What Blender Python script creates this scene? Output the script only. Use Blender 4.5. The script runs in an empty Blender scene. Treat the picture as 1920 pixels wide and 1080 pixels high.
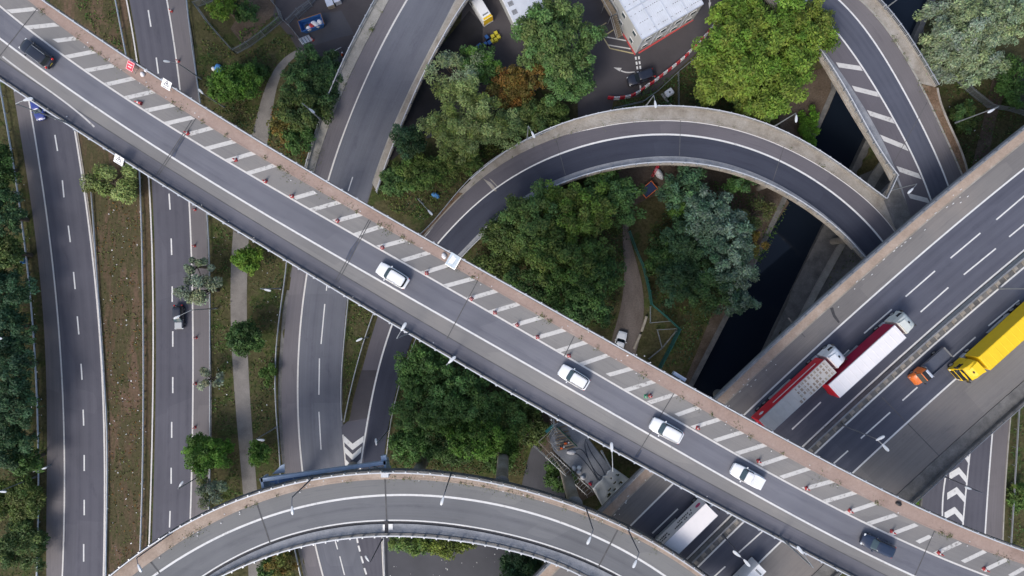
import bpy, bmesh, math, random
import numpy as np
from mathutils import Vector, Matrix

# ------------------------------------------------------------------ camera, sky, sun, exposure
S = bpy.context.scene
COL = S.collection
F, H = 1150.0, 110.0            # focal length in photo pixels (1920 wide), camera height in metres
cam_d = bpy.data.cameras.new("camera")
cam_d.sensor_width = 36.0
cam_d.lens = 36.0 * F / 1920.0
cam_d.clip_start = 0.5
cam_d.clip_end = 6000.0
cam = bpy.data.objects.new("camera", cam_d)
cam.location = (0, 0, H)
cam.rotation_euler = (0, 0, 0)
COL.objects.link(cam)
S.camera = cam

SUN_EL = math.radians(44)
SUN_AZ = math.atan2(-0.55, -0.83)       # where the sun stands: lower left of the picture
wd = bpy.data.worlds.new("World")
S.world = wd
wd.use_nodes = True
nt = wd.node_tree
bg = nt.nodes["Background"]
sky = nt.nodes.new("ShaderNodeTexSky")
sky.sky_type = 'NISHITA'
sky.sun_disc = False
sky.sun_elevation = SUN_EL
sky.sun_rotation = SUN_AZ
sky.air_density = 1.0
sky.dust_density = 3.5
sky.ozone_density = 1.0
nt.links.new(sky.outputs[0], bg.inputs[0])
bg.inputs[1].default_value = 0.15
sun_d = bpy.data.lights.new("sun", 'SUN')
sun_d.energy = 1.3
sun_d.angle = math.radians(18)
sun_d.color = (1.0, 0.97, 0.93)
sun = bpy.data.objects.new("sun", sun_d)
ce = math.cos(SUN_EL)
to_sun = Vector((math.sin(SUN_AZ) * ce, math.cos(SUN_AZ) * ce, math.sin(SUN_EL)))
sun.rotation_euler = to_sun.to_track_quat('Z', 'Y').to_euler()
sun.location = (0, 0, 90)
COL.objects.link(sun)
S.view_settings.view_transform = 'Standard'
S.view_settings.look = 'None'
S.view_settings.gamma = 1.0
S.view_settings.exposure = 0.52
S.view_settings.use_curve_mapping = False
S.cycles.max_bounces = 5
S.cycles.diffuse_bounces = 3
S.cycles.transparent_max_bounces = 6

# ------------------------------------------------------------------ helpers
rng = random.Random(7)
NR = np.random.default_rng(7)


def W(px, py, z=0.0):
    """world point that stands at height z under a photo pixel"""
    k = (H - z) / F
    return Vector(((px - 960) * k, (540 - py) * k, z))


def smooth(a, b, x):
    t = min(1.0, max(0.0, (x - a) / (b - a)))
    return t * t * (3 - 2 * t)


def link(ob, parent=None):
    COL.objects.link(ob)
    if parent is not None:
        ob.parent = parent
    return ob


def tag(ob, label=None, cat=None, group=None, kind=None):
    if label: ob["label"] = label
    if cat: ob["category"] = cat
    if group: ob["group"] = group
    if kind: ob["kind"] = kind
    return ob


def empty(name, loc=(0, 0, 0), rz=0.0, label=None, cat=None, group=None, kind=None):
    e = bpy.data.objects.new(name, None)
    e.location = loc
    e.rotation_euler = (0, 0, rz)
    e.empty_display_size = 0.3
    link(e)
    return tag(e, label, cat, group, kind)


def mesh_ob(name, verts, faces, mat, parent=None, smooth_it=False, uvs=None, mats=None, fm=None):
    me = bpy.data.meshes.new(name)
    me.from_pydata([tuple(v) for v in verts], [], faces)
    if mats:
        for m in mats: me.materials.append(m)
        if fm: me.polygons.foreach_set("material_index", fm)
    elif mat:
        me.materials.append(mat)
    if uvs is not None:
        ul = me.uv_layers.new(name="UVMap")
        for p in me.polygons:
            for li in p.loop_indices:
                ul.data[li].uv = uvs[me.loops[li].vertex_index]
    if smooth_it:
        me.polygons.foreach_set("use_smooth", [True] * len(me.polygons))
        try:
            me.set_sharp_from_angle(angle=math.radians(38))
        except Exception:
            pass
    me.update()
    return link(bpy.data.objects.new(name, me), parent)


class MB:
    """collects boxes, tubes and lofts into one mesh"""
    def __init__(s):
        s.v, s.f = [], []

    def box(s, c, size, rz=0.0, taper=1.0, rot=None):
        hx, hy, hz = size[0] / 2, size[1] / 2, size[2] / 2
        n = len(s.v)
        M = rot if rot is not None else Matrix.Rotation(rz, 3, 'Z')
        for z in (-1, 1):
            k = taper if z > 0 else 1.0
            for x, y in ((-1, -1), (1, -1), (1, 1), (-1, 1)):
                s.v.append(Vector(c) + M @ Vector((x * hx * k, y * hy * k, z * hz)))
        s.f += [[n + i for i in q] for q in ((3, 2, 1, 0), (4, 5, 6, 7), (0, 1, 5, 4), (1, 2, 6, 5), (2, 3, 7, 6), (3, 0, 4, 7))]
        return s

    def bbox(s, c, size, b=0.05, rz=0.0):
        """box with bevelled vertical and top edges"""
        hx, hy, hz = size[0] / 2, size[1] / 2, size[2] / 2
        rings = []
        for z, i in ((-hz, 0.0), (hz - b, 0.0), (hz, b)):
            x, y, e = hx - i, hy - i, b
            rings.append([(x - e, -y), (x, -y + e), (x, y - e), (x - e, y), (-x + e, y), (-x, y - e), (-x, -y + e), (-x + e, -y)])
            rings[-1] = [(p[0], p[1], z) for p in rings[-1]]
        M = Matrix.Rotation(rz, 3, 'Z')
        return s.loft([[Vector(c) + M @ Vector(p) for p in r] for r in rings])

    def loft(s, rings, caps=True):
        n, k = len(s.v), len(rings[0])
        for r in rings: s.v += [Vector(p) for p in r]
        for a in range(len(rings) - 1):
            for i in range(k):
                j = (i + 1) % k
                s.f.append([n + a * k + i, n + a * k + j, n + (a + 1) * k + j, n + (a + 1) * k + i])
        if caps:
            s.f.append([n + i for i in reversed(range(k))])
            s.f.append([n + (len(rings) - 1) * k + i for i in range(k)])
        return s

    def tube(s, a, b, r, r2=None, k=8):
        a, b = Vector(a), Vector(b)
        d = (b - a)
        q = d.to_track_quat('Z', 'Y')
        r2 = r if r2 is None else r2
        rings = []
        for p, rr in ((a, r), (b, r2)):
            rings.append([p + q @ Vector((rr * math.cos(2 * math.pi * i / k), rr * math.sin(2 * math.pi * i / k), 0)) for i in range(k)])
        return s.loft(rings)

    def path(s, pts, rad, k=7):
        rings = []
        for i, p in enumerate(pts):
            a = Vector(pts[max(0, i - 1)]); b = Vector(pts[min(len(pts) - 1, i + 1)])
            q = (b - a).to_track_quat('Z', 'Y')
            rr = rad[i] if isinstance(rad, (list, tuple)) else rad
            rings.append([Vector(p) + q @ Vector((rr * math.cos(2 * math.pi * j / k), rr * math.sin(2 * math.pi * j / k), 0)) for j in range(k)])
        return s.loft(rings)

    def poly(s, pts):
        n = len(s.v)
        s.v += [Vector(p) for p in pts]
        s.f.append([n + i for i in range(len(pts))])
        return s

    def build(s, name, mat, parent=None, smooth_it=False, label=None, kind=None):
        o = mesh_ob(name, s.v, s.f, mat, parent, smooth_it)
        return tag(o, label, None, None, kind)


def copy_tree(o, parent=None):
    c = o.copy()
    link(c)
    if parent is not None:
        c.parent = parent
    for ch in list(o.children):
        copy_tree(ch, c)
    return c


ORD = ("first second third fourth fifth sixth seventh eighth ninth tenth eleventh twelfth thirteenth fourteenth fifteenth sixteenth "
       "seventeenth eighteenth nineteenth twentieth twenty-first twenty-second twenty-third twenty-fourth twenty-fifth twenty-sixth "
       "twenty-seventh twenty-eighth twenty-ninth thirtieth").split()

# ------------------------------------------------------------------ materials
def lin(r, g, b):
    f = lambda c: (c / 255 / 12.92) if c / 255 <= 0.04045 else ((c / 255 + 0.055) / 1.055) ** 2.4
    return (f(r), f(g), f(b))


def newmat(name):
    m = bpy.data.materials.new(name)
    m.use_nodes = True
    return m, m.node_tree, m.node_tree.nodes["Principled BSDF"]


def noise(nt, scale, detail=4, rough=0.6, vec=None):
    n = nt.nodes.new("ShaderNodeTexNoise")
    n.inputs["Scale"].default_value = scale
    n.inputs["Detail"].default_value = detail
    n.inputs["Roughness"].default_value = rough
    if vec is not None: nt.links.new(vec, n.inputs["Vector"])
    return n


def ramp(nt, fac, stops):
    r = nt.nodes.new("ShaderNodeValToRGB")
    el = r.color_ramp.elements
    while len(el) < len(stops): el.new(0.5)
    for e, (p, c) in zip(el, stops):
        e.position = p
        e.color = (c[0], c[1], c[2], 1)
    nt.links.new(fac, r.inputs[0])
    return r


def mix(nt, a, b, fac, mode='MIX'):
    m = nt.nodes.new("ShaderNodeMix")
    m.data_type = 'RGBA'
    m.blend_type = mode
    for s, v in ((m.inputs[6], a), (m.inputs[7], b), (m.inputs[0], fac)):
        if hasattr(v, "is_linked"): nt.links.new(v, s)
        elif isinstance(v, (tuple, list)): s.default_value = (*v[:3], 1)
        else: s.default_value = v
    return m.outputs[2]


def geo_vec(nt):
    g = nt.nodes.new("ShaderNodeNewGeometry")
    return g.outputs["Position"]


def obj_vec(nt):
    return nt.nodes.new("ShaderNodeTexCoord").outputs["Object"]


def scaled(c, k):
    return tuple(min(1.0, x * k) for x in c)


def plain(name, c, rough=0.6, metal=0.0, var=0.12, scale=3.0, coat=0.0, bump=0.0, local=False):
    """a surface with slight dirt and tone variation"""
    m, nt, b = newmat(name)
    v = obj_vec(nt) if local else geo_vec(nt)
    n1 = noise(nt, scale, 5, 0.65, v)
    r = ramp(nt, n1.outputs[0], [(0.28, scaled(c, 1 - var)), (0.72, scaled(c, 1 + var))])
    nt.links.new(r.outputs[0], b.inputs["Base Color"])
    b.inputs["Roughness"].default_value = rough
    b.inputs["Metallic"].default_value = metal
    if coat:
        b.inputs["Coat Weight"].default_value = coat
        b.inputs["Coat Roughness"].default_value = 0.06
    if bump:
        n2 = noise(nt, scale * 9, 3, 0.6, v)
        bp = nt.nodes.new("ShaderNodeBump")
        bp.inputs["Strength"].default_value = bump
        bp.inputs["Distance"].default_value = 0.02
        nt.links.new(n2.outputs[0], bp.inputs["Height"])
        nt.links.new(bp.outputs[0], b.inputs["Normal"])
    return m


def asphalt(name, c, warm=None, tracks=None, tdark=0.72, var=0.10, cracks=0.0, streak=0.06):
    """tarmac: patches, fine stone speckle, streaks along the road, tyre-polished wheel tracks (UV: x across 0..1, y metres along)"""
    m, nt, b = newmat(name)
    v = geo_vec(nt)
    uv = nt.nodes.new("ShaderNodeTexCoord").outputs["UV"]
    big = noise(nt, 0.10, 5, 0.6, v)
    col = ramp(nt, big.outputs[0], [(0.30, scaled(c, 1 - var)), (0.5, c), (0.70, scaled(warm or c, 1 + var))]).outputs[0]
    sp = noise(nt, 14.0, 3, 0.75, v)
    spr = ramp(nt, sp.outputs[0], [(0.25, (0.80,) * 3), (0.75, (1.20,) * 3)]).outputs[0]
    col = mix(nt, col, spr, 1.0, 'MULTIPLY')
    mp = nt.nodes.new("ShaderNodeMapping")
    mp.inputs["Scale"].default_value = (26.0, 0.035, 1.0)
    nt.links.new(uv, mp.inputs[0])
    st = noise(nt, 1.0, 4, 0.6, mp.outputs[0])
    sr = ramp(nt, st.outputs[0], [(0.3, (1 - streak,) * 3), (0.7, (1 + streak,) * 3)]).outputs[0]
    col = mix(nt, col, sr, 1.0, 'MULTIPLY')
    # resurfaced lengths and drips of oil
    mp2 = nt.nodes.new("ShaderNodeMapping"); mp2.inputs["Scale"].default_value = (0.9, 0.055, 1.0)
    nt.links.new(uv, mp2.inputs[0])
    vp = nt.nodes.new("ShaderNodeTexVoronoi"); vp.distance = 'CHEBYCHEV'; vp.inputs["Scale"].default_value = 1.0
    nt.links.new(mp2.outputs[0], vp.inputs["Vector"])
    bw = nt.nodes.new("ShaderNodeRGBToBW"); nt.links.new(vp.outputs["Color"], bw.inputs[0])
    col = mix(nt, col, ramp(nt, bw.outputs[0], [(0.2, (0.90, 0.90, 0.91)), (0.8, (1.08, 1.075, 1.06))]).outputs[0], 1.0, 'MULTIPLY')
    mp3 = nt.nodes.new("ShaderNodeMapping"); mp3.inputs["Scale"].default_value = (4.0, 0.16, 1.0)
    nt.links.new(uv, mp3.inputs[0])
    so = noise(nt, 1.0, 7, 0.72, mp3.outputs[0])
    col = mix(nt, col, ramp(nt, so.outputs[0], [(0.30, (0.80, 0.80, 0.83)), (0.44, (1, 1, 1)), (0.62, (1, 1, 1)), (0.74, (1.10, 1.09, 1.07))]).outputs[0], 1.0, 'MULTIPLY')
    if tracks:
        sep = nt.nodes.new("ShaderNodeSeparateXYZ")
        nt.links.new(uv, sep.inputs[0])
        stops = [(0.0, (1, 1, 1))]
        for t, w in tracks:
            stops += [(t - w, (1.0,) * 3), (t, (tdark, tdark, tdark * 1.03)), (t + w, (1.0,) * 3)]
        stops.append((1.0, (1, 1, 1)))
        tr = ramp(nt, sep.outputs[0], stops).outputs[0]
        br = noise(nt, 0.25, 4, 0.6, v)
        brr = nt.nodes.new("ShaderNodeMapRange")
        brr.inputs["From Min"].default_value = 0.3
        brr.inputs["From Max"].default_value = 0.6
        nt.links.new(br.outputs[0], brr.inputs["Value"])
        col2 = mix(nt, col, tr, 1.0, 'MULTIPLY')
        col = mix(nt, col, col2, brr.outputs[0])
    if cracks:
        vo = nt.nodes.new("ShaderNodeTexVoronoi")
        vo.feature = 'DISTANCE_TO_EDGE'
        vo.inputs["Scale"].default_value = 0.22
        wv = noise(nt, 0.6, 4, 0.7, v)
        wm = mix(nt, v, wv.outputs["Color"], 0.02)
        nt.links.new(wm, vo.inputs["Vector"])
        cr = ramp(nt, vo.outputs["Distance"], [(0.0, (1 - cracks,) * 3), (0.012, (1, 1, 1))]).outputs[0]
        col = mix(nt, col, cr, 1.0, 'MULTIPLY')
    nt.links.new(col, b.inputs["Base Color"])
    b.inputs["Roughness"].default_value = 0.85
    b.inputs["Specular IOR Level"].default_value = 0.3
    bp = nt.nodes.new("ShaderNodeBump")
    bp.inputs["Strength"].default_value = 0.25
    bp.inputs["Distance"].default_value = 0.01
    nt.links.new(sp.outputs[0], bp.inputs["Height"])
    nt.links.new(bp.outputs[0], b.inputs["Normal"])
    return m


def worn_paint(name, c, under, wear=0.42):
    m, nt, b = newmat(name)
    v = geo_vec(nt)
    n1 = noise(nt, 2.2, 6, 0.75, v)
    n2 = noise(nt, 0.3, 3, 0.5, v)
    add = nt.nodes.new("ShaderNodeMath"); add.operation = 'ADD'
    ml = nt.nodes.new("ShaderNodeMath"); ml.operation = 'MULTIPLY'; ml.inputs[1].default_value = 0.35
    nt.links.new(n2.outputs[0], ml.inputs[0])
    nt.links.new(n1.outputs[0], add.inputs[0]); nt.links.new(ml.outputs[0], add.inputs[1])
    r = ramp(nt, add.outputs[0], [(wear - 0.03, under), (wear + 0.03, scaled(c, 0.85)), (wear + 0.3, c)])
    nt.links.new(r.outputs[0], b.inputs["Base Color"])
    b.inputs["Roughness"].default_value = 0.7
    return m


def patchy(name, cols, scale=0.35, fine=3.0, rough=0.95, bump=0.5, speck=None, fc=0.45, stretch=None):
    """earth and turf: broad patches of several tones broken by fine grain"""
    m, nt, b = newmat(name)
    v = geo_vec(nt)
    vs = v
    if stretch:
        mpg = nt.nodes.new("ShaderNodeMapping"); mpg.inputs["Scale"].default_value = stretch
        nt.links.new(v, mpg.inputs[0]); vs = mpg.outputs[0]
    n1 = noise(nt, scale, 8, 0.68, vs)
    n = len(cols)
    r = ramp(nt, n1.outputs[0], [(0.30 + 0.40 * i / (n - 1), c) for i, c in enumerate(cols)])
    n2 = noise(nt, fine, 5, 0.75, v)
    fr = ramp(nt, n2.outputs[0], [(0.25, (1 - fc,) * 3), (0.75, (1 + fc,) * 3)])
    col = mix(nt, r.outputs[0], fr.outputs[0], 1.0, 'MULTIPLY')
    if speck:
        n3 = noise(nt, 5.5, 2, 0.5, v)
        s = ramp(nt, n3.outputs[0], [(0.74, (0, 0, 0)), (0.80, (1, 1, 1))])
        col = mix(nt, col, speck, s.outputs[0])
    nt.links.new(col, b.inputs["Base Color"])
    b.inputs["Roughness"].default_value = rough
    b.inputs["Specular IOR Level"].default_value = 0.15
    bp = nt.nodes.new("ShaderNodeBump")
    bp.inputs["Strength"].default_value = bump
    bp.inputs["Distance"].default_value = 0.12
    nt.links.new(n2.outputs[0], bp.inputs["Height"])
    nt.links.new(bp.outputs[0], b.inputs["Normal"])
    return m


M = {}
M['t_lane'] = asphalt('tarmac_flyover_lane', (0.150, 0.154, 0.178), tracks=[(0.26, 0.13), (0.74, 0.13)], tdark=0.86)
M['t_side'] = asphalt('tarmac_flyover_shoulder', (0.205, 0.200, 0.196), warm=(0.215, 0.205, 0.195))
M['t_gutter'] = asphalt('tarmac_gutter', (0.13, 0.13, 0.15), var=0.18, streak=0.1)
M['m_lane'] = asphalt('tarmac_motorway_lane', (0.086, 0.091, 0.118), tracks=[(0.10, 0.06), (0.25, 0.06), (0.42, 0.06), (0.58, 0.06), (0.75, 0.06), (0.90, 0.06)], tdark=0.84)
M['m_lane2'] = asphalt('tarmac_motorway_lane_south', (0.083, 0.090, 0.118), tracks=[(0.14, 0.09), (0.36, 0.09), (0.64, 0.09), (0.86, 0.09)], tdark=0.84)
M['m_side'] = asphalt('tarmac_hard_shoulder', (0.170, 0.163, 0.160), warm=(0.185, 0.170, 0.160), streak=0.08)
M['r_lane'] = asphalt('tarmac_curve_lane', (0.150, 0.155, 0.165), tracks=[(0.45, 0.12)], tdark=0.8)
M['r_side'] = asphalt('tarmac_curve_shoulder', (0.178, 0.180, 0.180))
M['a_road'] = asphalt('tarmac_main_road', (0.092, 0.092, 0.112), tracks=[(0.14, 0.08), (0.37, 0.08), (0.63, 0.08), (0.86, 0.08)], tdark=0.84)
M['a_side'] = asphalt('tarmac_main_shoulder', (0.142, 0.132, 0.138), streak=0.09)
M['c_road'] = asphalt('tarmac_slip_lane', (0.126, 0.133, 0.157), tracks=[(0.3, 0.12), (0.7, 0.12)], tdark=0.84)
M['c_side'] = asphalt('tarmac_slip_shoulder', (0.146, 0.138, 0.150), streak=0.08)
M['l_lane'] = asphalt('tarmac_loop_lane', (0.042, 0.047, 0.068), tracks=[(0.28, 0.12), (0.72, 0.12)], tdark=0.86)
M['l_side'] = asphalt('tarmac_loop_shoulder', (0.115, 0.108, 0.122))
M['yard'] = asphalt('tarmac_yard', (0.068, 0.063, 0.068), var=0.25)
M['shade_tarmac'] = asphalt('tarmac_painted_shade', (0.022, 0.022, 0.026), var=0.5)  # near-black tone standing in for the deep shade beside the slip road
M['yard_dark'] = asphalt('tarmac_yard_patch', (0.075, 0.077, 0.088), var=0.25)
M['paint'] = worn_paint('road_paint_white', (0.66, 0.66, 0.65), (0.22, 0.22, 0.22), 0.49)
M['paint_worn'] = worn_paint('road_paint_worn', (0.56, 0.55, 0.53), (0.25, 0.24, 0.23), 0.56)
M['paint_warm'] = worn_paint('road_paint_edge', (0.60, 0.585, 0.56), (0.22, 0.20, 0.19), 0.48)
M['paint_yellow'] = worn_paint('yard_paint_buff', (0.42, 0.36, 0.20), (0.12, 0.11, 0.10), 0.50)
M['paint_red'] = worn_paint('yard_paint_red', (0.45, 0.06, 0.06), (0.12, 0.10, 0.10), 0.45)
M['brown_walk'] = patchy('brown_walkway', [(0.25, 0.185, 0.155), (0.31, 0.232, 0.198), (0.325, 0.247, 0.212), (0.38, 0.31, 0.27)], 0.30, 4.0, 0.9, 0.1, fc=0.16)
M['buff_walk'] = patchy('buff_walkway', [(0.26, 0.205, 0.165), (0.34, 0.27, 0.22), (0.42, 0.345, 0.29)], 0.35, 4.0, 0.9, 0.1, fc=0.22)
M['concrete'] = patchy('concrete', [(0.20, 0.195, 0.18), (0.30, 0.29, 0.265), (0.37, 0.355, 0.33)], 0.5, 6.0, 0.9, 0.15, fc=0.22)
M['concrete_dark'] = patchy('concrete_weathered', [(0.085, 0.085, 0.085), (0.14, 0.138, 0.135), (0.20, 0.195, 0.19)], 0.5, 5.0, 0.9, 0.2, fc=0.22)
M['concrete_blue'] = patchy('concrete_grey', [(0.17, 0.18, 0.20), (0.235, 0.245, 0.265), (0.30, 0.31, 0.33)], 0.4, 6.0, 0.9, 0.12, fc=0.22)
M['concrete_warm'] = patchy('concrete_stained', [(0.19, 0.165, 0.135), (0.285, 0.26, 0.225), (0.36, 0.34, 0.31)], 0.35, 5.0, 0.9, 0.2, fc=0.22)
M['path'] = patchy('path_surface', [(0.13, 0.122, 0.112), (0.19, 0.178, 0.165), (0.235, 0.22, 0.205)], 0.3, 6.0, 0.95, 0.2, fc=0.22)
M['steel'] = plain('galvanised_steel', (0.46, 0.48, 0.50), 0.45, 0.55, 0.15, 1.5)
M['rail_white'] = plain('rail_painted_pale', (0.50, 0.52, 0.55), 0.5, 0.1, 0.12, 1.2)
M['steel_dull'] = plain('dull_steel', (0.25, 0.26, 0.27), 0.6, 0.4, 0.2, 1.5)
M['lamp_head'] = plain('lantern_casing', (0.54, 0.57, 0.60), 0.4, 0.0, 0.05)
M['pole'] = plain('lamp_column_grey', (0.24, 0.26, 0.28), 0.5, 0.4, 0.12)
M['pole_dark'] = plain('lamp_column_dark', (0.10, 0.11, 0.14), 0.5, 0.3, 0.12)
M['dark'] = plain('dark_joint', (0.045, 0.045, 0.05), 0.9, 0, 0.3)
M['joint'] = plain('expansion_joint_rubber', (0.085, 0.085, 0.088), 0.9, 0, 0.35, 1.2)
M['moss'] = patchy('moss_weeds', [(0.05, 0.05, 0.02), (0.09, 0.085, 0.03), (0.12, 0.12, 0.05)], 1.2, 6.0)
M['grass'] = patchy('rough_turf', [(0.030, 0.036, 0.014), (0.052, 0.052, 0.022), (0.075, 0.068, 0.034), (0.044, 0.062, 0.018), (0.105, 0.088, 0.048)], 0.26, 2.2, fc=0.6)
M['median'] = patchy('dry_median_turf', [(0.046, 0.046, 0.022), (0.100, 0.070, 0.045), (0.062, 0.060, 0.028), (0.130, 0.086, 0.060), (0.078, 0.068, 0.034)], 0.30, 2.2, speck=(0.16, 0.14, 0.10), stretch=(1.0, 0.22, 1.0))
M['dirt'] = patchy('bare_earth', [(0.065, 0.048, 0.036), (0.10, 0.078, 0.06), (0.13, 0.105, 0.085)], 0.3, 3.5)
M['dryverge'] = patchy('leafy_verge', [(0.09, 0.06, 0.035), (0.16, 0.105, 0.07), (0.20, 0.15, 0.105)], 0.8, 5.0, speck=(0.40, 0.37, 0.32))
M['black_rubber'] = plain('tyre_rubber', (0.012, 0.012, 0.013), 0.85)
M['rim'] = plain('wheel_rim', (0.38, 0.39, 0.40), 0.35, 0.7)
M['glass'] = plain('vehicle_glass', (0.016, 0.022, 0.028), 0.06, 0.0, 0.05)
M['glass_pale'] = plain('windscreen_glass', (0.055, 0.085, 0.10), 0.06, 0.0, 0.05)
M['trim'] = plain('black_trim', (0.02, 0.02, 0.022), 0.5)
M['lamp_red'] = plain('tail_lamp_red', (0.55, 0.02, 0.015), 0.2)
M['lamp_clear'] = plain('head_lamp_clear', (0.65, 0.68, 0.70), 0.12)
M['plate_y'] = plain('number_plate_yellow', (0.55, 0.42, 0.05), 0.5)
M['plate_w'] = plain('number_plate_white', (0.6, 0.6, 0.58), 0.5)
M['white_gloss'] = plain('white_car_paint', (0.78, 0.79, 0.80), 0.35, 0.0, 0.03, coat=0.6)
M['black_gloss'] = plain('black_car_paint', (0.012, 0.014, 0.024), 0.3, 0.0, 0.1, coat=0.7)
M['navy_gloss'] = plain('navy_car_paint', (0.014, 0.025, 0.055), 0.3, 0.0, 0.1, coat=0.7)
M['blue_gloss'] = plain('blue_car_paint', (0.03, 0.05, 0.24), 0.3, 0.0, 0.08, coat=0.7)
M['silver_gloss'] = plain('silver_car_paint', (0.42, 0.43, 0.43), 0.35, 0.5, 0.05, coat=0.5)
M['red_paint'] = plain('red_lorry_paint', (0.62, 0.012, 0.028), 0.45, 0, 0.06, 1.0)
M['yellow_paint'] = plain('yellow_lorry_paint', (0.78, 0.52, 0.012), 0.45, 0, 0.05, 1.0)
M['yellow_roof'] = plain('yellow_tarpaulin', (0.80, 0.55, 0.015), 0.6, 0, 0.06, 0.8)
M['white_tarp'] = plain('white_tarpaulin', (0.74, 0.72, 0.73), 0.65, 0, 0.05, 0.6)
M['grey_tarp'] = plain('grey_tarpaulin', (0.45, 0.43, 0.41), 0.65, 0, 0.10, 0.9)
M['crate_brown'] = plain('load_pattern_brown', (0.25, 0.20, 0.16), 0.8, 0, 0.25, 2.0)
M['orange_paint'] = plain('orange_cab_paint', (0.70, 0.17, 0.03), 0.4, 0, 0.06, coat=0.4)
M['cream_cab'] = plain('cream_cab_paint', (0.68, 0.70, 0.64), 0.4, 0, 0.05, coat=0.5)
M['cone_red'] = plain('cone_red', (0.46, 0.06, 0.06), 0.6, 0, 0.15, local=True)
M['cone_white'] = plain('cone_sleeve', (0.72, 0.70, 0.68), 0.5, 0, 0.1)
M['cone_green'] = plain('cone_green', (0.03, 0.25, 0.12), 0.6)
M['cone_base'] = plain('cone_base', (0.22, 0.03, 0.035), 0.8)
M['sign_red'] = plain('sign_red', (0.55, 0.02, 0.05), 0.5)
M['sign_white'] = plain('sign_white', (0.74, 0.75, 0.76), 0.45)
M['sign_black'] = plain('sign_black', (0.02, 0.02, 0.03), 0.5)
M['gantry_blue'] = plain('gantry_blue_grey', (0.33, 0.42, 0.54), 0.5, 0.2, 0.15, 0.8)
M['gantry_deep'] = plain('gantry_walkway_blue', (0.14, 0.26, 0.52), 0.5, 0.1, 0.15, 0.8)
M['skip_blue'] = plain('skip_blue', (0.03, 0.12, 0.34), 0.55, 0.1, 0.2)
M['rust'] = plain('rusty_edge', (0.22, 0.12, 0.06), 0.8, 0.1, 0.3)
M['bag_white'] = plain('bag_white', (0.66, 0.66, 0.68), 0.7, 0, 0.15)
M['bag_red'] = plain('bag_red', (0.45, 0.04, 0.04), 0.7)
M['sheet_blue'] = plain('blue_sheet', (0.08, 0.26, 0.55), 0.6)
M['crate_yellow'] = plain('yellow_crate', (0.60, 0.52, 0.04), 0.6)
M['crate_blue'] = plain('dark_blue_crate', (0.02, 0.035, 0.10), 0.6)
M['fence_grey'] = plain('fence_grey_steel', (0.26, 0.29, 0.32), 0.5, 0.4, 0.15)
M['fence_green'] = plain('fence_green', (0.02, 0.16, 0.15), 0.55, 0.1, 0.15)
M['cabin_wall'] = plain('cabin_wall', (0.42, 0.43, 0.42), 0.7, 0, 0.08, 0.5)
M['cabin_roof'] = plain('cabin_roof_sheet', (0.60, 0.63, 0.68), 0.5, 0.1, 0.10, 0.5)
M['cabin_trim'] = plain('cabin_trim', (0.50, 0.54, 0.62), 0.5, 0.2, 0.1)
M['timber'] = plain('timber_boards', (0.20, 0.16, 0.11), 0.85, 0, 0.3, 2.0)
M['timber_pale'] = plain('timber_pale', (0.30, 0.27, 0.22), 0.85, 0, 0.25, 2.0)
M['white_sheet'] = plain('white_sheeting', (0.74, 0.77, 0.78), 0.7, 0, 0.12, 0.7, bump=0.4)
M['hose'] = plain('hose_dark', (0.03, 0.04, 0.06), 0.6)
M['bark'] = plain('bark', (0.075, 0.06, 0.045), 0.95, 0, 0.3, 4.0, bump=0.6)
M['hivis'] = plain('hi_vis_orange', (0.75, 0.12, 0.02), 0.7)
M['litter'] = plain('litter_pale', (0.62, 0.62, 0.62), 0.8, 0, 0.3, 0.5)


def water_mat():
    m, nt, b = newmat('canal_water')
    b.inputs["Base Color"].default_value = (0.009, 0.014, 0.024, 1)
    b.inputs["Roughness"].default_value = 0.03
    b.inputs["IOR"].default_value = 1.33
    v = geo_vec(nt)
    n = noise(nt, 0.8, 3, 0.5, v)
    bp = nt.nodes.new("ShaderNodeBump")
    bp.inputs["Strength"].default_value = 0.03
    bp.inputs["Distance"].default_value = 0.05
    nt.links.new(n.outputs[0], bp.inputs["Height"])
    nt.links.new(bp.outputs[0], b.inputs["Normal"])
    return m


M['water'] = water_mat()


def leaf_mat(name):
    m, nt, b = newmat(name)
    a = nt.nodes.new("ShaderNodeAttribute")
    a.attribute_name = "tint"
    nt.links.new(a.outputs["Color"], b.inputs["Base Color"])
    b.inputs["Roughness"].default_value = 0.6
    b.inputs["Specular IOR Level"].default_value = 0.25
    tr = nt.nodes.new("ShaderNodeBsdfTranslucent")
    nt.links.new(a.outputs["Color"], tr.inputs["Color"])
    ms = nt.nodes.new("ShaderNodeMixShader")
    ms.inputs[0].default_value = 0.25
    out = nt.nodes["Material Output"]
    nt.links.new(b.outputs[0], ms.inputs[1])
    nt.links.new(tr.outputs[0], ms.inputs[2])
    nt.links.new(ms.outputs[0], out.inputs[0])
    return m


M['leaf'] = leaf_mat('foliage')


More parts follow.
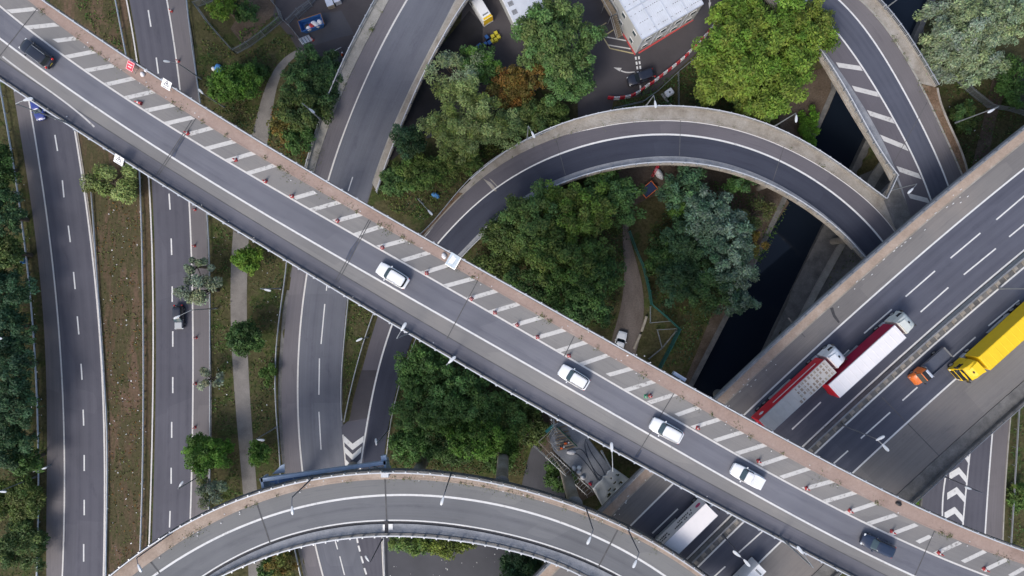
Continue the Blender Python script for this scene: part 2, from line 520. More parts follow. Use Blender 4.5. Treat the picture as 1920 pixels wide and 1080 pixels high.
# ------------------------------------------------------------------ curves traced along the road lines
def fit(pts, deg=4, n=90, ext=(160, 160)):
    """smooth a list of photo pixels with a parametric polynomial; both ends run on straight"""
    P = np.array([p[:2] for p in pts], float)
    t = np.concatenate([[0], np.cumsum(np.hypot(*np.diff(P, axis=0).T))])
    L = t[-1]
    t = t / L
    deg = min(deg, len(pts) - 1)
    cx, cy = np.polyfit(t, P[:, 0], deg), np.polyfit(t, P[:, 1], deg)
    s = np.linspace(0, 1, n)
    Q = np.stack([np.polyval(cx, s), np.polyval(cy, s)], 1)
    a = Q[0] - Q[2]; a /= np.hypot(*a)
    b = Q[-1] - Q[-3]; b /= np.hypot(*b)
    if ext[0]: Q = np.vstack([[Q[0] + a * ext[0]], [Q[0] + a * ext[0] * 0.5], Q])
    if ext[1]: Q = np.vstack([Q, [Q[-1] + b * ext[1] * 0.5], [Q[-1] + b * ext[1]]])
    return Q


def world(Q, z):
    zf = z if callable(z) else (lambda x, y: z)
    return np.array([W(x, y, zf(x, y)) for x, y in Q])


def normals(C):
    d = np.gradient(C[:, :2], axis=0)
    d /= np.hypot(d[:, 0], d[:, 1])[:, None] + 1e-9
    return np.stack([-d[:, 1], d[:, 0]], 1)     # left of travel


def offset(C, d, dz=0.0):
    N = normals(C)
    O = C.copy()
    O[:, :2] += N * np.asarray(d).reshape(-1, 1) if np.ndim(d) else N * d
    O[:, 2] += dz
    return O


def along(C):
    return np.concatenate([[0], np.cumsum(np.hypot(*np.diff(C[:, :2], axis=0).T))])


def ribbon(name, A, B, mat, dz=0.0, parent=None, k=1):
    """flat sheet between two curves"""
    s = along((A + B) / 2)
    v, uv, f = [], [], []
    n = len(A)
    for i in range(n):
        for j in range(k + 1):
            p = A[i] * (1 - j / k) + B[i] * j / k
            v.append((p[0], p[1], p[2] + dz)); uv.append((j / k, s[i]))
    w = k + 1
    for i in range(n - 1):
        for j in range(k):
            f.append([i * w + j, i * w + j + 1, (i + 1) * w + j + 1, (i + 1) * w + j])
    # keep faces upward
    a, b, c = (np.array(v[q]) for q in f[0][:3])
    if np.cross(b - a, c - a)[2] < 0: f = [q[::-1] for q in f]
    return mesh_ob(name, v, f, mat, parent, uvs=uv)


def sweep(name, C, prof, mat, parent=None, closed=True, smooth_it=False):
    """profile of (sideways, up) points carried along a curve"""
    N = normals(C)
    k = len(prof)
    v, f = [], []
    for i in range(len(C)):
        for o, u in prof:
            v.append((C[i, 0] + N[i, 0] * o, C[i, 1] + N[i, 1] * o, C[i, 2] + u))
    for i in range(len(C) - 1):
        for j in range(k if closed else k - 1):
            j2 = (j + 1) % k
            f.append([i * k + j, (i + 1) * k + j, (i + 1) * k + j2, i * k + j2])
    if closed:
        f.append(list(range(k))); f.append([(len(C) - 1) * k + j for j in reversed(range(k))])
    ob = mesh_ob(name, v, f, mat, parent, smooth_it)
    return ob


def rect(w, h, z0=0.0, c=0.0):
    return [(c - w / 2, z0), (c + w / 2, z0), (c + w / 2, z0 + h), (c - w / 2, z0 + h)]


def deck(name, A, B, thick, mat, parent, top=-0.03):
    """solid slab between two edge curves, narrowing below into a girder"""
    v, f = [], []
    for i in range(len(A)):
        a, b = A[i], B[i]
        m1, m2 = a * 0.85 + b * 0.15, a * 0.15 + b * 0.85
        v += [(a[0], a[1], a[2] + top), (b[0], b[1], b[2] + top), (b[0], b[1], b[2] - 0.55),
              (m2[0], m2[1], m2[2] - thick), (m1[0], m1[1], m1[2] - thick), (a[0], a[1], a[2] - 0.55)]
    for i in range(len(A) - 1):
        for j in range(6):
            j2 = (j + 1) % 6
            f.append([i * 6 + j, i * 6 + j2, (i + 1) * 6 + j2, (i + 1) * 6 + j])
    f.append([0, 5, 4, 3, 2, 1]); e = (len(A) - 1) * 6
    f.append([e + j for j in range(6)])
    ob = mesh_ob(name, v, f, mat, parent)
    bm = bmesh.new(); bm.from_mesh(ob.data); bmesh.ops.recalc_face_normals(bm, faces=bm.faces); bm.to_mesh(ob.data); bm.free()
    return ob


def resample(C, step):
    s = along(C)
    q = np.arange(0, s[-1], step)
    return np.stack([np.interp(q, s, C[:, i]) for i in range(3)], 1)


def line(name, C, w, mat, dz, parent):
    return ribbon(name, offset(C, w / 2), offset(C, -w / 2), mat, dz, parent)


def stroke(name, p0, p1, w, z, mat, parent, dz=0.016, sq=None):
    """one painted bar between two photo points; sq: direction its ends are cut along"""
    a, b = W(*p0, z(*p0) if callable(z) else z), W(*p1, z(*p1) if callable(z) else z)
    d = (b - a).normalized()
    n = Vector((-d.y, d.x, 0)) * w / 2
    if sq is not None:
        e = Vector((sq[0], -sq[1], 0)).normalized()
        n = e * (w / 2) / max(0.25, abs(e.dot(Vector((-d.y, d.x, 0)))))
    m = 6
    v, f = [], []
    for i in range(m + 1):
        p = a.lerp(b, i / m); p.z += dz
        v += [p + n, p - n]
    for i in range(m):
        f.append([2 * i, 2 * i + 1, 2 * i + 3, 2 * i + 2])
    A, B, C_ = (Vector(v[q]) for q in f[0][:3])
    if (B - A).cross(C_ - A).z < 0: f = [q[::-1] for q in f]
    return mesh_ob(name, v, f, mat, parent)


def sheet(name, pts, z, mat, parent=None, kind=None, n=None, zs=None):
    """flat polygon traced in photo pixels"""
    bm = bmesh.new()
    vs = [bm.verts.new(W(p[0], p[1], z if zs is None else zs(*p))) for p in pts]
    f = bm.faces.new(vs)
    bmesh.ops.recalc_face_normals(bm, faces=[f])
    f.normal_update()
    if f.normal.z < 0: f.normal_flip()
    bmesh.ops.triangulate(bm, faces=[f])
    me = bpy.data.meshes.new(name)
    bm.to_mesh(me); bm.free()
    me.materials.append(mat)
    o = link(bpy.data.objects.new(name, me), parent)
    if kind: o["kind"] = kind
    return o


def posts(name, C, step, size, z0, h, mat, parent, off=0.0):
    R = resample(offset(C, off), step)
    N = normals(R)
    b = MB()
    for p, nn in zip(R, N):
        b.box((p[0], p[1], p[2] + z0 + h / 2), (size, size * 1.3, h), math.atan2(nn[1], nn[0]))
    return b.build(name, mat, parent, kind="stuff")

# ------------------------------------------------------------------ ground, canal, terrain
canal_L = fit([(1660, -60), (1610, 60), (1557, 193), (1478, 377), (1417, 494), (1347, 627), (1307, 710), (1235, 850)], 3, 60, (300, 300))
canal_R = fit([(1770, -60), (1718, 60), (1640, 230), (1545, 422), (1483, 547), (1447, 637), (1405, 720), (1340, 850)], 3, 60, (300, 300))
CL, CR = world(canal_L, 0.0), world(canal_R, 0.0)


def dist_to(C, P):
    d = np.full(len(P), 1e9)
    for i in range(len(C) - 1):
        a, b = C[i, :2], C[i + 1, :2]
        ab = b - a
        t = np.clip(((P - a) @ ab) / (ab @ ab), 0, 1)
        d = np.minimum(d, np.hypot(*(P - (a + t[:, None] * ab)).T))
    return d


def build_ground():
    """one sheet to the horizon; the canal is a cut in it"""
    xs = np.concatenate([[-3000, -900, -400, -220], np.arange(-130, 131, 1.0), [220, 400, 900, 3000]])
    ys = np.concatenate([[-3000, -900, -400, -200], np.arange(-85, 86, 1.0), [200, 400, 900, 3000]])
    X, Y = np.meshgrid(xs, ys)
    P = np.stack([X.ravel(), Y.ravel()], 1)
    mid = (CL + CR) / 2
    half = np.hypot(*(CL - CR)[:, :2].T).mean() / 2
    d = dist_to(mid, P)
    Z = np.full(len(P), -0.07)
    Z += 0.05 * np.sin(P[:, 0] * 0.9) * np.sin(P[:, 1] * 0.7 + 1) - 0.02
    Z = np.where(d < half + 0.3, -3.0, Z)
    nx, ny = len(xs), len(ys)
    idx = np.arange(nx * ny).reshape(ny, nx)
    f = np.stack([idx[:-1, :-1], idx[:-1, 1:], idx[1:, 1:], idx[1:, :-1]], -1).reshape(-1, 4)
    o = mesh_ob("ground", np.column_stack([P, Z]).tolist(), f.tolist(), M['grass'])
    tag(o, "rough grassy ground spreading beneath the junction", None, None, "structure")


build_ground()
w = ribbon("canal_water", offset(CL, -0.4, -1.3), offset(CR, 0.4, -1.3), M['water'])
tag(w, "black still canal water under the loop ramp and motorway", None, None, "structure")
for C, sgn in ((CL, -1), (CR, 1)):
    o = sweep("canal_bank", offset(C, 0, 0), [(0, -3.0), (0, 0.06), (sgn * 0.9, 0.06), (sgn * 0.9, -0.2), (sgn * 1.4, -0.2), (sgn * 1.4, -3.0)], M['concrete_dark'])
    tag(o, "concrete edge of the canal on its " + ("towpath" if sgn < 0 else "far") + " side", None, None, "structure")
# normals of swept solids are fixed at the end of the script

PT = lambda off, pts: [(p[0] / off[2] + off[0], p[1] / off[2] + off[1]) for p in pts]
# sheets of other ground
def gsheet(name, pts, mat, z, label):
    o = sheet(name, pts, z, mat, None, "structure")
    o["label"] = label
    return o


gsheet("verge", [(-120, -60), (-60, 140), (18, 250), (40, 400), (60, 560), (70, 720), (74, 900), (70, 1200), (-200, 1200)], M['grass'], -0.012, "dark verge left of the left-hand road")
gsheet("median", [(120, -160), (234, -160), (236, 0), (255, 115), (268, 240), (279, 360), (284, 500), (285, 720), (282, 850), (276, 1010), (262, 1200), (196, 1200), (197, 950), (193, 720), (184, 590), (172, 460), (150, 300), (120, 130), (60, -160)], M['median'], -0.010, "brown littered strip of turf between the two left roads")
gsheet("verge", [(346, -160), (362, 60), (382, 200), (390, 330), (396, 500), (398, 720), (396, 920), (380, 1200), (570, 1200), (540, 1000), (526, 870), (520, 720), (530, 580), (560, 440), (590, 320), (640, 150), (720, -160)], M['grass'], -0.014, "rough verge with shrubs between road and slip road")
gsheet("verge", [(645, 545), (706, 570), (690, 640), (662, 730), (649, 795), (644, 770), (643, 700), (650, 610)], M['grass'], -0.011, "narrow grass wedge between the two merging slip roads")
gsheet("yard", [(860, 60), (900, -160), (1560, -160), (1380, 20), (1300, 105), (1235, 165), (1205, 180), (1150, 190), (1140, 240), (1085, 245), (1080, 120), (960, 200), (800, 260), (790, 200)], M['yard'], -0.005, "dark tarmac yard around the white cabins")
gsheet("painted_shade", [(880, 20), (905, 45), (905, 100), (890, 130), (850, 150), (835, 215), (815, 235), (735, 300), (700, 300), (800, 120)], M['shade_tarmac'], 0.003, "ground painted black for the deep shade beside the slip road")  # dark sheet laid over the yard, shade of the raised slip road painted in
gsheet("yard", [(470, -160), (720, -160), (700, 30), (660, 110), (615, 130), (560, 98), (545, 70), (500, 20)], M['yard'], -0.006, "tarmac compound beside the blue skip")
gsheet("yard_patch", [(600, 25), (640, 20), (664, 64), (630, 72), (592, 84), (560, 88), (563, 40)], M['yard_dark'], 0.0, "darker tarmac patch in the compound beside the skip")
gsheet("dirt_floor", [(432, 54), (478, -20), (520, -20), (512, 30), (470, 70), (455, 84)], M['dirt'], -0.004, "red-brown earth floor of the fenced enclosure")
gsheet("dirt_floor", [(1480, 150), (1560, 120), (1556, 200), (1520, 275), (1470, 290), (1460, 215)], M['dirt'], -0.004, "brown earth bank beside the canal under the big tree")
gsheet("dirt_floor", [(1150, 300), (1420, 300), (1480, 380), (1440, 440), (1390, 420), (1300, 330), (1180, 390)], M['dirt'], -0.005, "dark earth under the inside of the loop ramp")
gsheet("dirt_floor", [(1005, 780), (1050, 760), (1100, 830), (1130, 920), (1090, 940), (1030, 905), (1000, 880), (1010, 830)], M['dirt'], -0.004, "muddy ground around the scaffolded pier")
gsheet("concrete_apron", [(1545, 422), (1610, 330), (1680, 300), (1640, 480), (1560, 600), (1500, 700), (1440, 720), (1483, 547)], M['concrete_dark'], -0.002, "weathered concrete apron on the far canal bank")
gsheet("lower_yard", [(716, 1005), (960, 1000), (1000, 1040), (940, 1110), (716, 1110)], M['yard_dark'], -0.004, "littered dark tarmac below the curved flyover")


M['track'] = patchy('rutted_track', [(0.085, 0.070, 0.060), (0.14, 0.118, 0.105), (0.175, 0.15, 0.135)], 0.4, 4.0, 0.95, 0.3, fc=0.3, stretch=(1.0, 0.3, 1.0))


def poly_path(name, L, R, mat, label, dz=0.012):
    A, B = world(fit(L, 4, 40, (0, 0)), 0), world(fit(R, 4, 40, (0, 0)), 0)
    o = ribbon(name, A, B, mat, dz)
    return tag(o, label, None, None, "structure")


# footpath right of the right-hand road, split under the flyover
fp = empty("footpath", (0, 0, 0), 0, "worn tarmac footpath running down beside the right-hand road", None, None, "structure")
A = world(fit([(560, 93), (544, 100), (524, 116), (507, 142), (491, 189), (476, 240), (455, 320), (440, 400), (437, 433)], 4, 40, (0, 0)), 0)
B = world(fit([(573, 98), (556, 106), (540, 118), (524, 142), (516, 191), (507, 240), (486, 320), (470, 400), (467, 447)], 4, 40, (0, 0)), 0)
ribbon("paving", A, B, M['path'], 0.012, fp)
A = world(fit([(437, 433), (433, 520), (433, 593), (437, 720), (448, 820), (455, 923), (462, 1000), (466, 1080)], 3, 40, (0, 120)), 0)
B = world(fit([(467, 440), (463, 527), (464, 593), (466, 720), (475, 820), (481, 917), (489, 1000), (494, 1080)], 3, 40, (0, 120)), 0)
ribbon("paving", A, B, M['path'], 0.012, fp)
poly_path("towpath", [(1510, 200), (1470, 290), (1430, 380), (1375, 490), (1338, 575), (1322, 630), (1292, 690), (1270, 740)], [(1556, 196), (1505, 300), (1462, 390), (1408, 500), (1366, 580), (1346, 622), (1308, 705), (1290, 745)], M['dirt'], "brown earth towpath along the canal")
poly_path("service_track", [(1172, 400), (1168, 450), (1169, 490), (1170, 540), (1162, 580), (1152, 620), (1140, 680)], [(1180, 400), (1182, 450), (1194, 490), (1204, 540), (1207, 590), (1198, 640), (1184, 690)], M['track'], "concrete service track with the white car", 0.013)
o = sweep("canal_ledge", world(fit([(1594, 428), (1560, 490), (1528, 545), (1500, 600)], 2, 14, (0, 0)), 0.0), rect(1.1, 0.6, -0.1), M['concrete'])
tag(o, "pale streaked concrete ledge on the far canal bank", None, None, "structure")
o = sweep("canal_ledge", world(fit([(1662, 300), (1640, 330), (1622, 365)], 2, 10, (0, 0)), 0.0), rect(1.6, 0.5, -0.1), M['concrete'])
tag(o, "pale concrete ledge in the gap between the two ramps", None, None, "structure")
poly_path("bank_path", [(1868, 105), (1858, 160), (1845, 220), (1830, 280), (1818, 330)], [(1896, 105), (1886, 170), (1866, 230), (1856, 280), (1838, 330)], M['dirt'], "bare earth path on the bank right of the ramp")
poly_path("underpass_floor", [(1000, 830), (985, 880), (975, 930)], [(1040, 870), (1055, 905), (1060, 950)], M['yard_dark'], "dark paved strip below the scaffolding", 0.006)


# ------------------------------------------------------------------ roads on the ground
def road(name, label):
    return empty(name, (0, 0, 0), 0, label, None, None, "structure")


def dashes(pairs, w, z, parent, mat=None, name="lane_dash"):
    for p0, p1 in pairs:
        stroke(name, p0, p1, w, z, mat or M['paint'], parent)


# left road
ra = road("main_road", "left dual-lane road running down the left edge")
aL0 = world(fit([(25, 167), (43, 300), (58, 360), (72, 493), (80, 593), (87, 720), (88, 887), (87, 1080)], 4), 0)
aL1 = world(fit([(55, 193), (67, 267), (82, 360), (100, 510), (110, 620), (117, 720), (121, 837), (120, 953), (117, 1080)], 4), 0)
aR1 = world(fit([(140, 243), (153, 327), (159, 368), (170, 447), (180, 547), (188, 647), (192, 720), (196, 837), (196, 953), (194, 1080)], 4), 0)
ribbon("hard_shoulder", aL0, aL1, M['a_side'], 0.0, ra)
ribbon("carriageway", aL1, offset(aR1, 0.28), M['a_road'], 0.0, ra, 2)
line("edge_line", aL1, 0.26, M['paint_warm'], 0.012, ra)
line("edge_line", aR1, 0.28, M['paint_warm'], 0.012, ra)
sweep("kerb", offset(aR1, 0.42), rect(0.24, 0.14, -0.04), M['concrete_warm'], ra)
dashes([((79, 84), (85, 115)), ((91, 168), (97, 199)), ((103, 253), (108, 283)), ((117, 338), (120, 370)), ((128, 423), (132, 454)), ((138, 510), (141, 542)), ((145, 593), (148, 627)), ((152, 682), (154, 712)), ((156, 768), (157, 798)), ((158, 853), (158, 883)), ((158, 937), (158, 966)), ((157, 1020), (157, 1053))], 0.24, 0.0, ra)

# right-hand ground road
rb = road("main_road", "second dual-lane road, right of the brown median")
bL = world(fit([(237, 0), (257, 115), (280, 360), (285, 460), (287, 593), (287, 720), (285, 820), (280, 1010)], 4), 0)
bR = world(fit([(313, 0), (322, 55), (333, 130), (338, 170), (355, 382), (358, 467), (362, 627), (362, 720), (359, 887), (357, 972)], 4), 0)
bS = world(fit([(348, 0), (357, 60), (367, 133), (376, 200), (385, 403), (389, 493), (394, 593), (396, 700), (395, 813), (393, 907), (390, 972)], 4), 0)
ribbon("carriageway", offset(bL, -0.5) if normals(bL)[10, 0] < 0 else offset(bL, 0.5), bR, M['a_road'], 0.0, rb, 2)
ribbon("hard_shoulder", bR, bS, M['a_side'], 0.0, rb)
line("edge_line", bL, 0.26, M['paint_warm'], 0.012, rb)
line("edge_line", bR, 0.26, M['paint_warm'], 0.012, rb)
sweep("kerb", bS, rect(0.22, 0.13, -0.04), M['concrete_dark'], rb)
dashes([((278, 19), (283, 50)), ((293, 108), (297, 138)), ((304, 193), (307, 223)), ((312, 278), (315, 308)), ((317, 363), (319, 393)), ((321, 447), (322, 478)), ((323, 537), (323, 566)), ((324, 621), (324, 650)), ((324, 707), (324, 737)), ((322, 791), (322, 821)), ((321, 877), (321, 907)), ((319, 958), (318, 989))], 0.24, 0.0, rb)

# slip road: elevated at the top, down to the ground at the flyover
zC = lambda x, y: 6.0 * smooth(340, 40, y)
cRail = fit([(707, 0), (673, 60), (647, 120), (620, 180), (593, 247), (577, 310), (556, 400), (540, 492), (530, 567), (522, 643), (518, 720), (522, 787), (528, 877), (541, 955), (555, 1027), (567, 1080)], 6)
cE = fit([(727, 0), (693, 67), (667, 115), (640, 175), (613, 240), (597, 293), (568, 410), (547, 503), (535, 600), (529, 720), (530, 803), (535, 873), (548, 955), (563, 1023), (577, 1080)], 6)
cW = fit([(763, 0), (720, 77), (680, 160), (647, 247), (615, 337), (592, 425), (575, 515), (568, 577), (560, 660), (558, 720), (560, 803), (566, 877), (578, 955), (590, 1017), (605, 1078)], 6)
cK = fit([(855, 0), (813, 83), (780, 143), (747, 220), (713, 300), (695, 357), (668, 460), (650, 557), (645, 627), (641, 710), (640, 740), (642, 807), (648, 880), (660, 960), (672, 1020), (684, 1080)], 6)
cP = fit([(877, 0), (833, 70), (800, 133), (770, 197), (743, 263), (722, 318), (707, 360)], 4, 50, (160, 0))
cRailW, cEW, cWW, cKW, cPW = (world(q, zC) for q in (cRail, cE, cW, cK, cP))
rc = empty("slip_road", (0, 0, 0), 0, "grey slip road rising towards the top centre, passing beneath the long flyover", None, None, "structure")
deck("embankment", offset(cRailW, 0.2), offset(cKW, 0.15), 1.2, M['concrete_dark'], rc, -0.06)
ribbon("hard_shoulder", cEW, cWW, M['c_side'], 0.0, rc, 2)
ribbon("carriageway", cWW, cKW, M['c_road'], 0.0, rc, 2)
n_up = 44
ribbon("concrete_verge", cRailW[:n_up], cEW[:n_up], M['concrete'], 0.03, rc)
sweep("kerb", cEW[:n_up], rect(0.25, 0.16, -0.05), M['concrete'], rc)
line("edge_line", cWW, 0.28, M['paint_warm'], 0.014, rc)
cKu = fit([(855, 0), (813, 83), (780, 143), (747, 220), (713, 300), (699, 345)], 4, 50, (160, 0))
cKuW = world(cKu, zC)
deck("bridge_deck", cKuW, cPW, 1.3, M['concrete_dark'], rc, -0.05)
ribbon("concrete_verge", cKuW, cPW, M['concrete_warm'], 0.09, rc)
sweep("kerb", cKuW, rect(0.25, 0.16, -0.05), M['concrete'], rc)
dashes([((672, 298), (653, 358)), ((609, 570), (602, 645)), ((599, 672), (598, 740)), ((598, 772), (602, 843)), ((628, 1012), (633, 1030)), ((637, 1043), (646, 1078)), ((613, 535), (612, 545))], 0.2, 0.0, rc)

# lower loop arm, merging into the slip road with chevrons
zL = lambda x, y: 8.0 * smooth(800, 1180, x)
lo_out = fit([(718, 565), (710, 590), (688, 660), (673, 715), (655, 790), (648, 812)], 3, 40, (40, 0))
lo_white = fit([(745, 582), (737, 607), (718, 660), (702, 722), (690, 787), (678, 860), (668, 930)], 3, 40, (30, 0))
lo_in = fit([(790, 592), (775, 627), (763, 667), (742, 730), (727, 810), (718, 873), (713, 950)], 3, 40, (40, 0))

rl = empty("loop_ramp", (0, 0, 0), 0, "dark curved loop ramp with pale concrete rim, crossing the canal at right", "ramp")
l_par = fit([(773, 455), (790, 438), (820, 407), (857, 365), (897, 320), (927, 300), (960, 280), (1000, 258), (1047, 240), (1093, 222), (1147, 208), (1200, 203), (1260, 202), (1327, 208), (1393, 222), (1440, 236), (1500, 267), (1557, 302), (1607, 337), (1656, 374)], 6, 120, (0, 0))
l_edge = fit([(780, 458), (797, 438), (840, 393), (877, 357), (913, 323), (960, 297), (1027, 263), (1093, 242), (1160, 230), (1227, 224), (1293, 225), (1360, 235), (1440, 262), (1490, 282), (1540, 310), (1576, 335), (1625, 371), (1655, 402), (1680, 433)], 7, 120, (0, 120))
l_white = fit([(805, 475), (822, 455), (857, 417), (890, 387), (930, 353), (960, 332), (1040, 293), (1123, 267), (1193, 254), (1260, 252), (1320, 257), (1380, 272), (1440, 292), (1494, 317), (1531, 341), (1567, 365), (1600, 394), (1629, 422), (1656, 454)], 7, 120, (0, 120))
l_in = fit([(846, 492), (860, 477), (897, 440), (927, 412), (960, 386), (1003, 357), (1060, 330), (1133, 312), (1193, 298), (1243, 293), (1310, 297), (1377, 312), (1421, 332), (1461, 349), (1502, 370), (1543, 402), (1576, 430), (1604, 461), (1624, 481)], 7, 120, (0, 120))
l_rail = fit([(850, 500), (865, 482), (902, 446), (932, 418), (965, 392), (1007, 365), (1063, 341), (1143, 318), (1193, 309), (1243, 306), (1310, 310), (1377, 323), (1440, 348), (1478, 368), (1514, 390), (1553, 419), (1584, 447), (1601, 466)], 7, 120, (0, 30))
lp, le, lw, li, lr = (world(q, zL) for q in (l_par, l_edge, l_white, l_in, l_rail))
# carriageway: the upper arc and the lower arm, joined under the flyover
low, loo, loi = world(lo_white, 0), world(lo_out, 0), world(lo_in, 0)


def bridge_between(P, Q, k=8):
    """smooth join from the end of P to the start of Q"""
    p, q = Vector(P[-1]), Vector(Q[0])
    tp = (Vector(P[-1]) - Vector(P[-4])).normalized(); tq = (Vector(Q[3]) - Vector(Q[0])).normalized()
    d = (q - p).length
    out = []
    for i in range(1, k):
        t = i / k
        h = (2 * t ** 3 - 3 * t * t + 1) * p + (t ** 3 - 2 * t * t + t) * tp * d + (-2 * t ** 3 + 3 * t * t) * q + (t ** 3 - t * t) * tq * d
        out.append(h)
    return np.array([tuple(o) for o in out])


def joined(up, lowc):
    lowr = lowc[::-1]
    return np.vstack([lowr, bridge_between(lowr, up), up])


Je, Jw, Ji = joined(le, loo), joined(lw, low), joined(li, loi)
ribbon("hard_shoulder", Je, Jw, M['l_side'], 0.006, rl, 2)
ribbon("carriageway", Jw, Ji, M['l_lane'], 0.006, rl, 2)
line("edge_line", Jw, 0.29, M['paint'], 0.018, rl)
line("kerb_line", offset(le, -0.25), 0.16, M['paint_warm'], 0.018, rl)
hi = [i for i in range(len(lp)) if lp[i][2] > 1.2]
i0 = hi[0]
deck("deck", offset(lp, 0.25)[i0:], offset(lr, -0.25)[i0:], 1.5, M['concrete_warm'], rl, -0.06)
ribbon("concrete_verge", lp[i0 - 6:], le[i0 - 6:len(lp)], M['concrete_warm'], 0.10, rl)
sweep("kerb", le[:120], rect(0.22, 0.20, -0.05), M['concrete_warm'], rl)
ribbon("inner_verge", li[:len(lr)], lr, M['concrete_blue'], 0.08, rl)
sweep("kerb", li[:len(lr)], rect(0.22, 0.16, -0.05), M['concrete_blue'], rl)
ribbon("outer_verge", lp[:i0 - 5], le[:i0 - 5], M['dryverge'], 0.03, rl)

sheet("tarmac_patch", [(678, 694), (709, 694), (701, 722), (690, 784), (655, 790), (662, 750)], 0.012, M['yard'], rl)
for pa, pb in (((1276, 226), (1274, 293)), ((1043, 262), (1060, 328)), ((1470, 275), (1448, 342))):
    stroke("expansion_joint", pa, pb, 0.10, zL, M['joint'], rl, 0.02)
# chevrons where slip road and loop arm merge
ch = empty("chevron_marking", (0, 0, 0), 0, "three white arrow chevrons painted where the slip roads merge", None, None, "structure")
sheet("chevron_ground", [(640, 800), (652, 790), (668, 790), (694, 780), (676, 905), (666, 960), (655, 930), (646, 880)], 0.009, M['a_road'], ch)
for k, (x0, xm, x1, y0, y1, th) in enumerate([(645, 661, 682, 817, 832, 12), (646, 661, 678, 837, 852, 11), (648, 661, 676, 861, 875, 10), (652, 662, 673, 884, 896, 9)]):
    b = MB()
    b.poly([W(x0, y0 + th, 0.02), W(xm, y1 + th, 0.02), W(xm, y1, 0.02), W(x0, y0, 0.02)])
    b.poly([W(xm, y1 + th, 0.02), W(x1 - 1, y0 + th, 0.02), W(x1, y0, 0.02), W(xm, y1, 0.02)])
    b.build("chevron", M['paint'], ch)
stroke("edge_line", (643, 815), (650, 895), 0.24, 0.0, M['paint_warm'], ch)
ribbon("merge_tarmac", world(fit([(646, 868), (654, 920), (668, 1003), (678, 1045), (686, 1080)], 2, 20, (0, 120)), 0), world(fit([(718, 868), (714, 930), (714, 1007), (716, 1045), (717, 1080)], 2, 20, (0, 120)), 0), M['a_road'], 0.004, ch)
dashes([((668, 1003), (671, 1018)), ((672, 1023), (675, 1034)), ((677, 1043), (681, 1056)), ((683, 1065), (687, 1077))], 0.3, 0.0, ch)
line("edge_line", world(fit([(716, 1000), (717, 1040), (719, 1080)], 2, 10, (0, 100)), 0), 0.2, M['paint_warm'], 0.014, ch)

# ------------------------------------------------------------------ ramp at the top right, and its lower end beyond the motorway
zN = lambda x, y: 8.0
nP = fit([(1640, 0), (1680, 47), (1717, 103), (1740, 140), (1753, 163)], 3, 40, (160, 0))
nV = fit([(1757, 165), (1768, 207), (1790, 257), (1812, 317)], 3, 30, (0, 120))
nK = fit([(1613, 0), (1647, 37), (1687, 90), (1723, 153), (1757, 227), (1783, 277), (1803, 327)], 4, 80, (160, 160))
nR = fit([(1573, 0), (1620, 53), (1660, 110), (1700, 180), (1733, 247), (1760, 300), (1777, 347)], 4, 80, (160, 160))
nL = fit([(1530, 18), (1573, 67), (1613, 117), (1647, 177), (1680, 230), (1707, 283), (1740, 360)], 4, 80, (160, 160))
nE = fit([(1500, 40), (1533, 78), (1567, 123), (1600, 173), (1627, 213), (1657, 267), (1683, 330), (1700, 385), (1706, 410)], 4, 80, (160, 60))
nQ = fit([(1490, 45), (1525, 88), (1562, 137), (1583, 177), (1613, 230), (1643, 280), (1677, 330)], 4, 60, (160, 0))
nPW, nVW, nKW, nRW, nLW, nEW, nQW = (world(q, 8.0) for q in (nP, nV, nK, nR, nL, nE, nQ))
rn = empty("hatched_ramp", (0, 0, 0), 0, "ramp with white diagonal bars at top right, passing under the motorway", "ramp")
ribbon("hatched_shoulder", nLW, nEW, M['l_side'], 0.0, rn, 2)
ribbon("carriageway", nRW, nLW, M['m_lane2'], 0.0, rn, 2)
ribbon("hard_shoulder", nKW, nRW, M['a_side'], 0.0, rn, 2)
line("edge_line", nRW, 0.26, M['paint'], 0.014, rn)
line("edge_line", nLW, 0.26, M['paint'], 0.014, rn)
PT3 = PT((1440, 0, 3.0), [(390, 365), (525, 385), (480, 497), (620, 532), (565, 635), (705, 680), (640, 775), (780, 832), (730, 950), (855, 992), (790, 1100), (905, 1130)])
for a, b in zip(PT3[0::2], PT3[1::2]):
    stroke("hatch_bar", a, b, 0.75, 8.0, M['paint_worn'], rn, sq=(0.5, 0.86))
stroke("expansion_joint", (1738, 192), (1672, 312), 0.10, 8.0, M['joint'], rn, 0.02)
nDeckA = fit([(1640, 0), (1680, 47), (1717, 103), (1755, 163), (1770, 207), (1792, 257), (1814, 317)], 4, 80, (160, 160))
nDeckB = fit([(1487, 47), (1522, 90), (1557, 140), (1580, 179), (1610, 232), (1638, 282), (1672, 334), (1690, 385), (1696, 415)], 4, 80, (160, 60))
deck("deck", world(nDeckA, 8.0), world(nDeckB, 8.0), 1.5, M['concrete_warm'], rn, -0.05)
kA = np.stack([np.interp(np.linspace(0, 1, 40), np.linspace(0, 1, len(nKW[:43])), nKW[:43, i]) for i in range(3)], 1)
kB = np.stack([np.interp(np.linspace(0, 1, 40), np.linspace(0, 1, len(nPW)), nPW[:, i]) for i in range(3)], 1)
ribbon("concrete_verge", kB, kA, M['concrete_warm'], 0.09, rn)
kA = np.stack([np.interp(np.linspace(0, 1, 40), np.linspace(0, 1, len(nKW[42:])), nKW[42:, i]) for i in range(3)], 1)
kB = np.stack([np.interp(np.linspace(0, 1, 40), np.linspace(0, 1, len(nVW)), nVW[:, i]) for i in range(3)], 1)
ribbon("leafy_verge", kB, kA, M['dryverge'], 0.06, rn)
sweep("verge_edging", nVW, rect(0.3, 0.35, -0.2), M['concrete_warm'], rn)
sweep("kerb", nKW, rect(0.22, 0.17, -0.05), M['concrete'], rn)
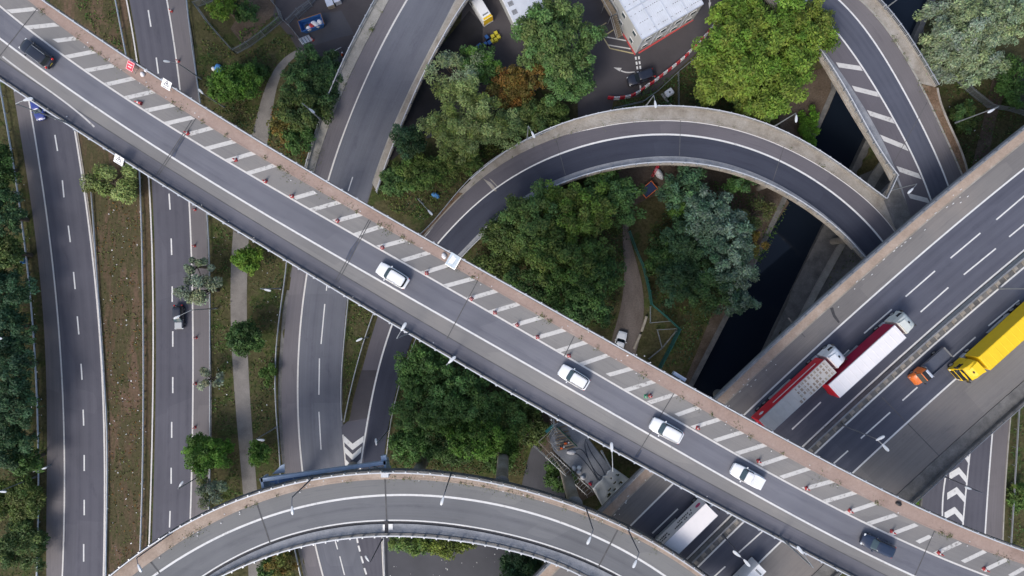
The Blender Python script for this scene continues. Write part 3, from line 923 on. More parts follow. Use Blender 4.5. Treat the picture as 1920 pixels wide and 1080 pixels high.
kA = np.stack([np.interp(np.linspace(0, 1, 40), np.linspace(0, 1, len(nEW[:76])), nEW[:76, i]) for i in range(3)], 1)
kB = np.stack([np.interp(np.linspace(0, 1, 40), np.linspace(0, 1, len(nQW)), nQW[:, i]) for i in range(3)], 1)
ribbon("inner_verge", kA, kB, M['concrete_blue'], 0.07, rn)
o = sheet("nose_paving", [(1656, 376), (1677, 332), (1690, 345), (1706, 400), (1712, 440), (1690, 470), (1681, 434), (1660, 402), (1648, 385)], 8.02, M['concrete_dark'], rn)
deck("nose_slab", world(np.array([(1646, 372), (1676, 430)]), 8.0), world(np.array([(1680, 336), (1712, 430)]), 8.0), 1.5, M['concrete_dark'], rn, -0.02)

rs = empty("chevron_ramp", (0, 0, 0), 0, "lower ramp with white arrow chevrons emerging below the motorway at bottom right", None, None, "structure")
zS = 1.0
sX = lambda pts: world(fit(pts, 2, 30, (190, 160)), zS)
s0, s1, s2, s3, s4 = sX([(1736, 900), (1730, 940), (1727, 985)]), sX([(1785, 845), (1778, 870), (1767, 975)]), sX([(1824, 800), (1820, 835), (1805, 988)]), sX([(1865, 765), (1862, 798), (1847, 1002)]), sX([(1898, 745), (1895, 775), (1880, 1010)])
ribbon("carriageway", s0, s1, M['a_road'], 0, rs); ribbon("hatching_ground", s1, s2, M['a_road'], 0, rs)
ribbon("carriageway", s2, s3, M['a_road'], 0, rs); ribbon("hard_shoulder", s3, s4, M['a_side'], 0, rs)
deck("embankment", offset(s0, -0.2) if s0[0, 0] < s4[0, 0] else s0, s4, 1.6, M['concrete_dark'], rs, -0.05)
for s in (s1, s2, s3): line("edge_line", s, 0.26, M['paint'], 0.014, rs)
sweep("kerb", s4, rect(0.2, 0.15, -0.04), M['concrete'], rs)
for k, (xm, ya, xl, xr, yb) in enumerate([(1806, 842, 1791, 1818, 866), (1798, 876, 1780, 1812, 900), (1794, 913, 1776, 1809, 937), (1790, 950, 1771, 1805, 974), (1786, 987, 1768, 1800, 1011), (1783, 1024, 1764, 1797, 1048)]):
    b = MB(); z_ = zS + 0.02; t = 13
    b.poly([W(xl, yb, z_), W(xm, ya + t, z_), W(xm, ya, z_), W(xl, yb - t, z_)])
    b.poly([W(xm, ya + t, z_), W(xr, yb + 6, z_), W(xr, yb + 6 - t, z_), W(xm, ya, z_)])
    b.build("chevron", M['paint'], rs)

# ------------------------------------------------------------------ motorway viaduct
ZM = 16.0
mr = empty("motorway_viaduct", (0, 0, 0), 0, "wide motorway viaduct with central reservation crossing the right side diagonally", "viaduct")
mE = world(fit([(1090, 1078), (1187, 982), (1262, 907), (1457, 720), (1557, 625), (1657, 537), (1760, 450), (1867, 360), (1920, 315)], 3, 120, (330, 330)), ZM)
sg = -1.0                                  # offsets to the south-east lie right of travel
mo = lambda d: offset(mE, sg * d)
deck("deck", mo(-5.1), mo(27.3), 2.0, M['concrete_dark'], mr, -0.06)
ribbon("hard_shoulder", mo(-3.3), mE, M['m_side'], 0.0, mr, 2)
ribbon("carriageway", mE, mo(9.7), M['m_lane'], 0.0, mr, 3)
ribbon("carriageway", mo(11.7), mo(17.9), M['m_lane2'], 0.0, mr, 3)
ribbon("hard_shoulder", mo(17.9), mo(25.0), M['m_side'], 0.0, mr, 2)
ribbon("verge", mo(-4.9), mo(-3.3), M['buff_walk'], 0.10, mr)
ribbon("reservation", mo(9.95), mo(11.5), M['concrete_dark'], 0.02, mr)
ribbon("verge", mo(25.0), mo(27.0), M['concrete_dark'], 0.10, mr)
sweep("kerb", mo(-3.25), rect(0.2, 0.17, -0.05), M['concrete_warm'], mr)
sweep("kerb", mo(25.05), rect(0.2, 0.17, -0.05), M['concrete_dark'], mr)
for d, mt in ((0, 'paint'), (9.7, 'paint'), (11.75, 'paint'), (17.9, 'paint')):
    line("edge_line", mo(d), 0.26, M[mt], 0.016, mr)
dashes([((1620, 625), (1672, 580)), ((1698, 556), (1753, 508)), ((1782, 484), (1838, 437)), ((1868, 412), (1922, 366)), ((1556, 690), (1592, 656)),
        ((1726, 585), (1778, 539)), ((1807, 515), (1867, 466)), ((1892, 444), (1946, 400)), ((1485, 805), (1539, 754)), ((1566, 731), (1620, 681)), ((1646, 657), (1700, 609)),
        ((1223, 1000), (1271, 954)), ((1300, 928), (1330, 900))], 0.22, ZM, mr)
dashes([((1853, 611), (1911, 563)), ((1773, 681), (1829, 632)), ((1692, 751), (1720, 726)), ((1614, 822), (1669, 773)), ((1545, 885), (1590, 845)), ((1384, 1037), (1432, 994)), ((1338, 1082), (1360, 1062))], 0.22, ZM, mr)
# barrier down the reservation, drain frames beside it
sweep("barrier", mo(10.25), [(-0.28, 0.02), (0.28, 0.02), (0.12, 0.85), (-0.12, 0.85)], M['steel_dull'], mr)
C_ = resample(mo(11.0), 1.75); Nn = normals(C_)
fr = MB(); fr.box((0, 0, 0.10), (0.10, 1.0, 0.16)); fr.box((0.42, 0, 0.08), (0.62, 0.5, 0.10)); fr.box((0.42, 0.3, 0.14), (0.5, 0.10, 0.12))
proto = None
for p, nn in zip(C_, Nn):
    if not (1000 < 960 + p[0] * F / (H - ZM) < 1990): continue
    if proto is None:
        proto = fr.build("cross_frame", M['concrete_warm'], mr)
        o = proto
    else:
        o = proto.copy(); link(o, mr)
    o.location = (p[0], p[1], ZM + 0.04)
    o.rotation_euler = (0, 0, math.atan2(-nn[0], nn[1]))
for d, inner in ((-5.0, 1), (27.1, -1)):
    P_ = mo(d)
    sweep("parapet", P_, rect(0.34, 0.75, -0.1), M['concrete_blue'] if d < 0 else M['concrete_dark'], mr)
    sweep("parapet_rail", P_, rect(0.12, 0.12, 1.0), M['steel_dull'], mr)
    posts("parapet_post", P_, 2.4, 0.12, 0.6, 0.45, M['steel_dull'], mr)
for pa, pb in (((1478, 596), (1509, 632)), ((1654, 745), (1764, 858)), ((1570, 668), (1600, 702))):
    stroke("expansion_joint", pa, pb, 0.14, ZM, M['joint'], mr, 0.012)
b = MB(); b.poly([W(1556, 578, ZM + 0.011), W(1562, 576, ZM + 0.011), W(1566, 590, ZM + 0.011), W(1575, 604, ZM + 0.011), W(1572, 606, ZM + 0.011), W(1562, 594, ZM + 0.011)])
b.build("tar_stain", M['dark'], mr)

# ------------------------------------------------------------------ curved flyover along the bottom
ZR = 22.0
rr = empty("curved_flyover", (0, 0, 0), 0, "curved single-lane flyover sweeping along the bottom edge with buff walkway", "flyover")
cv = lambda pts, e=(150, 150): world(fit(pts, 5, 110, e), ZR)
rO = cv([(207, 1080), (253, 1043), (283, 1022), (333, 992), (400, 955), (480, 923), (540, 907), (603, 893), (660, 887), (723, 883), (780, 884), (847, 890), (913, 901), (960, 910), (1027, 928), (1093, 950), (1160, 982), (1227, 1017), (1293, 1057), (1323, 1080)])
rK = cv([(245, 1080), (287, 1048), (333, 1019), (400, 978), (480, 942), (563, 917), (647, 902), (720, 897), (813, 900), (913, 914), (960, 923), (1060, 950), (1160, 992), (1227, 1027), (1293, 1068), (1310, 1080)])
rW = cv([(287, 1080), (333, 1050), (400, 1012), (480, 976), (547, 955), (613, 940), (680, 932), (723, 929), (780, 928), (830, 931), (897, 940), (960, 952), (1027, 971), (1093, 996), (1160, 1027), (1200, 1050), (1247, 1080)])
rI = cv([(380, 1080), (430, 1050), (480, 1026), (547, 1002), (613, 985), (680, 978), (723, 976), (780, 977), (847, 982), (960, 1003), (1060, 1033), (1123, 1060), (1160, 1078)])
rN = cv([(410, 1080), (480, 1048), (560, 1022), (640, 1007), (720, 999), (780, 1001), (863, 1010), (960, 1026), (1027, 1048), (1087, 1073)])
deck("deck", offset(rO, 0.25), offset(rN, -0.25), 1.7, M['concrete_dark'], rr, -0.06)
ribbon("walkway", rO, rK, M['buff_walk'], 0.13, rr)
ribbon("hard_shoulder", rK, rW, M['r_side'], 0.0, rr, 2)
ribbon("carriageway", rW, rI, M['r_lane'], 0.0, rr, 2)
line("edge_line", rW, 0.30, M['paint'], 0.016, rr)
line("edge_line", rI, 0.20, M['paint'], 0.016, rr)
sweep("kerb", rK, rect(0.2, 0.2, -0.05), M['buff_walk'], rr)
rI2 = offset(rI, -0.45)
ribbon("gutter", offset(rI, -0.12), rI2, M['dark'], 0.01, rr)
ribbon("concrete_verge", rI2, rN, M['concrete_blue'], 0.12, rr)
for P_ in (rO, rN):
    sweep("parapet", P_, rect(0.30, 0.55, -0.3), M['concrete_dark'], rr)
    sweep("parapet_rail", P_, rect(0.15, 0.10, 0.98), M['rail_white'], rr)
    sweep("lower_rail", P_, rect(0.10, 0.10, 0.60), M['steel_dull'], rr)
    posts("parapet_post", P_, 1.75, 0.15, 0.2, 0.85, M['steel'], rr, 0.16 if P_ is rO else -0.16)
for pa, pb in (((482, 945), (508, 1022)), ((722, 897), (726, 1000)), ((1160, 990), (1118, 1070)), ((278, 1048), (300, 1075))):
    stroke("expansion_joint", pa, pb, 0.22, ZR, M['joint'], rr, 0.020)
stroke("drain_gap", (724, 976), (725, 998), 0.55, ZR, M['dark'], rr, 0.128)
for pp in ((720, 988), (733, 987)):
    q = W(*pp, ZR); MB().box((q.x, q.y, ZR + 0.16), (0.3 if pp[0] < 725 else 0.6, 0.85, 0.1)).build("cover_plate", M['steel'], rr)
q = W(724, 887, ZR); MB().bbox((q.x, q.y, ZR + 0.55), (1.1, 0.7, 0.9), 0.06).build("parapet_pilaster", M['rail_white'], rr)
q = W(938, 908, ZR); MB().bbox((q.x, q.y, ZR + 0.16), (0.8, 0.8, 0.12), 0.04).build("access_cover", M['concrete'], rr)

# ------------------------------------------------------------------ long flyover, top left to bottom right
ZT = 29.0
tt = empty("long_flyover", (0, 0, 0), 0, "topmost long flyover with brown walkway and white hatching, crossing the whole picture", "flyover")
tv = lambda pts: world(fit(pts, 5, 130, (180, 180)), ZT)
tS = tv([(0, 147), (53, 183), (133, 233), (187, 268), (247, 307), (327, 360), (480, 453), (570, 507), (653, 555), (710, 590), (773, 627), (850, 670), (960, 732), (1070, 802), (1147, 840), (1190, 867), (1260, 902), (1333, 940), (1440, 996), (1490, 1025), (1597, 1080)])
tB = tv([(0, 72), (87, 137), (167, 192), (253, 250), (333, 305), (430, 360), (480, 392), (577, 445), (653, 492), (720, 530), (787, 570), (850, 607), (960, 668), (1050, 720), (1133, 765), (1217, 813), (1293, 858), (1360, 895), (1440, 939), (1537, 995), (1630, 1042), (1717, 1080)])
tA = tv([(0, 12), (53, 53), (133, 115), (200, 162), (273, 208), (350, 255), (427, 302), (480, 333), (518, 360), (593, 402), (667, 440), (753, 488), (833, 535), (893, 570), (960, 612), (1067, 673), (1147, 719), (1237, 770), (1340, 825), (1440, 884), (1550, 947), (1633, 987), (1707, 1020), (1773, 1048), (1850, 1080)])
tK = tv([(55, 0), (107, 43), (167, 87), (213, 120), (250, 143), (287, 168), (325, 193), (363, 220), (397, 240), (440, 267), (480, 290), (610, 360), (680, 400), (727, 427), (763, 448), (807, 475), (887, 523), (960, 560), (1017, 595), (1060, 620), (1100, 642), (1142, 667), (1190, 695), (1270, 739), (1310, 762), (1353, 786), (1393, 809), (1440, 834), (1517, 877), (1563, 900), (1603, 921), (1643, 943), (1683, 963), (1720, 981), (1800, 1013), (1847, 1032), (1920, 1055)])
tN = tv([(80, 0), (133, 37), (187, 73), (240, 108), (313, 157), (382, 202), (480, 263), (570, 315), (647, 360), (747, 417), (813, 455), (867, 485), (960, 538), (1060, 595), (1160, 655), (1237, 698), (1290, 725), (1387, 775), (1440, 804), (1573, 870), (1680, 933), (1770, 977), (1840, 1005), (1920, 1027)])
tG = offset(tS, 2.1)
deck("deck", offset(tN, 0.2), offset(tS, -0.2), 1.8, M['concrete_dark'], tt, -0.06)
ribbon("drainage_strip", tS, tG, M['t_gutter'], 0.0, tt, 2)
ribbon("hard_shoulder", tG, tB, M['t_side'], 0.0, tt, 2)
ribbon("carriageway", tB, tA, M['t_lane'], 0.0, tt, 3)
ribbon("hatched_shoulder", tA, tK, M['t_side'], 0.0, tt, 2)
ribbon("walkway", tK, tN, M['brown_walk'], 0.13, tt)
sweep("kerb", tK, rect(0.16, 0.2, -0.05), M['brown_walk'], tt)
line("edge_line", tB, 0.24, M['paint'], 0.016, tt)
line("edge_line", tA, 0.23, M['paint_warm'], 0.016, tt)
line("drain_slot", tG, 0.10, M['joint'], 0.012, tt)
line("edge_line", world(fit([(5, 106), (60, 147), (120, 190), (177, 238)], 3, 30, (0, 0)), ZT), 0.22, M['paint_worn'], 0.016, tt)
Z3 = [((0, 0), [(50, 65), (200, 50), (155, 155), (320, 138), (310, 230), (430, 215), (378, 320), (530, 290), (487, 397), (640, 368), (600, 475), (755, 440), (713, 550), (865, 515), (825, 622), (975, 590), (935, 695), (1085, 660), (1060, 755), (1190, 720), (1165, 835), (1320, 795), (1275, 905), (1430, 860), (1395, 975), (1560, 925)]),
      ((480, 360), [(215, 35), (335, 0), (315, 100), (475, 55), (440, 165), (600, 122), (560, 240), (715, 190), (690, 310), (850, 268), (825, 385), (975, 340), (940, 455), (1100, 405), (1060, 530), (1220, 487), (1200, 600), (1355, 555), (1320, 675), (1480, 628)]),
      ((960, 360), [(10, 750), (170, 703), (130, 822), (295, 775), (255, 895), (415, 845), (385, 970), (545, 915), (540, 1030), (680, 990), (640, 1115), (800, 1065)]),
      ((960, 720), [(770, 105), (925, 55), (925, 175), (1050, 130), (1015, 245), (1175, 195), (1140, 318), (1295, 270), (1265, 390), (1430, 340), (1395, 455), (1545, 405)]),
      ((1440, 720), [(75, 525), (230, 475), (200, 590), (365, 545), (320, 660), (490, 610), (440, 725), (605, 670), (565, 785), (720, 735), (690, 845), (835, 790), (840, 890), (915, 855), (940, 955), (1080, 890), (1095, 1000), (1220, 940), (1210, 1050), (1345, 985), (1360, 1080), (1440, 1035)])]
for (ox, oy), ps in Z3:
    q = PT((ox, oy, 3.0), ps)
    for a, b in zip(q[0::2], q[1::2]):
        stroke("hatch_bar", a, b, 0.54, ZT, M['paint_worn'], tt, 0.018, sq=(0.84, 0.54))
for P_, o_ in ((tS, -0.12), (tN, 0.12)):
    sweep("parapet", P_, rect(0.30, 0.55, -0.3), M['concrete_dark'], tt)
    sweep("parapet_rail", P_, rect(0.15, 0.10, 0.98), M['rail_white'], tt)
    sweep("lower_rail", P_, rect(0.10, 0.10, 0.60), M['steel_dull'], tt)
    posts("parapet_post", P_, 2.3, 0.16, 0.2, 0.85, M['steel'], tt, o_)
jts = [((73, 12), (0, 105)), ((370, 218), (298, 328)), ((360, 225), (292, 330)), ((693, 410), (630, 525)), ((695, 414), (634, 528)), ((897, 524), (838, 635)), ((1083, 617), (1058, 668)), ((1273, 722), (1194, 853)), ((1752, 995), (1715, 1080))]
for pa, pb in jts:
    stroke("expansion_joint", pa, pb, 0.12, ZT, M['joint'], tt, 0.020)
pp_ = plain('repair_patch_tar', (0.062, 0.072, 0.105), 0.9, 0, 0.45, 0.9)
for q in ([(341, 257), (347, 259), (334, 280), (328, 294), (320, 293), (328, 277)], [(668, 452), (673, 455), (660, 478), (655, 488), (648, 486), (656, 468)], [(1199, 842), (1204, 845), (1196, 859), (1190, 856)]):
    sheet("repair_patch", q, ZT + 0.013, pp_, tt)


# ------------------------------------------------------------------ piers
def column_at(parent, p, top, r=0.75, mat=None):
    b = MB()
    b.path([(p[0], p[1], -3.2), (p[0], p[1], top - 2.2), (p[0], p[1], top)], [r, r, r * 1.25], 16)
    return b.build("column", mat or M['concrete_warm'], parent, True)


def piers(parent, C1, C2, z, thick, step, k=2, r=0.8, skip=(), dry=1.5):
    cmid = (CL + CR) / 2; chalf = np.hypot(*(CL - CR)[:, :2].T).mean() / 2 + dry
    mid = resample((C1 + C2) / 2, step)
    Nn = normals(mid)
    wdt = np.hypot(*(C1 - C2)[:, :2].T).mean()
    for i, (p, nn) in enumerate(zip(mid, Nn)):
        if i in skip or abs(p[0]) > 110 or abs(p[1]) > 62 or dist_to(cmid, np.array([p[:2]]))[0] < chalf: continue
        b = MB(); zt = (p[2] if z is None else z) - thick - 0.02
        a = math.atan2(nn[1], nn[0])
        b.box((p[0], p[1], zt - 0.6), (wdt * 0.8, 1.6, 1.2), a)
        b.build("crosshead", M['concrete_dark'], parent)
        for j in range(k):
            u = (j - (k - 1) / 2) * wdt * 0.62 / max(1, k - 1) if k > 1 else 0
            column_at(parent, (p[0] + nn[0] * u, p[1] + nn[1] * u), zt - 1.1, r)


piers(mr, mo(-5), mo(27), ZM, 2.0, 21.0, 4, 0.9)
piers(rl, lp[i0:], lr[i0:len(lp)], None, 1.5, 17.0, 2, 0.6)
piers(rn, world(nDeckA, 8.0)[:70], world(nDeckB, 8.0)[:70], 8.0, 1.5, 16.0, 2, 0.7, dry=6.0)
for px in ((941, 902), (1076, 940), (760, 930), (600, 945), (480, 990)):
    q = W(px[0], px[1], ZR - 3)
    column_at(rr, (q.x, q.y), ZR - 1.7, 0.95)
for px in ((120, 130), (235, 206), (420, 322), (505, 375), (690, 480), (1000, 660), (1120, 730), (1240, 795), (1560, 975)):
    q = W(px[0], px[1], ZT - 3)
    for s_ in (-1, 1):
        column_at(tt, (q.x + s_ * 1.7, q.y + s_ * 2.7), ZT - 1.8, 0.85)

# ------------------------------------------------------------------ guard rails, fences
def guard_rail(pts, z, label, mat='steel', deg=4, ext=(0, 0), h=0.72):
    C = world(fit(pts, deg, 70, ext), z)
    e = empty("guard_rail", tuple(C[0]), 0, label, "guard rail", "steel guard rails along the roads")
    C = C - C[0]
    sweep("beam", C, [(-0.05, h - 0.3), (0.03, h - 0.24), (-0.05, h - 0.16), (0.03, h - 0.08), (-0.03, h), (-0.10, h), (-0.10, h - 0.3)], M[mat], e)
    posts("post", C, 3.2, 0.10, -0.1, h, M['steel_dull'], e, -0.14)
    return e


guard_rail([(7, 173), (20, 250), (38, 357), (57, 500), (65, 600), (73, 720), (77, 853), (74, 1080)], 0, "long steel guard rail at the far left beside the dark trees", ext=(60, 60))
guard_rail([(220, 0), (240, 103)], 0, "short pale blue guard rail above the flyover left of the road", 'rail_white', ext=(80, 60))
guard_rail([(267, 360), (271, 493), (273, 693), (273, 720), (272, 840), (267, 1023)], 0, "pale blue guard rail along the right side of the brown median", 'rail_white', ext=(60, 80))
guard_rail([(200, 740), (204, 850), (203, 960), (201, 1080)], 0, "low grey guard rail along the left side of the brown median, lower half", ext=(380, 60), h=0.5)
guard_rail([(353, 0), (360, 60), (370, 133), (380, 200)], 0, "guard rail right of the road between verge and shoulder, above the flyover", ext=(80, 60))
guard_rail([(392, 407), (396, 493), (397, 600), (397, 693), (397, 813), (396, 907)], 0, "guard rail right of the road between shoulder and footpath, below the flyover", ext=(60, 100))
guard_rail([(540, 492), (530, 567), (522, 643), (518, 720), (522, 787), (528, 877)], 0, "guard rail left of the slip road below the flyover", ext=(40, 60))
guard_rail([(655, 558), (647, 643), (642, 720), (643, 787)], 0, "guard rail on the left side of the narrow grass wedge", ext=(40, 0), deg=3)
guard_rail([(702, 587), (680, 653), (662, 720), (647, 790)], 0, "guard rail on the right side of the narrow grass wedge", ext=(40, 0), deg=3)
guard_rail([(782, 632), (766, 675), (745, 740), (731, 815), (726, 862)], 0, "guard rail beside the dense trees, right of the lower loop arm", ext=(40, 0), deg=3)
guard_rail([(555, 1027), (567, 1080)], 0, "short guard rail left of the slip road at the bottom edge", ext=(0, 60))
guard_rail([(721, 1005), (722, 1045), (723, 1080)], 0, "short guard rail right of the merged road at the bottom edge", ext=(0, 60))
guard_rail([(707, 362), (722, 318)], 0.4, "short guard rail at the end of the slip road parapet", ext=(0, 0))
guard_rail([(1907, 763), (1900, 880), (1892, 1013)], 1.0, "guard rail right of the chevron ramp at the lower right", ext=(60, 60))
guard_rail([(786, 441), (817, 409), (855, 366), (895, 320), (925, 299), (958, 280), (1000, 257), (1042, 240)], lambda x, y: zL(x, y) + 0.1, "guard rail along the outer edge of the loop ramp before the bridge", ext=(10, 0))
guard_rail([(853, 497), (868, 479), (905, 443), (932, 418), (967, 391), (1010, 364), (1060, 340)], lambda x, y: zL(x, y) + 0.1, "guard rail along the inner edge of the loop ramp before the bridge", ext=(0, 0))

# parapets of the ramps
def parapet(C, parent, mat='rail_white', up='concrete_warm', off=0.1, step=2.0):
    sweep("parapet", C, rect(0.28, 0.45, -0.2), M[up], parent)
    sweep("parapet_rail", C, rect(0.14, 0.10, 0.98), M[mat], parent)
    sweep("lower_rail", C, rect(0.08, 0.08, 0.60), M['steel_dull'], parent)
    posts("parapet_post", C, step, 0.14, 0.2, 0.85, M['steel'], parent, off)


parapet(lp[i0 - 2:], rl, 'rail_white', 'concrete_warm', 0.1)
parapet(lr[i0 + 6:], rl, 'rail_white', 'concrete_warm', -0.1)
parapet(nPW, rn, 'steel', 'concrete_warm')
parapet(nQW, rn, 'rail_white', 'concrete_warm', -0.1)
parapet(world(np.array([(1677, 330), (1670, 345), (1663, 360), (1656, 374)]), 8.0), rn, 'rail_white', 'concrete_warm')
parapet(cRailW[:n_up - 2], rc, 'steel', 'concrete', -0.1)
parapet(cPW, rc, 'rail_white', 'concrete_warm', 0.1)


def fence(pts, label, h=2.4, mat='fence_grey', z=0.0, gap=0.16, pale=0.05, name="palisade_fence"):
    P = [W(x, y, z) for x, y in pts]
    o0 = P[0].copy()
    e = empty(name, tuple(o0), 0, label, "fence", "steel fences")
    P = [p - o0 for p in P]
    rails, pales = MB(), MB()
    for a, b in zip(P[:-1], P[1:]):
        d = b - a
        L = d.length
        ang = math.atan2(d.y, d.x)
        for zz in (0.35, h - 0.35):
            rails.box(tuple((a + b) / 2 + Vector((0, 0, zz))), (L, 0.05, 0.06), ang)
        for i in range(int(L / gap)):
            p = a + d * ((i + 0.5) * gap / L)
            pales.box((p.x, p.y, h / 2), (pale, 0.03, h - 0.06), ang)
    pb = MB()
    for p in P:
        pb.box((p.x, p.y, h / 2), (0.09, 0.09, h + 0.05))
    rails.build("rail", M[mat], e)
    pales.build("pale", M[mat], e, kind="stuff")
    pb.build("post", M[mat], e, kind="stuff")
    return e


fence([(372, 14), (388, 8), (402, 2)], "top-left end of the grey fence beside the bright green shrub")
fence([(372, 14), (394, 45), (418, 73), (444, 102)], "grey palisade fence down the left side of the earth enclosure")
fence([(444, 102), (470, 88), (498, 68), (532, 40)], "grey palisade fence along the lower side of the earth enclosure")
fence([(532, 40), (526, 22), (514, 8), (508, -20)], "grey fence up the right side of the earth enclosure")
fence([(532, 40), (548, 55), (560, 70), (571, 84)], "grey fence running down to the blue skip", h=2.0)
fence([(543, 45), (562, 25), (586, 8), (600, -8)], "outer of two parallel grey fences above the blue skip", h=2.0)
fence([(560, 36), (574, 22), (586, 12)], "inner of two parallel grey fences above the blue skip", h=2.0)
fence([(1178, 435), (1190, 468), (1204, 500), (1215, 545), (1219, 570), (1245, 592), (1271, 616)], "long green mesh fence beside the service track", 2.2, 'fence_green', gap=0.14, pale=0.06)
fence([(1271, 616), (1255, 648), (1236, 684), (1225, 710)], "green mesh fence section nearest the long flyover", 2.4, 'fence_green', gap=0.10, pale=0.07)
fence([(1218, 575), (1218, 605), (1253, 602)], "bare frame fence at the corner above the small grass triangle", 1.2, 'fence_grey', gap=2.0, name="frame_fence")
fence([(1265, 616), (1231, 618), (1240, 652), (1266, 620)], "triangular bare frame enclosure beside the green fence", 1.2, 'fence_grey', gap=2.0, name="frame_fence")
fence([(1240, 652), (1215, 672)], "short bare frame fence running to the long flyover", 1.2, 'fence_grey', gap=2.0, name="frame_fence")
fence([(1785, 145), (1815, 175), (1850, 202), (1890, 208), (1935, 222)], "grey mesh fence crossing the bank beside the silver tree", 2.0, 'fence_grey', gap=0.12)
fence([(1912, 120), (1906, 190), (1930, 215)], "grey mesh fence at the right edge beyond the earth path", 2.0, 'fence_grey', gap=0.12)
fence([(1300, 112), (1272, 135), (1235, 170), (1205, 192), (1150, 205)], "dark fence between the striped barriers and the loop ramp", 1.3, 'fence_grey', gap=0.3)
fence([(1270, 138), (1271, 200)], "straight fence running down to the loop ramp from the yard", 1.3, 'fence_grey', gap=0.3)
fence([(1012, 760), (986, 822), (1033, 862), (1062, 895)], "light wire fence around the scaffolded pier", 1.6, 'fence_grey', gap=0.5, pale=0.03)


# ------------------------------------------------------------------ street lamps
def lamp(base, head, zb, label, h=9.0, mat='pole', twin=None, hs=1.0):
    """base pixel on the surface at height zb, head pixel at the lantern's own height"""
    p = W(*base, zb)
    e = empty("street_lamp", tuple(p), 0, label, "street lamp", "street lamps over the junction")
    top = Vector((0, 0, h))
    b = MB(); b.path([(0, 0, 0), (0, 0, h * 0.2), (0, 0, h)], [0.13, 0.11, 0.065], 8); b.build("column", M[mat], e, True)
    MB().tube((0, 0, -0.05), (0, 0, 0.9), 0.16, 0.15, 10).build("base_sleeve", M[mat], e, True)
    for hd in ([head] if twin is None else [head, twin]):
        q = W(*hd, zb + h + 0.3) - p
        d = Vector((q.x, q.y, 0))
        if d.length < 0.4: d = Vector((0.4, 0.2, 0))
        if d.length > 3.2: d = d.normalized() * 3.2
        b = MB(); b.path([top, top + Vector((d.x * 0.4, d.y * 0.4, 0.22)), top + Vector((d.x * 0.9, d.y * 0.9, 0.3))], [0.06, 0.05, 0.04], 7)
        b.build("arm", M[mat], e, True)
        u = d.normalized()
        c = top + d + Vector((0, 0, 0.28))
        a = math.atan2(u.y, u.x)
        R = Matrix.Rotation(a, 3, 'Z')
        rings = []
        for x, wy, zt in ((-0.62, 0.07, 0.04), (-0.40, 0.15, 0.10), (0.0, 0.20, 0.13), (0.34, 0.19, 0.12), (0.52, 0.10, 0.05)):
            rings.append([c + R @ Vector((x * hs, y * wy * hs, z_)) for y, z_ in ((-1, 0), (-0.7, zt), (0.7, zt), (1, 0), (0.7, -0.09), (-0.7, -0.09))])
        MB().loft(rings).build("lantern", M['lamp_head'], e, True)
    return e


lamp((133, 233), (53, 186), ZT, "street lamp on the long flyover's lower parapet above the blue car")
lamp((768, 624), (757, 612), ZT, "street lamp on the long flyover's parapet over the lower loop arm")
lamp((851, 668), (848, 674), ZT, "street lamp on the long flyover's parapet above the dense green trees")
lamp((1128, 846), (1147, 838), ZT, "street lamp on the long flyover's parapet beside the scaffolding")
lamp((1462, 1006), (1500, 1031), ZT, "street lamp on the long flyover's lower parapet near the navy car")
lamp((377, 148), (312, 115), 0, "street lamp over the upper right-hand road beside the verge", 7.5)
lamp((421, 201), (376, 171), 0, "street lamp standing in the verge above the flyover's triangular sign", 7.5)
lamp((408, 578), (331, 595), 0, "street lamp whose arm crosses the black and silver car", 9)
lamp((385, 886), (340, 907), 0, "street lamp by the bright green dome tree", 9)
lamp((64, 626), (-2, 634), 0, "street lamp at the left edge halfway down", 8)
lamp((36, 362), (-20, 358), 0, "street lamp at the left edge below the flyover", 7)
lamp((70, 893), (6, 922), 0, "street lamp at the lower left edge among bushes", 8)
lamp((95, 872), (83, 878), 0, "small lamp head beside the lower left guard rail", 4, hs=0.8)
lamp((600, 223), (585, 208), 4.5, "street lamp between dark shrubs and the upper slip road", 9)
lamp((527, 541), (502, 544), 0, "street lamp in the grass left of the slip road below the flyover", 9)
lamp((690, 632), (671, 637), 0, "street lamp in the narrow grass wedge", 7.5)
lamp((520, 800), (490, 825), 0, "street lamp left of the slip road near the chevrons", 9)
lamp((727, 808), (705, 828), 0, "street lamp over the lower loop arm beside the chevrons", 9)
lamp((716, 1012), (688, 1047), 0, "street lamp over the merged road at the bottom edge", 9, 'pole_dark')
lamp((793, 382), (807, 399), 1.0, "street lamp on the grass inside the upper loop junction", 6)
lamp((988, 262), (1000, 253), 4.0, "street lamp at the outer rim of the loop ramp, left of the yard", 9)
lamp((1210, 200), (1229, 196), 8.0, "street lamp at the top of the loop ramp below the black van", 6)
lamp((1450, 238), (1493, 223), 8.0, "street lamp on the loop ramp's rim under the yellow-green tree", 8)
lamp((1667, 358), (1707, 358), 8.0, "street lamp in the concrete nose between loop ramp and hatched ramp", 7)
lamp((1792, 230), (1858, 208), 8.0, "street lamp on the leafy verge of the hatched ramp", 9)
lamp((1657, 18), (1712, -14), 8.0, "street lamp on the hatched ramp's outer parapet at the top edge", 7)
lamp((1578, 796), (1641, 822), ZM, "twin-headed lamp in the motorway reservation, right of the long flyover", 9, 'pole', (1661, 840), 1.15)
lamp((1353, 1000), (1381, 1038), ZM, "twin-headed lamp in the motorway reservation between the two flyovers", 9, 'pole_dark', (1401, 1056), 1.15)
lamp((1873, 541), (1960, 543), ZM, "lamp in the motorway reservation above the yellow lorry", 9, 'pole')
lamp((586, 896), (548, 958), ZR, "leftmost full street lamp on the curved flyover, above the blue gantry", 8.2, 'pole_dark')
lamp((846, 887), (829, 940), ZR, "middle street lamp on the curved flyover", 8.2, 'pole_dark')
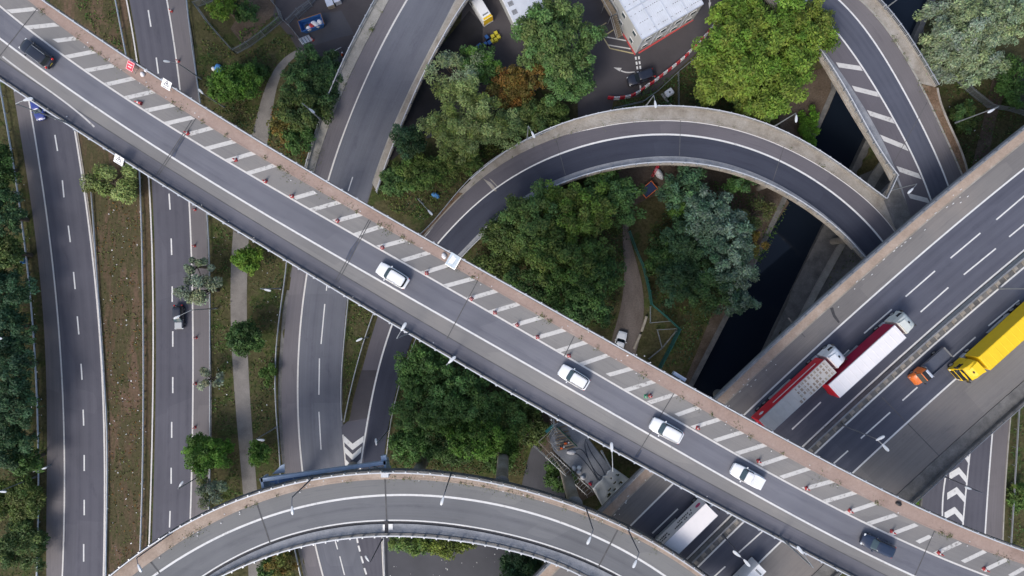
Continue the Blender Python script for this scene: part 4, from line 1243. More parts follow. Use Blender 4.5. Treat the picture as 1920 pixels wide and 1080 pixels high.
lamp((1098, 951), (1104, 1014), ZR, "street lamp on the curved flyover left of the motorway", 8.2, 'pole_dark')
lamp((1176, 990), (1190, 1058), ZR, "rightmost street lamp on the curved flyover", 8.2, 'pole_dark')
lamp((322, 999), (262, 1066), ZR, "street lamp at the lower left end of the curved flyover", 8.2, 'pole_dark')
lamp((1770, 893), (1815, 915), zS, "street lamp over the white chevrons at the lower right", 9, 'pole_dark')


# ------------------------------------------------------------------ traffic cones, barriers, signs
def make_cone(green=False):
    e = bpy.data.objects.new("traffic_cone", None); link(e)
    b = MB(); b.bbox((0, 0, 0.03), (0.48, 0.48, 0.06), 0.03); b.build("base", M['cone_base'] if not green else M['cone_green'], e)
    b = MB(); b.path([(0, 0, 0.06), (0, 0, 0.98)], [0.20, 0.05], 14); b.build("body", M['cone_green'] if green else M['cone_red'], e, True)
    b = MB(); b.path([(0, 0, 0.42), (0, 0, 0.66)], [0.142, 0.102], 14); b.build("sleeve", M['cone_white'], e, True)
    return e


cone0, coneg = make_cone(), make_cone(True)
used = {0: False, 1: False}


def place_cone(px, z, label, group, green=False, tilt=None, s=1.0):
    src = coneg if green else cone0
    k = 1 if green else 0
    o = src if not used[k] else copy_tree(src)
    used[k] = True
    p = W(*px, z)
    o.location = p
    o.scale = (s, s, s)
    o.rotation_euler = (0, 0, rng.random() * 1.5)
    if tilt:
        o.location.z += 0.22
        o.rotation_euler = (0, math.radians(88), tilt)
    tag(o, label, "traffic cone", group)


tc = [(352, 250), (442, 300), (498, 340), (548, 368), (633, 414), (717, 464), (800, 512), (884, 560), (928, 586), (970, 609), (1008, 632), (1067, 667), (1219, 742), (1308, 802), (1422, 864), (1512, 915), (1593, 957), (1672, 996), (1760, 1036), (1845, 1066)]
for i, p in enumerate(tc):
    place_cone(p, ZT + 0.02, "red and white cone on the long flyover, %s standing cone from the top left" % ORD[i], "cones along the long flyover hatching")
place_cone((267, 195), ZT + 0.02, "toppled orange cone on the long flyover between white bars", "cones along the long flyover hatching", tilt=2.8)
place_cone((1211, 743), ZT + 0.02, "green cone on the long flyover next to a red one", "cones along the long flyover hatching", True)
bc = [(322, 21), (335, 115), (366, 393), (365, 461), (368, 633), (367, 719), (366, 801), (364, 881)]
for i, p in enumerate(bc):
    place_cone(p, 0.02, "red cone on the right-hand road's shoulder, %s from the top" % ORD[i], "cones along the road shoulder", s=1.0)
place_cone((587, 75), 0.02, "red cone by the small steps below the blue skip", "cones in the compound")

# red and white plastic barriers round the yard
bz = PT((1100, 0, 5.4), [(240, 995), (300, 1000), (355, 992), (410, 985), (460, 967), (513, 942), (557, 912), (605, 875), (653, 845), (698, 813), (743, 778), (785, 745), (828, 712), (873, 678), (915, 643), (958, 607), (1000, 570), (1038, 530), (1078, 490), (1120, 452), (1157, 410), (1193, 372), (1230, 330), (1262, 290), (1297, 250), (1325, 215)])
protos = {}
for i, p in enumerate(bz):
    q0 = W(*bz[max(0, i - 1)]); q1 = W(*bz[min(len(bz) - 1, i + 1)])
    d = q1 - q0
    red = i % 2 == 0
    if red not in protos:
        e = bpy.data.objects.new("plastic_barrier", None); link(e)
        mt = M['sign_red'] if red else M['sign_white']
        b = MB()
        b.loft([[(x * 0.49, y * w_, z_) for x, y in ((1, -1), (1, 1), (-1, 1), (-1, -1))] for w_, z_ in ((0.24, 0), (0.24, 0.22), (0.13, 0.5), (0.13, 0.95), (0.10, 1.0))])
        b.build("body", mt, e)
        MB().box((0, 0, 1.0), (0.62, 0.10, 0.05)).build("handle_slot", M['steel_dull'] if not red else M['rust'], e)
        protos[red] = o = e
    else:
        o = copy_tree(protos[red])
    o.location = W(*p, 0.0)
    o.rotation_euler = (0, 0, math.atan2(d.y, d.x))
    tag(o, "%s plastic barrier block round the yard, %s block counted from the left end" % ("red" if red else "white", ORD[i]), "barrier", "striped plastic barriers round the yard")


def board(name, px, z, size, ang, tilt, face, label, cat="road sign", legs=True):
    """sign board leaning on a frame; its face looks up and out"""
    p = W(*px, z)
    e = empty(name, tuple(p), ang, label, cat)
    R = Matrix.Rotation(tilt, 3, 'X')
    b = MB(); b.box((0, 0, 1.0), (size[0], size[1], 0.03), rot=R); b.build("panel", face, e)
    b = MB()
    for x in (-size[0] * 0.35, size[0] * 0.35):
        b.tube((x, 0.3, 0), (x, 0, 1.0), 0.03); b.tube((x, -0.5, 0), (x, 0, 0.98), 0.03)
    b.build("frame", M['steel_dull'], e)
    return e, R


def on_board(e, R, shapes, mat, name, dz=0.024):
    b = MB()
    for pts in shapes:
        b.poly([Vector((0, 0, 1.0)) + R @ Vector((x, y, dz)) for x, y in pts])
    b.build(name, mat, e)


e, R = board("road_sign", (253, 129), ZT + 0.13, (1.05, 1.25), -0.53, 0.35, M['sign_red'], "red board with white lettering standing on the brown walkway")
on_board(e, R, [[(-0.48, -0.58), (0.48, -0.58), (0.48, -0.54), (-0.48, -0.54)], [(-0.48, 0.54), (0.48, 0.54), (0.48, 0.58), (-0.48, 0.58)], [(-0.48, -0.58), (-0.44, -0.58), (-0.44, 0.58), (-0.48, 0.58)], [(0.44, -0.58), (0.48, -0.58), (0.48, 0.58), (0.44, 0.58)]], M['sign_white'], "border")
on_board(e, R, [[(x, y), (x + 0.09, y), (x + 0.09, y + 0.14), (x, y + 0.14)] for y, n_ in ((0.12, 5), (-0.22, 4)) for x in np.arange(n_) * 0.13 - n_ * 0.065], M['sign_white'], "lettering")


def tri_sign(px, label, ang):
    e, R = board("road_sign", px, ZT + 0.3, (1.35, 1.15), ang, 0.4, M['sign_white'], label)
    t = lambda s, y0: [(-0.42 * s, y0 - 0.30 * s), (0.42 * s, y0 - 0.30 * s), (0, y0 + 0.42 * s)]
    on_board(e, R, [t(1.0, 0.12)], M['sign_black'], "triangle")
    on_board(e, R, [t(0.68, 0.10)], M['sign_white'], "triangle_face", 0.030)
    on_board(e, R, [[(-0.05, 0.0), (0.05, 0.0), (0.14, 0.14), (0.0, 0.22), (-0.10, 0.12)]], M['sign_black'], "symbol", 0.036)
    on_board(e, R, [[(-0.45, -0.46), (0.45, -0.46), (0.45, -0.40), (-0.45, -0.40)]], M['sign_black'], "plate_text", 0.026)


tri_sign((320, 163), "white sign with black triangle on the long flyover's upper parapet", -0.55)
tri_sign((232, 303), "white sign with black triangle on the long flyover's lower parapet", -0.55)
# fallen sign frame and sandbags
e, R = board("road_sign", (851, 490), ZT + 0.13, (1.5, 1.9), -0.55, 0.3, plain('sign_back_grey', (0.27, 0.33, 0.39), 0.5, 0.2, 0.2), "pale blue-grey sign back toppled across the brown walkway", "road sign")
on_board(e, R, [[(-0.5, -0.6), (0.1, -0.4), (0.2, 0.5), (-0.4, 0.7)]], M['litter'], "torn_facing")
on_board(e, R, [[(-0.75, -0.95), (0.75, -0.95), (0.75, -0.85), (-0.75, -0.85)], [(0.65, -0.95), (0.75, -0.95), (0.75, 0.95), (0.65, 0.95)]], M['steel'], "rim")


def lump(name, px, z, size, mat, label, cat, group=None, parent=None, seed=1):
    """soft irregular sack"""
    r_ = random.Random(seed)
    bm = bmesh.new()
    bmesh.ops.create_icosphere(bm, subdivisions=2, radius=1.0)
    for v in bm.verts:
        k = 1 + (r_.random() - 0.5) * 0.28
        v.co = Vector((v.co.x * size[0] * k, v.co.y * size[1] * k, max(-0.45, v.co.z) * size[2] * k))
    me = bpy.data.meshes.new(name); bm.to_mesh(me); bm.free()
    me.materials.append(mat)
    me.polygons.foreach_set("use_smooth", [True] * len(me.polygons))
    o = link(bpy.data.objects.new(name, me), parent)
    o.location = W(*px, z) + Vector((0, 0, 0.45 * size[2]))
    o.rotation_euler = (0, 0, r_.random() * 3)
    if label: tag(o, label, cat, group)
    return o


lump("sandbag", (833, 480), ZT + 0.13, (0.42, 0.32, 0.28), M['bag_white'], "white sandbag on the brown walkway beside the toppled sign frame", "sandbag", seed=3)
lump("sandbag", (268, 140), ZT + 0.13, (0.35, 0.28, 0.25), M['bag_white'], "pale sandbag on the brown walkway beside the red board", "sandbag", seed=4)
lump("sandbag", (274, 133), ZT + 0.13, (0.22, 0.2, 0.2), M['bag_white'], "small white sandbag against the parapet near the red board", "sandbag", seed=5)
lump("tarpaulin", (412, 130), 0, (0.85, 0.75, 0.7), M['sheet_blue'], "crumpled light blue sheet in the verge", "tarpaulin", seed=6)
lump("rubbish_sack", (402, 130), 0, (0.5, 0.4, 0.4), M['bag_white'], "white sack lying beside the light blue sheet", "sack", seed=7)
lump("tarpaulin", (817, 367), 0, (0.8, 0.5, 0.4), M['sheet_blue'], "light blue sheet on grass between slip road and loop ramp", "tarpaulin", seed=8)
q = W(42, 489, 0)
e = empty("equipment_cabinet", tuple(q), 0.1, "small blue cabinet with white top beside the left guard rail", "cabinet")
MB().bbox((0, 0, 0.6), (1.3, 1.1, 1.2), 0.06).build("housing", M['sheet_blue'], e); MB().box((0.2, 0.1, 1.22), (0.5, 0.5, 0.08)).build("lid", M['sign_white'], e)
q = W(1684, 945, ZT + 0.13)
lump("rubbish_sack", (1684, 944), ZT + 0.13, (0.45, 0.28, 0.25), M['trim'], "black sack on the brown walkway at lower right", "sack", seed=9)
# cabinet on the outer face of the long flyover
q = W(1272, 705, ZT - 1.0)
e = empty("equipment_cabinet", tuple(q), -0.55, "long pale grey cabinet fixed outside the long flyover's upper parapet", "cabinet")
MB().bbox((0, 0, 0.35), (1.9, 0.5, 0.7), 0.04).build("housing", M['cabin_trim'], e)
MB().box((0, -0.45, 0.2), (1.5, 0.5, 0.08)).build("bracket", M['steel_dull'], e)

# ------------------------------------------------------------------ blue gantry hung from the curved flyover
g0, g1 = W(492, 905, ZR - 2.0), W(727, 872, ZR - 2.0)
d = g1 - g0; L_ = d.length; ga = math.atan2(d.y, d.x)
ge = empty("sign_gantry", tuple(g0), ga, "blue-grey steel gantry hung on the outside of the curved flyover", "gantry")
MB().box((L_ / 2, 0.55, 0.35), (L_, 0.5, 0.7)).build("top_chord", M['gantry_blue'], ge)
MB().box((L_ / 2, -0.75, -1.6), (L_, 0.3, 0.5)).build("bottom_chord", M['gantry_blue'], ge)
MB().box((L_ * 0.30, -0.35, -0.4), (L_ * 0.42, 1.1, 0.10)).build("walkway_deck", M['gantry_deep'], ge)
for i in range(9):
    x = 0.3 + (L_ - 0.6) * i / 8
    b = MB(); b.tube((x, 0.5, 0.3), (x + (0.9 if i % 2 else -0.0), -0.75, -1.5), 0.09); b.tube((x, 0.5, 0.55), (x, -1.2, 0.55), 0.07); b.build("brace", M['gantry_blue'], ge)
for x in (0.25, L_ - 0.25):
    b = MB(); b.box((x, 0.0, -0.4), (0.35, 1.6, 2.2)); b.build("end_frame", M['gantry_blue'], ge)
b = MB(); b.loft([[(1.2, 0.8, -0.8), (3.0, 0.8, -0.8), (3.2, 0.9, -0.7), (1.4, 0.9, -0.7)], [(3.0, 2.1, -0.4), (3.5, 2.2, -0.4), (3.5, 2.2, -0.2), (3.0, 2.1, -0.2)]]); b.build("bracket_arm", M['gantry_blue'], ge)
b = MB(); b.box((L_ - 0.4, 1.0, -0.1), (0.8, 1.0, 0.6)); b.build("bracket_arm", M['gantry_blue'], ge)
MB().box((2.5, -0.9, -1.8), (5.5, 1.0, 0.12)).build("catwalk", M['gantry_deep'], ge)

# ------------------------------------------------------------------ vehicles
def srect(cx, a, b, z, n=6.0, k=28, front=1.0):
    """rounded-rectangle ring in plan"""
    out = []
    for i in range(k):
        t = 2 * math.pi * i / k
        c, s = math.cos(t), math.sin(t)
        out.append(Vector((cx + a * math.copysign(abs(c) ** (2 / n), c), b * math.copysign(abs(s) ** (2 / n), s), z)))
    return out


def panel_on(ringf, t0, t1, v0, v1, off, name, mat, parent, k=8):
    """glass laid on a cabin surface between two angles and two heights"""
    v, f = [], []
    for j in range(3):
        vv = v0 + (v1 - v0) * j / 2
        for i in range(k + 1):
            t = t0 + (t1 - t0) * i / k
            p, n = ringf(t, vv)
            v.append(p + n * off)
    for j in range(2):
        for i in range(k):
            f.append([j * (k + 1) + i, j * (k + 1) + i + 1, (j + 1) * (k + 1) + i + 1, (j + 1) * (k + 1) + i])
    return mesh_ob(name, v, f, mat, parent, True)


def wheels(parent, xs, hw, r=0.33, wd_=0.22):
    for x in xs:
        for s in (-1, 1):
            y = s * (hw - wd_ / 2 - 0.01)
            b = MB(); b.path([(x, y - wd_ / 2, r), (x, y - wd_ / 2 + 0.03, r), (x, y + wd_ / 2 - 0.03, r), (x, y + wd_ / 2, r)], [r * 0.9, r, r, r * 0.9], 18)
            wl = b.build("wheel", M['black_rubber'], parent, True)
            MB().tube((x, y + s * (wd_ / 2 - 0.01), r), (x, y + s * (wd_ / 2 + 0.006), r), r * 0.62, k=14).build("rim", M['rim'], wl)


def car(px, z, head, paint, label, L=4.4, Wd=1.82, hgt=1.52, hood=0.26, rails=False, cat="car", glassroof=False, boot=0.04, name="car", group="cars", sc=1.0, ws='glass_pale', pickup=False):
    p = W(*px, z)
    e = empty(name, tuple(p), math.atan2(-head[1], head[0]), label, cat, group)
    hw, belt = Wd / 2, hgt * 0.62
    wsb = L / 2 - L * hood                      # windscreen base
    rear = -L / 2 + L * boot
    st = []
    N = 18
    for i in range(N + 1):
        t = i / N
        x = -L / 2 + L * t
        u = abs(2 * t - 1)
        w_ = hw * (1 - 0.04 * u ** 2 - (0.26 if t > 0.5 else 0.17) * u ** 7)
        if x > wsb: zt = belt - 0.02 - 0.16 * ((x - wsb) / (L / 2 - wsb)) ** 1.6 - 0.12 * smooth(0.93, 1.0, t)
        else: zt = belt - 0.02
        zt -= 0.18 * smooth(0.06, 0.0, t)
        lift = 0.12 * smooth(0.9, 1.0, u)
        ring = []
        for yy, zz in ((-0.86, 0.20 + lift), (-0.97, 0.30 + lift), (-1.0, 0.52), (-0.985, zt * 0.82), (-0.93, zt - 0.05), (-0.80, zt), (-0.4, zt + 0.02), (0, zt + 0.028),
                       (0.4, zt + 0.02), (0.80, zt), (0.93, zt - 0.05), (0.985, zt * 0.82), (1.0, 0.52), (0.97, 0.30 + lift), (0.86, 0.20 + lift)):
            ring.append((x, yy * w_, zz))
        st.append(ring)
    MB().loft(st).build("body", paint, e, True)
    # cabin
    xr = rear if not pickup else -L * 0.12
    a0, c0 = (wsb - xr) / 2, (wsb + xr) / 2
    fr_, rr_ = wsb - (0.62 if not pickup else 0.6), xr + (0.30 if not pickup else 0.18)
    a1, c1 = (fr_ - rr_) / 2, (fr_ + rr_) / 2
    b0, b1 = hw * 0.90, hw * 0.76
    z0, z1 = belt - 0.04, hgt - 0.05

    def ringf(t, v):
        n = 6.0
        a, b_, cx = a0 + (a1 - a0) * v, b0 + (b1 - b0) * v, c0 + (c1 - c0) * v
        c, s = math.cos(t), math.sin(t)
        P = Vector((cx + a * math.copysign(abs(c) ** (2 / n), c), b_ * math.copysign(abs(s) ** (2 / n), s), z0 + (z1 - z0) * v))
        nn = Vector((math.copysign(abs(c) ** 1.6, c), math.copysign(abs(s) ** 1.6, s), 0.5)).normalized()
        return P, nn

    b = MB()
    b.loft([srect(c0, a0, b0, z0), srect(c0 + (c1 - c0) * 0.5, (a0 + a1) / 2, (b0 + b1) / 2, (z0 + z1) / 2), srect(c1, a1, b1, z1), srect(c1, a1 - 0.10, b1 - 0.08, hgt), srect(c1, a1 * 0.5, b1 * 0.5, hgt + 0.02)])
    b.build("cabin", paint, e, True)
    th = math.asin(0.86 ** 3)
    panel_on(ringf, -th, th, 0.08, 0.93, 0.012, "windscreen", M[ws], e)
    panel_on(ringf, math.pi - th * 0.95, math.pi + th * 0.95, 0.25, 0.90, 0.012, "rear_window", M['glass'], e)
    tc_ = math.acos(0.90 ** 3)
    for s in (1, -1):
        panel_on(ringf, s * tc_, s * (math.pi - tc_), 0.16, 0.84, 0.012, "side_window", M['glass'], e)
        MB().bbox((wsb - 0.42, s * (hw + 0.07), belt + 0.06), (0.14, 0.24, 0.15), 0.03).build("mirror", paint, e)
        MB().bbox((L / 2 - 0.16, s * hw * 0.70, belt * 0.72), (0.22, 0.30, 0.13), 0.03).build("headlight", M['lamp_clear'], e)
        MB().bbox((-L / 2 + (0.10 if paint is M["black_gloss"] else 0.15), s * hw * 0.74, belt * (0.86 if paint is M["black_gloss"] else 0.70)), (0.16, 0.26, 0.24), 0.03).build("tail_light", M['lamp_red'], e)
        if rails:
            MB().path([(c1 - a1 * 0.85, s * b1 * 0.92, hgt + 0.01), (c1 - a1 * 0.7, s * b1 * 0.92, hgt + 0.07), (c1 + a1 * 0.7, s * b1 * 0.92, hgt + 0.07), (c1 + a1 * 0.85, s * b1 * 0.92, hgt + 0.01)], 0.025, 6).build("roof_rail", M['steel'] if rails is True else M['trim'], e)
    MB().box((-L / 2 + 0.02, 0, 0.62), (0.05, 0.5, 0.12)).build("number_plate", M['plate_y'], e)
    MB().box((L / 2 - 0.04, 0, 0.42), (0.06, Wd * 0.6, 0.16)).build("grille", M['trim'], e)
    wheels(e, (L * 0.30, -L * 0.30), hw)
    if glassroof:
        MB().bbox((c1 + 0.1, 0, hgt + 0.012), (a1 * 1.3, b1 * 1.4, 0.03), 0.02).build("glass_roof", M['glass'], e)
    if pickup:
        bx0, bx1 = -L / 2 + 0.12, xr - 0.05
        MB().bbox(((bx0 + bx1) / 2, 0, belt + 0.06), (bx1 - bx0, Wd * 0.84, 0.12), 0.04).build("load_cover", paint, e)
        nrib = 9
        for i in range(nrib):
            x = bx0 + 0.1 + (bx1 - bx0 - 0.2) * i / (nrib - 1)
            MB().box((x, 0, belt + 0.13), (0.05, Wd * 0.78, 0.03)).build("cover_rib", M['white_sheet'], e)
    if sc != 1.0: e.scale = (sc, sc, sc)
    return e


HT = (0.855, 0.52)          # along the long flyover, towards lower right
HTr = (-0.855, -0.52)
car((76, 104), ZT, (-0.80, -0.60), M['black_gloss'], "black estate car with red tail lights on the long flyover, top left", 4.7, 1.85, 1.62, 0.25, True, ws='glass', group="cars on the long flyover")
car((738, 517), ZT, HTr, M['white_gloss'], "white estate car, leftmost white car on the long flyover", 4.45, 1.85, 1.56, 0.27, True, group="cars on the long flyover")
car((1075, 706), ZT, HTr, M['white_gloss'], "white car, second white car from the left on the long flyover", 4.2, 1.85, 1.6, 0.27, "black", group="cars on the long flyover")
car((1247, 805), ZT, (-0.88, -0.475), M['white_gloss'], "white car with panelled roof, third white car on the long flyover", 4.5, 1.9, 1.65, 0.25, True, group="cars on the long flyover")
car((1398, 890), ZT, (-0.88, -0.475), M['white_gloss'], "white pickup with ribbed load cover on the long flyover", 4.6, 1.85, 1.62, 0.26, False, cat="pickup", name="pickup_truck", pickup=True, group="cars on the long flyover")
car((1641, 1019), ZT, (-0.91, -0.41), M['navy_gloss'], "dark navy car on the long flyover, lower right", 4.6, 1.8, 1.48, 0.26, False, group="cars on the long flyover")
cb = car((339, 594), 0, (0.03, 1.0), M['black_gloss'], "black car with pale bonnet beneath a street lamp arm on the right-hand road", 4.4, 1.82, 1.5, 0.30, False, group="cars on the ground roads", ws='glass_pale')
MB().bbox((1.5, 0, 0.925), (1.15, 1.3, 0.10), 0.04).build("bonnet", M['silver_gloss'], cb)
car((77, 205), 0, (0.22, 0.97), M['blue_gloss'], "blue car half hidden beneath the long flyover at left", 4.3, 1.8, 1.5, 0.26, False, group="cars on the ground roads")
car((1161, 643), 0, (0.28, -0.96), M['white_gloss'], "white car on the service track half under the long flyover", 4.3, 1.8, 1.5, 0.3, False, group="cars on the ground roads", ws='glass')
car((1200, 148), 0, (-0.94, 0.33), M['black_gloss'], "black van parked by the striped barriers in the yard", 4.9, 1.95, 1.95, 0.26, False, cat="van", name="van", ws='glass', group="vans")


def box_van(px, z, head, label, L=5.9, Wd=2.0, hgt=2.55, chevrons=False):
    e = empty("van", tuple(W(*px, z)), math.atan2(-head[1], head[0]), label, "van", "vans")
    hw = Wd / 2
    st = []
    for t in np.linspace(0, 1, 22):
        x = -L / 2 + L * t
        if x < L / 2 - 1.75: zt = hgt
        elif x < L / 2 - 0.95: zt = hgt + (1.25 - hgt) * ((x - (L / 2 - 1.75)) / 0.8)
        else: zt = 1.25 - 0.35 * ((x - (L / 2 - 0.95)) / 0.95) ** 1.5
        w_ = hw * (1 - 0.14 * smooth(0.85, 1.0, t) - 0.02 * smooth(0.04, 0, t))
        st.append([(x, y * w_ * (0.93 if q > 0.9 else 1), 0.25 + (zt - 0.25) * q) for y, q in ((-1, 0), (-1, 0.5), (-0.97, 0.92), (-0.86, 1.0), (0, 1.012), (0.86, 1.0), (0.97, 0.92), (1, 0.5), (1, 0))])
    MB().loft(st).build("body", M['white_gloss'], e, True)
    b = MB(); xs = L / 2
    b.poly([(xs - 1.66, -hw * 0.8, hgt - 0.10), (xs - 1.66, hw * 0.8, hgt - 0.10), (xs - 1.0, hw * 0.84, 1.38), (xs - 1.0, -hw * 0.84, 1.38)]); 
    o = b.build("windscreen", M['glass'], e); o.location = (0.03, 0, 0.03)
    for s in (-1, 1):
        MB().box((xs - 1.75, s * hw * 0.985, 1.55), (0.85, 0.05, 0.5)).build("side_window", M['glass'], e)
        MB().bbox((xs - 1.15, s * (hw + 0.12), 1.45), (0.12, 0.25, 0.35), 0.03).build("mirror", M['trim'], e)
        MB().bbox((xs - 0.16, s * hw * 0.66, 0.85), (0.2, 0.3, 0.2), 0.03).build("headlight", M['lamp_clear'], e)
        MB().box((-xs + 0.03, s * hw * 0.92, 1.1), (0.08, 0.12, 0.5)).build("tail_light", M['lamp_red'], e)
    MB().bbox((-xs + 0.9, 0, hgt + 0.04), (0.25, Wd * 0.55, 0.1), 0.03).build("roof_vent", M['steel_dull'], e)
    wheels(e, (L * 0.31, -L * 0.30), hw, 0.36)
    if chevrons:
        for s in (-1, 1):
            for i in range(4):
                z_ = 0.55 + i * 0.48
                b = MB(); b.poly([(-xs - 0.015, 0, z_ + 0.3), (-xs - 0.015, s * hw * 0.86, z_), (-xs - 0.015, s * hw * 0.86, z_ + 0.24), (-xs - 0.015, 0, z_ + 0.54)][::s]); b.build("chevron_stripe", M['yellow_paint'], e)
        MB().box((-xs + 0.04, 0, hgt * 0.62), (0.1, Wd * 0.93, hgt * 0.70)).build("rear_door", M['yellow_paint'], e)
        MB().box((-xs + 0.25, 0, hgt + 0.035), (0.4, Wd * 0.8, 0.06)).build("light_bar", M['yellow_paint'], e)
    return e


box_van((900, 20), 0, (-0.53, -0.85), "white van with yellow chevron rear doors parked in the yard by the slip road", chevrons=True)
box_van((1393, 1075), ZM, (-0.70, 0.71), "white van on the motorway at the bottom edge between the flyovers", 5.6)


def lorry(front, z, head, label, side, roof, cabm, deco=None, Lt=13.2, cab_high=False, lead=2.5, roof_ribs=True):
    """articulated lorry; front: photo pixel of the trailer roof's front edge centre at 4 m"""
    hd = Vector((head[0], -head[1], 0)).normalized()
    pf = W(*front, z + 4.0)
    c = Vector((pf.x, pf.y, z)) - hd * (Lt / 2)
    e = empty("articulated_lorry", tuple(c), math.atan2(hd.y, hd.x), label, "lorry", "articulated lorries on the motorway")
    hw, zb, zt = 1.27, 1.15, 4.0
    tr = MB().bbox((0, 0, (zb + zt - 0.03) / 2), (Lt, hw * 2, zt - 0.03 - zb), 0.03).build("trailer_body", side, e)
    # roof skin with bows
    MB().bbox((0, 0, zt - 0.01), (Lt - 0.06, hw * 2 - 0.06, 0.05), 0.02).build("trailer_roof", roof, e)
    if roof_ribs:
        nb = int(Lt / 1.05)
        for i in range(nb):
            x = -Lt / 2 + 0.5 + i * (Lt - 1.0) / (nb - 1)
            MB().bbox((x, 0, zt + 0.025), (0.10, hw * 2 - 0.22, 0.04), 0.015).build("roof_bow", roof, e)
    for s in (-1, 1):
        MB().box((0, s * (hw + 0.01), zt - 0.06), (Lt, 0.05, 0.10)).build("top_rail", M['steel'] if deco != 'yellow' else M['yellow_paint'], e)
        MB().box((-0.6, s * (hw - 0.03), 0.75), (4.4, 0.06, 0.5)).build("side_guard", M['steel'], e)
        MB().box((-Lt / 2 - 0.03, s * 0.95, 1.0), (0.08, 0.4, 0.16)).build("tail_light", M['lamp_red'], e)
    MB().box((0, 0, 0.98), (Lt - 0.4, 1.0, 0.3)).build("chassis", M['trim'], e)
    wheels(e, (-Lt / 2 + 1.6, -Lt / 2 + 2.9, -Lt / 2 + 4.2), hw - 0.02, 0.5, 0.4)
    # tractor
    cx = Lt / 2 + 0.55                    # rear of cab
    cl, cw = lead, 1.22
    st = []
    hC = 3.75 if cab_high else 3.55
    for t, zt_, w_ in ((0, hC, 0.97), (0.25, hC + 0.04, 1.0), (0.55, hC - 0.05, 1.0), (0.8, hC - 0.40, 0.99), (0.9, 2.75, 0.985), (0.97, 1.9, 0.97), (1.0, 1.2, 0.92)):
        x = cx + cl * t
        st.append([(x, y * cw * w_ * (k_ if q > 0.9 else 1), 0.55 + (zt_ - 0.55) * q) for y, q, k_ in ((-0.96, 0, 1), (-1, 0.1, 1), (-1, 0.80, 1), (-0.96, 0.95, 0.97), (-0.80, 1.0, 0.97), (0, 1.02, 1), (0.80, 1.0, 0.97), (0.96, 0.95, 0.97), (1, 0.80, 1), (1, 0.1, 1), (0.96, 0, 1))])
    MB().loft(st).build("cab", cabm, e, True)
    b = MB()
    b.loft([[(cx + 0.05, y, hC - 0.05 + zz) for y, zz in ((-1.1, 0), (-1.0, 0.42), (1.0, 0.42), (1.1, 0))], [(cx + cl * 0.45, y, hC - 0.03 + zz) for y, zz in ((-0.9, 0), (-0.8, 0.22), (0.8, 0.22), (0.9, 0))], [(cx + cl * 0.7, y, hC - 0.2 + zz) for y, zz in ((-0.7, 0), (-0.6, 0.03), (0.6, 0.03), (0.7, 0))]])
    b.build("roof_deflector", cabm, e)
    b = MB(); b.poly([(cx + cl * 0.83 + 0.03, -cw * 0.88, hC - 0.50), (cx + cl * 0.83 + 0.03, cw * 0.88, hC - 0.50), (cx + cl * 0.985 + 0.03, cw * 0.88, 1.85), (cx + cl * 0.985 + 0.03, -cw * 0.88, 1.85)])
    b.build("windscreen", M['glass'], e)
    MB().box((cx + cl + 0.02, 0, 1.2), (0.10, cw * 1.4, 0.75)).build("grille", M['trim'], e)
    MB().bbox((cx + cl * 0.52, 0, hC + 0.09), (0.42, 0.36, 0.05), 0.02).build("roof_hatch", M['trim'], e)
    for s in (-1, 1):
        MB().box((cx + cl * 0.62, s * (cw + 0.004), 2.25), (0.85, 0.04, 0.7)).build("side_window", M['glass'], e)
        MB().bbox((cx + cl * 0.9, s * (cw + 0.2), 2.4), (0.16, 0.28, 0.7), 0.03).build("mirror", M['trim'], e)
        MB().bbox((cx + cl - 0.05, s * 0.9, 0.95), (0.2, 0.42, 0.25), 0.04).build("headlight", M['lamp_clear'], e)
        MB().bbox((cx - 0.6, s * 0.95, 0.65), (1.1, 0.5, 0.55), 0.08).build("fuel_tank", M['steel'], e)
        MB().bbox((cx + cl * 0.25, s * (cw + 0.0), 1.5), (cl * 0.5, 0.08, 1.6), 0.03).build("side_fairing", cabm, e)
    MB().box((cx - 0.8, 0, 0.85), (3.2, 0.9, 0.3)).build("tractor_frame", M['trim'], e)
    wheels(e, (cx + cl - 0.85, cx - 1.6), hw - 0.04, 0.5, 0.36)
    return e, Lt, hw, zb, zt


HM = (0.748, -0.664)
e, Lt, hw, zb, zt = lorry((1558, 686), ZM, (0.735, -0.678), "red lorry with white cab and brown-patterned grey roof on the motorway", M['red_paint'], M['grey_tarp'], M['white_gloss'])
# load pattern showing through the front half of the roof, stripe and emblem on the sides
for i in range(11):
    for j in range(4):
        if rng.random() < 0.88:
            x = Lt / 2 - 0.55 - i * 0.62; y = -0.92 + j * 0.62
            MB().box((x, y, zt + 0.022), (0.30 + rng.random() * 0.1, 0.34 + rng.random() * 0.12, 0.012)).build("roof_patch", M['crate_brown'] if rng.random() < 0.8 else M['timber_pale'], e)
for s in (1, -1):
    MB().box((1.2, s * (hw + 0.012), 2.75), (8.6, 0.02, 0.22)).build("side_stripe", M['sign_white'], e)
    b = MB(); b.poly([(-5.4 + 0.42 * math.cos(a_), s * (hw + 0.024), 2.7 + 0.36 * math.sin(a_)) for a_ in np.linspace(0, 2 * math.pi, 16, endpoint=False)][::s]); b.build("emblem", M['sign_white'], e)
e, Lt, hw, zb, zt = lorry((1689, 621), ZM, (0.742, -0.670), "crimson-sided lorry with bright white roof and cream cab on the motorway", plain('crimson_curtain', (0.36, 0.006, 0.045), 0.5, 0, 0.1, 0.8), M['white_tarp'], M['cream_cab'])
MB().box((-Lt / 2 - 0.02, 0, 2.6), (0.05, hw * 1.96, 2.7)).build("rear_door", M['red_paint'], e)
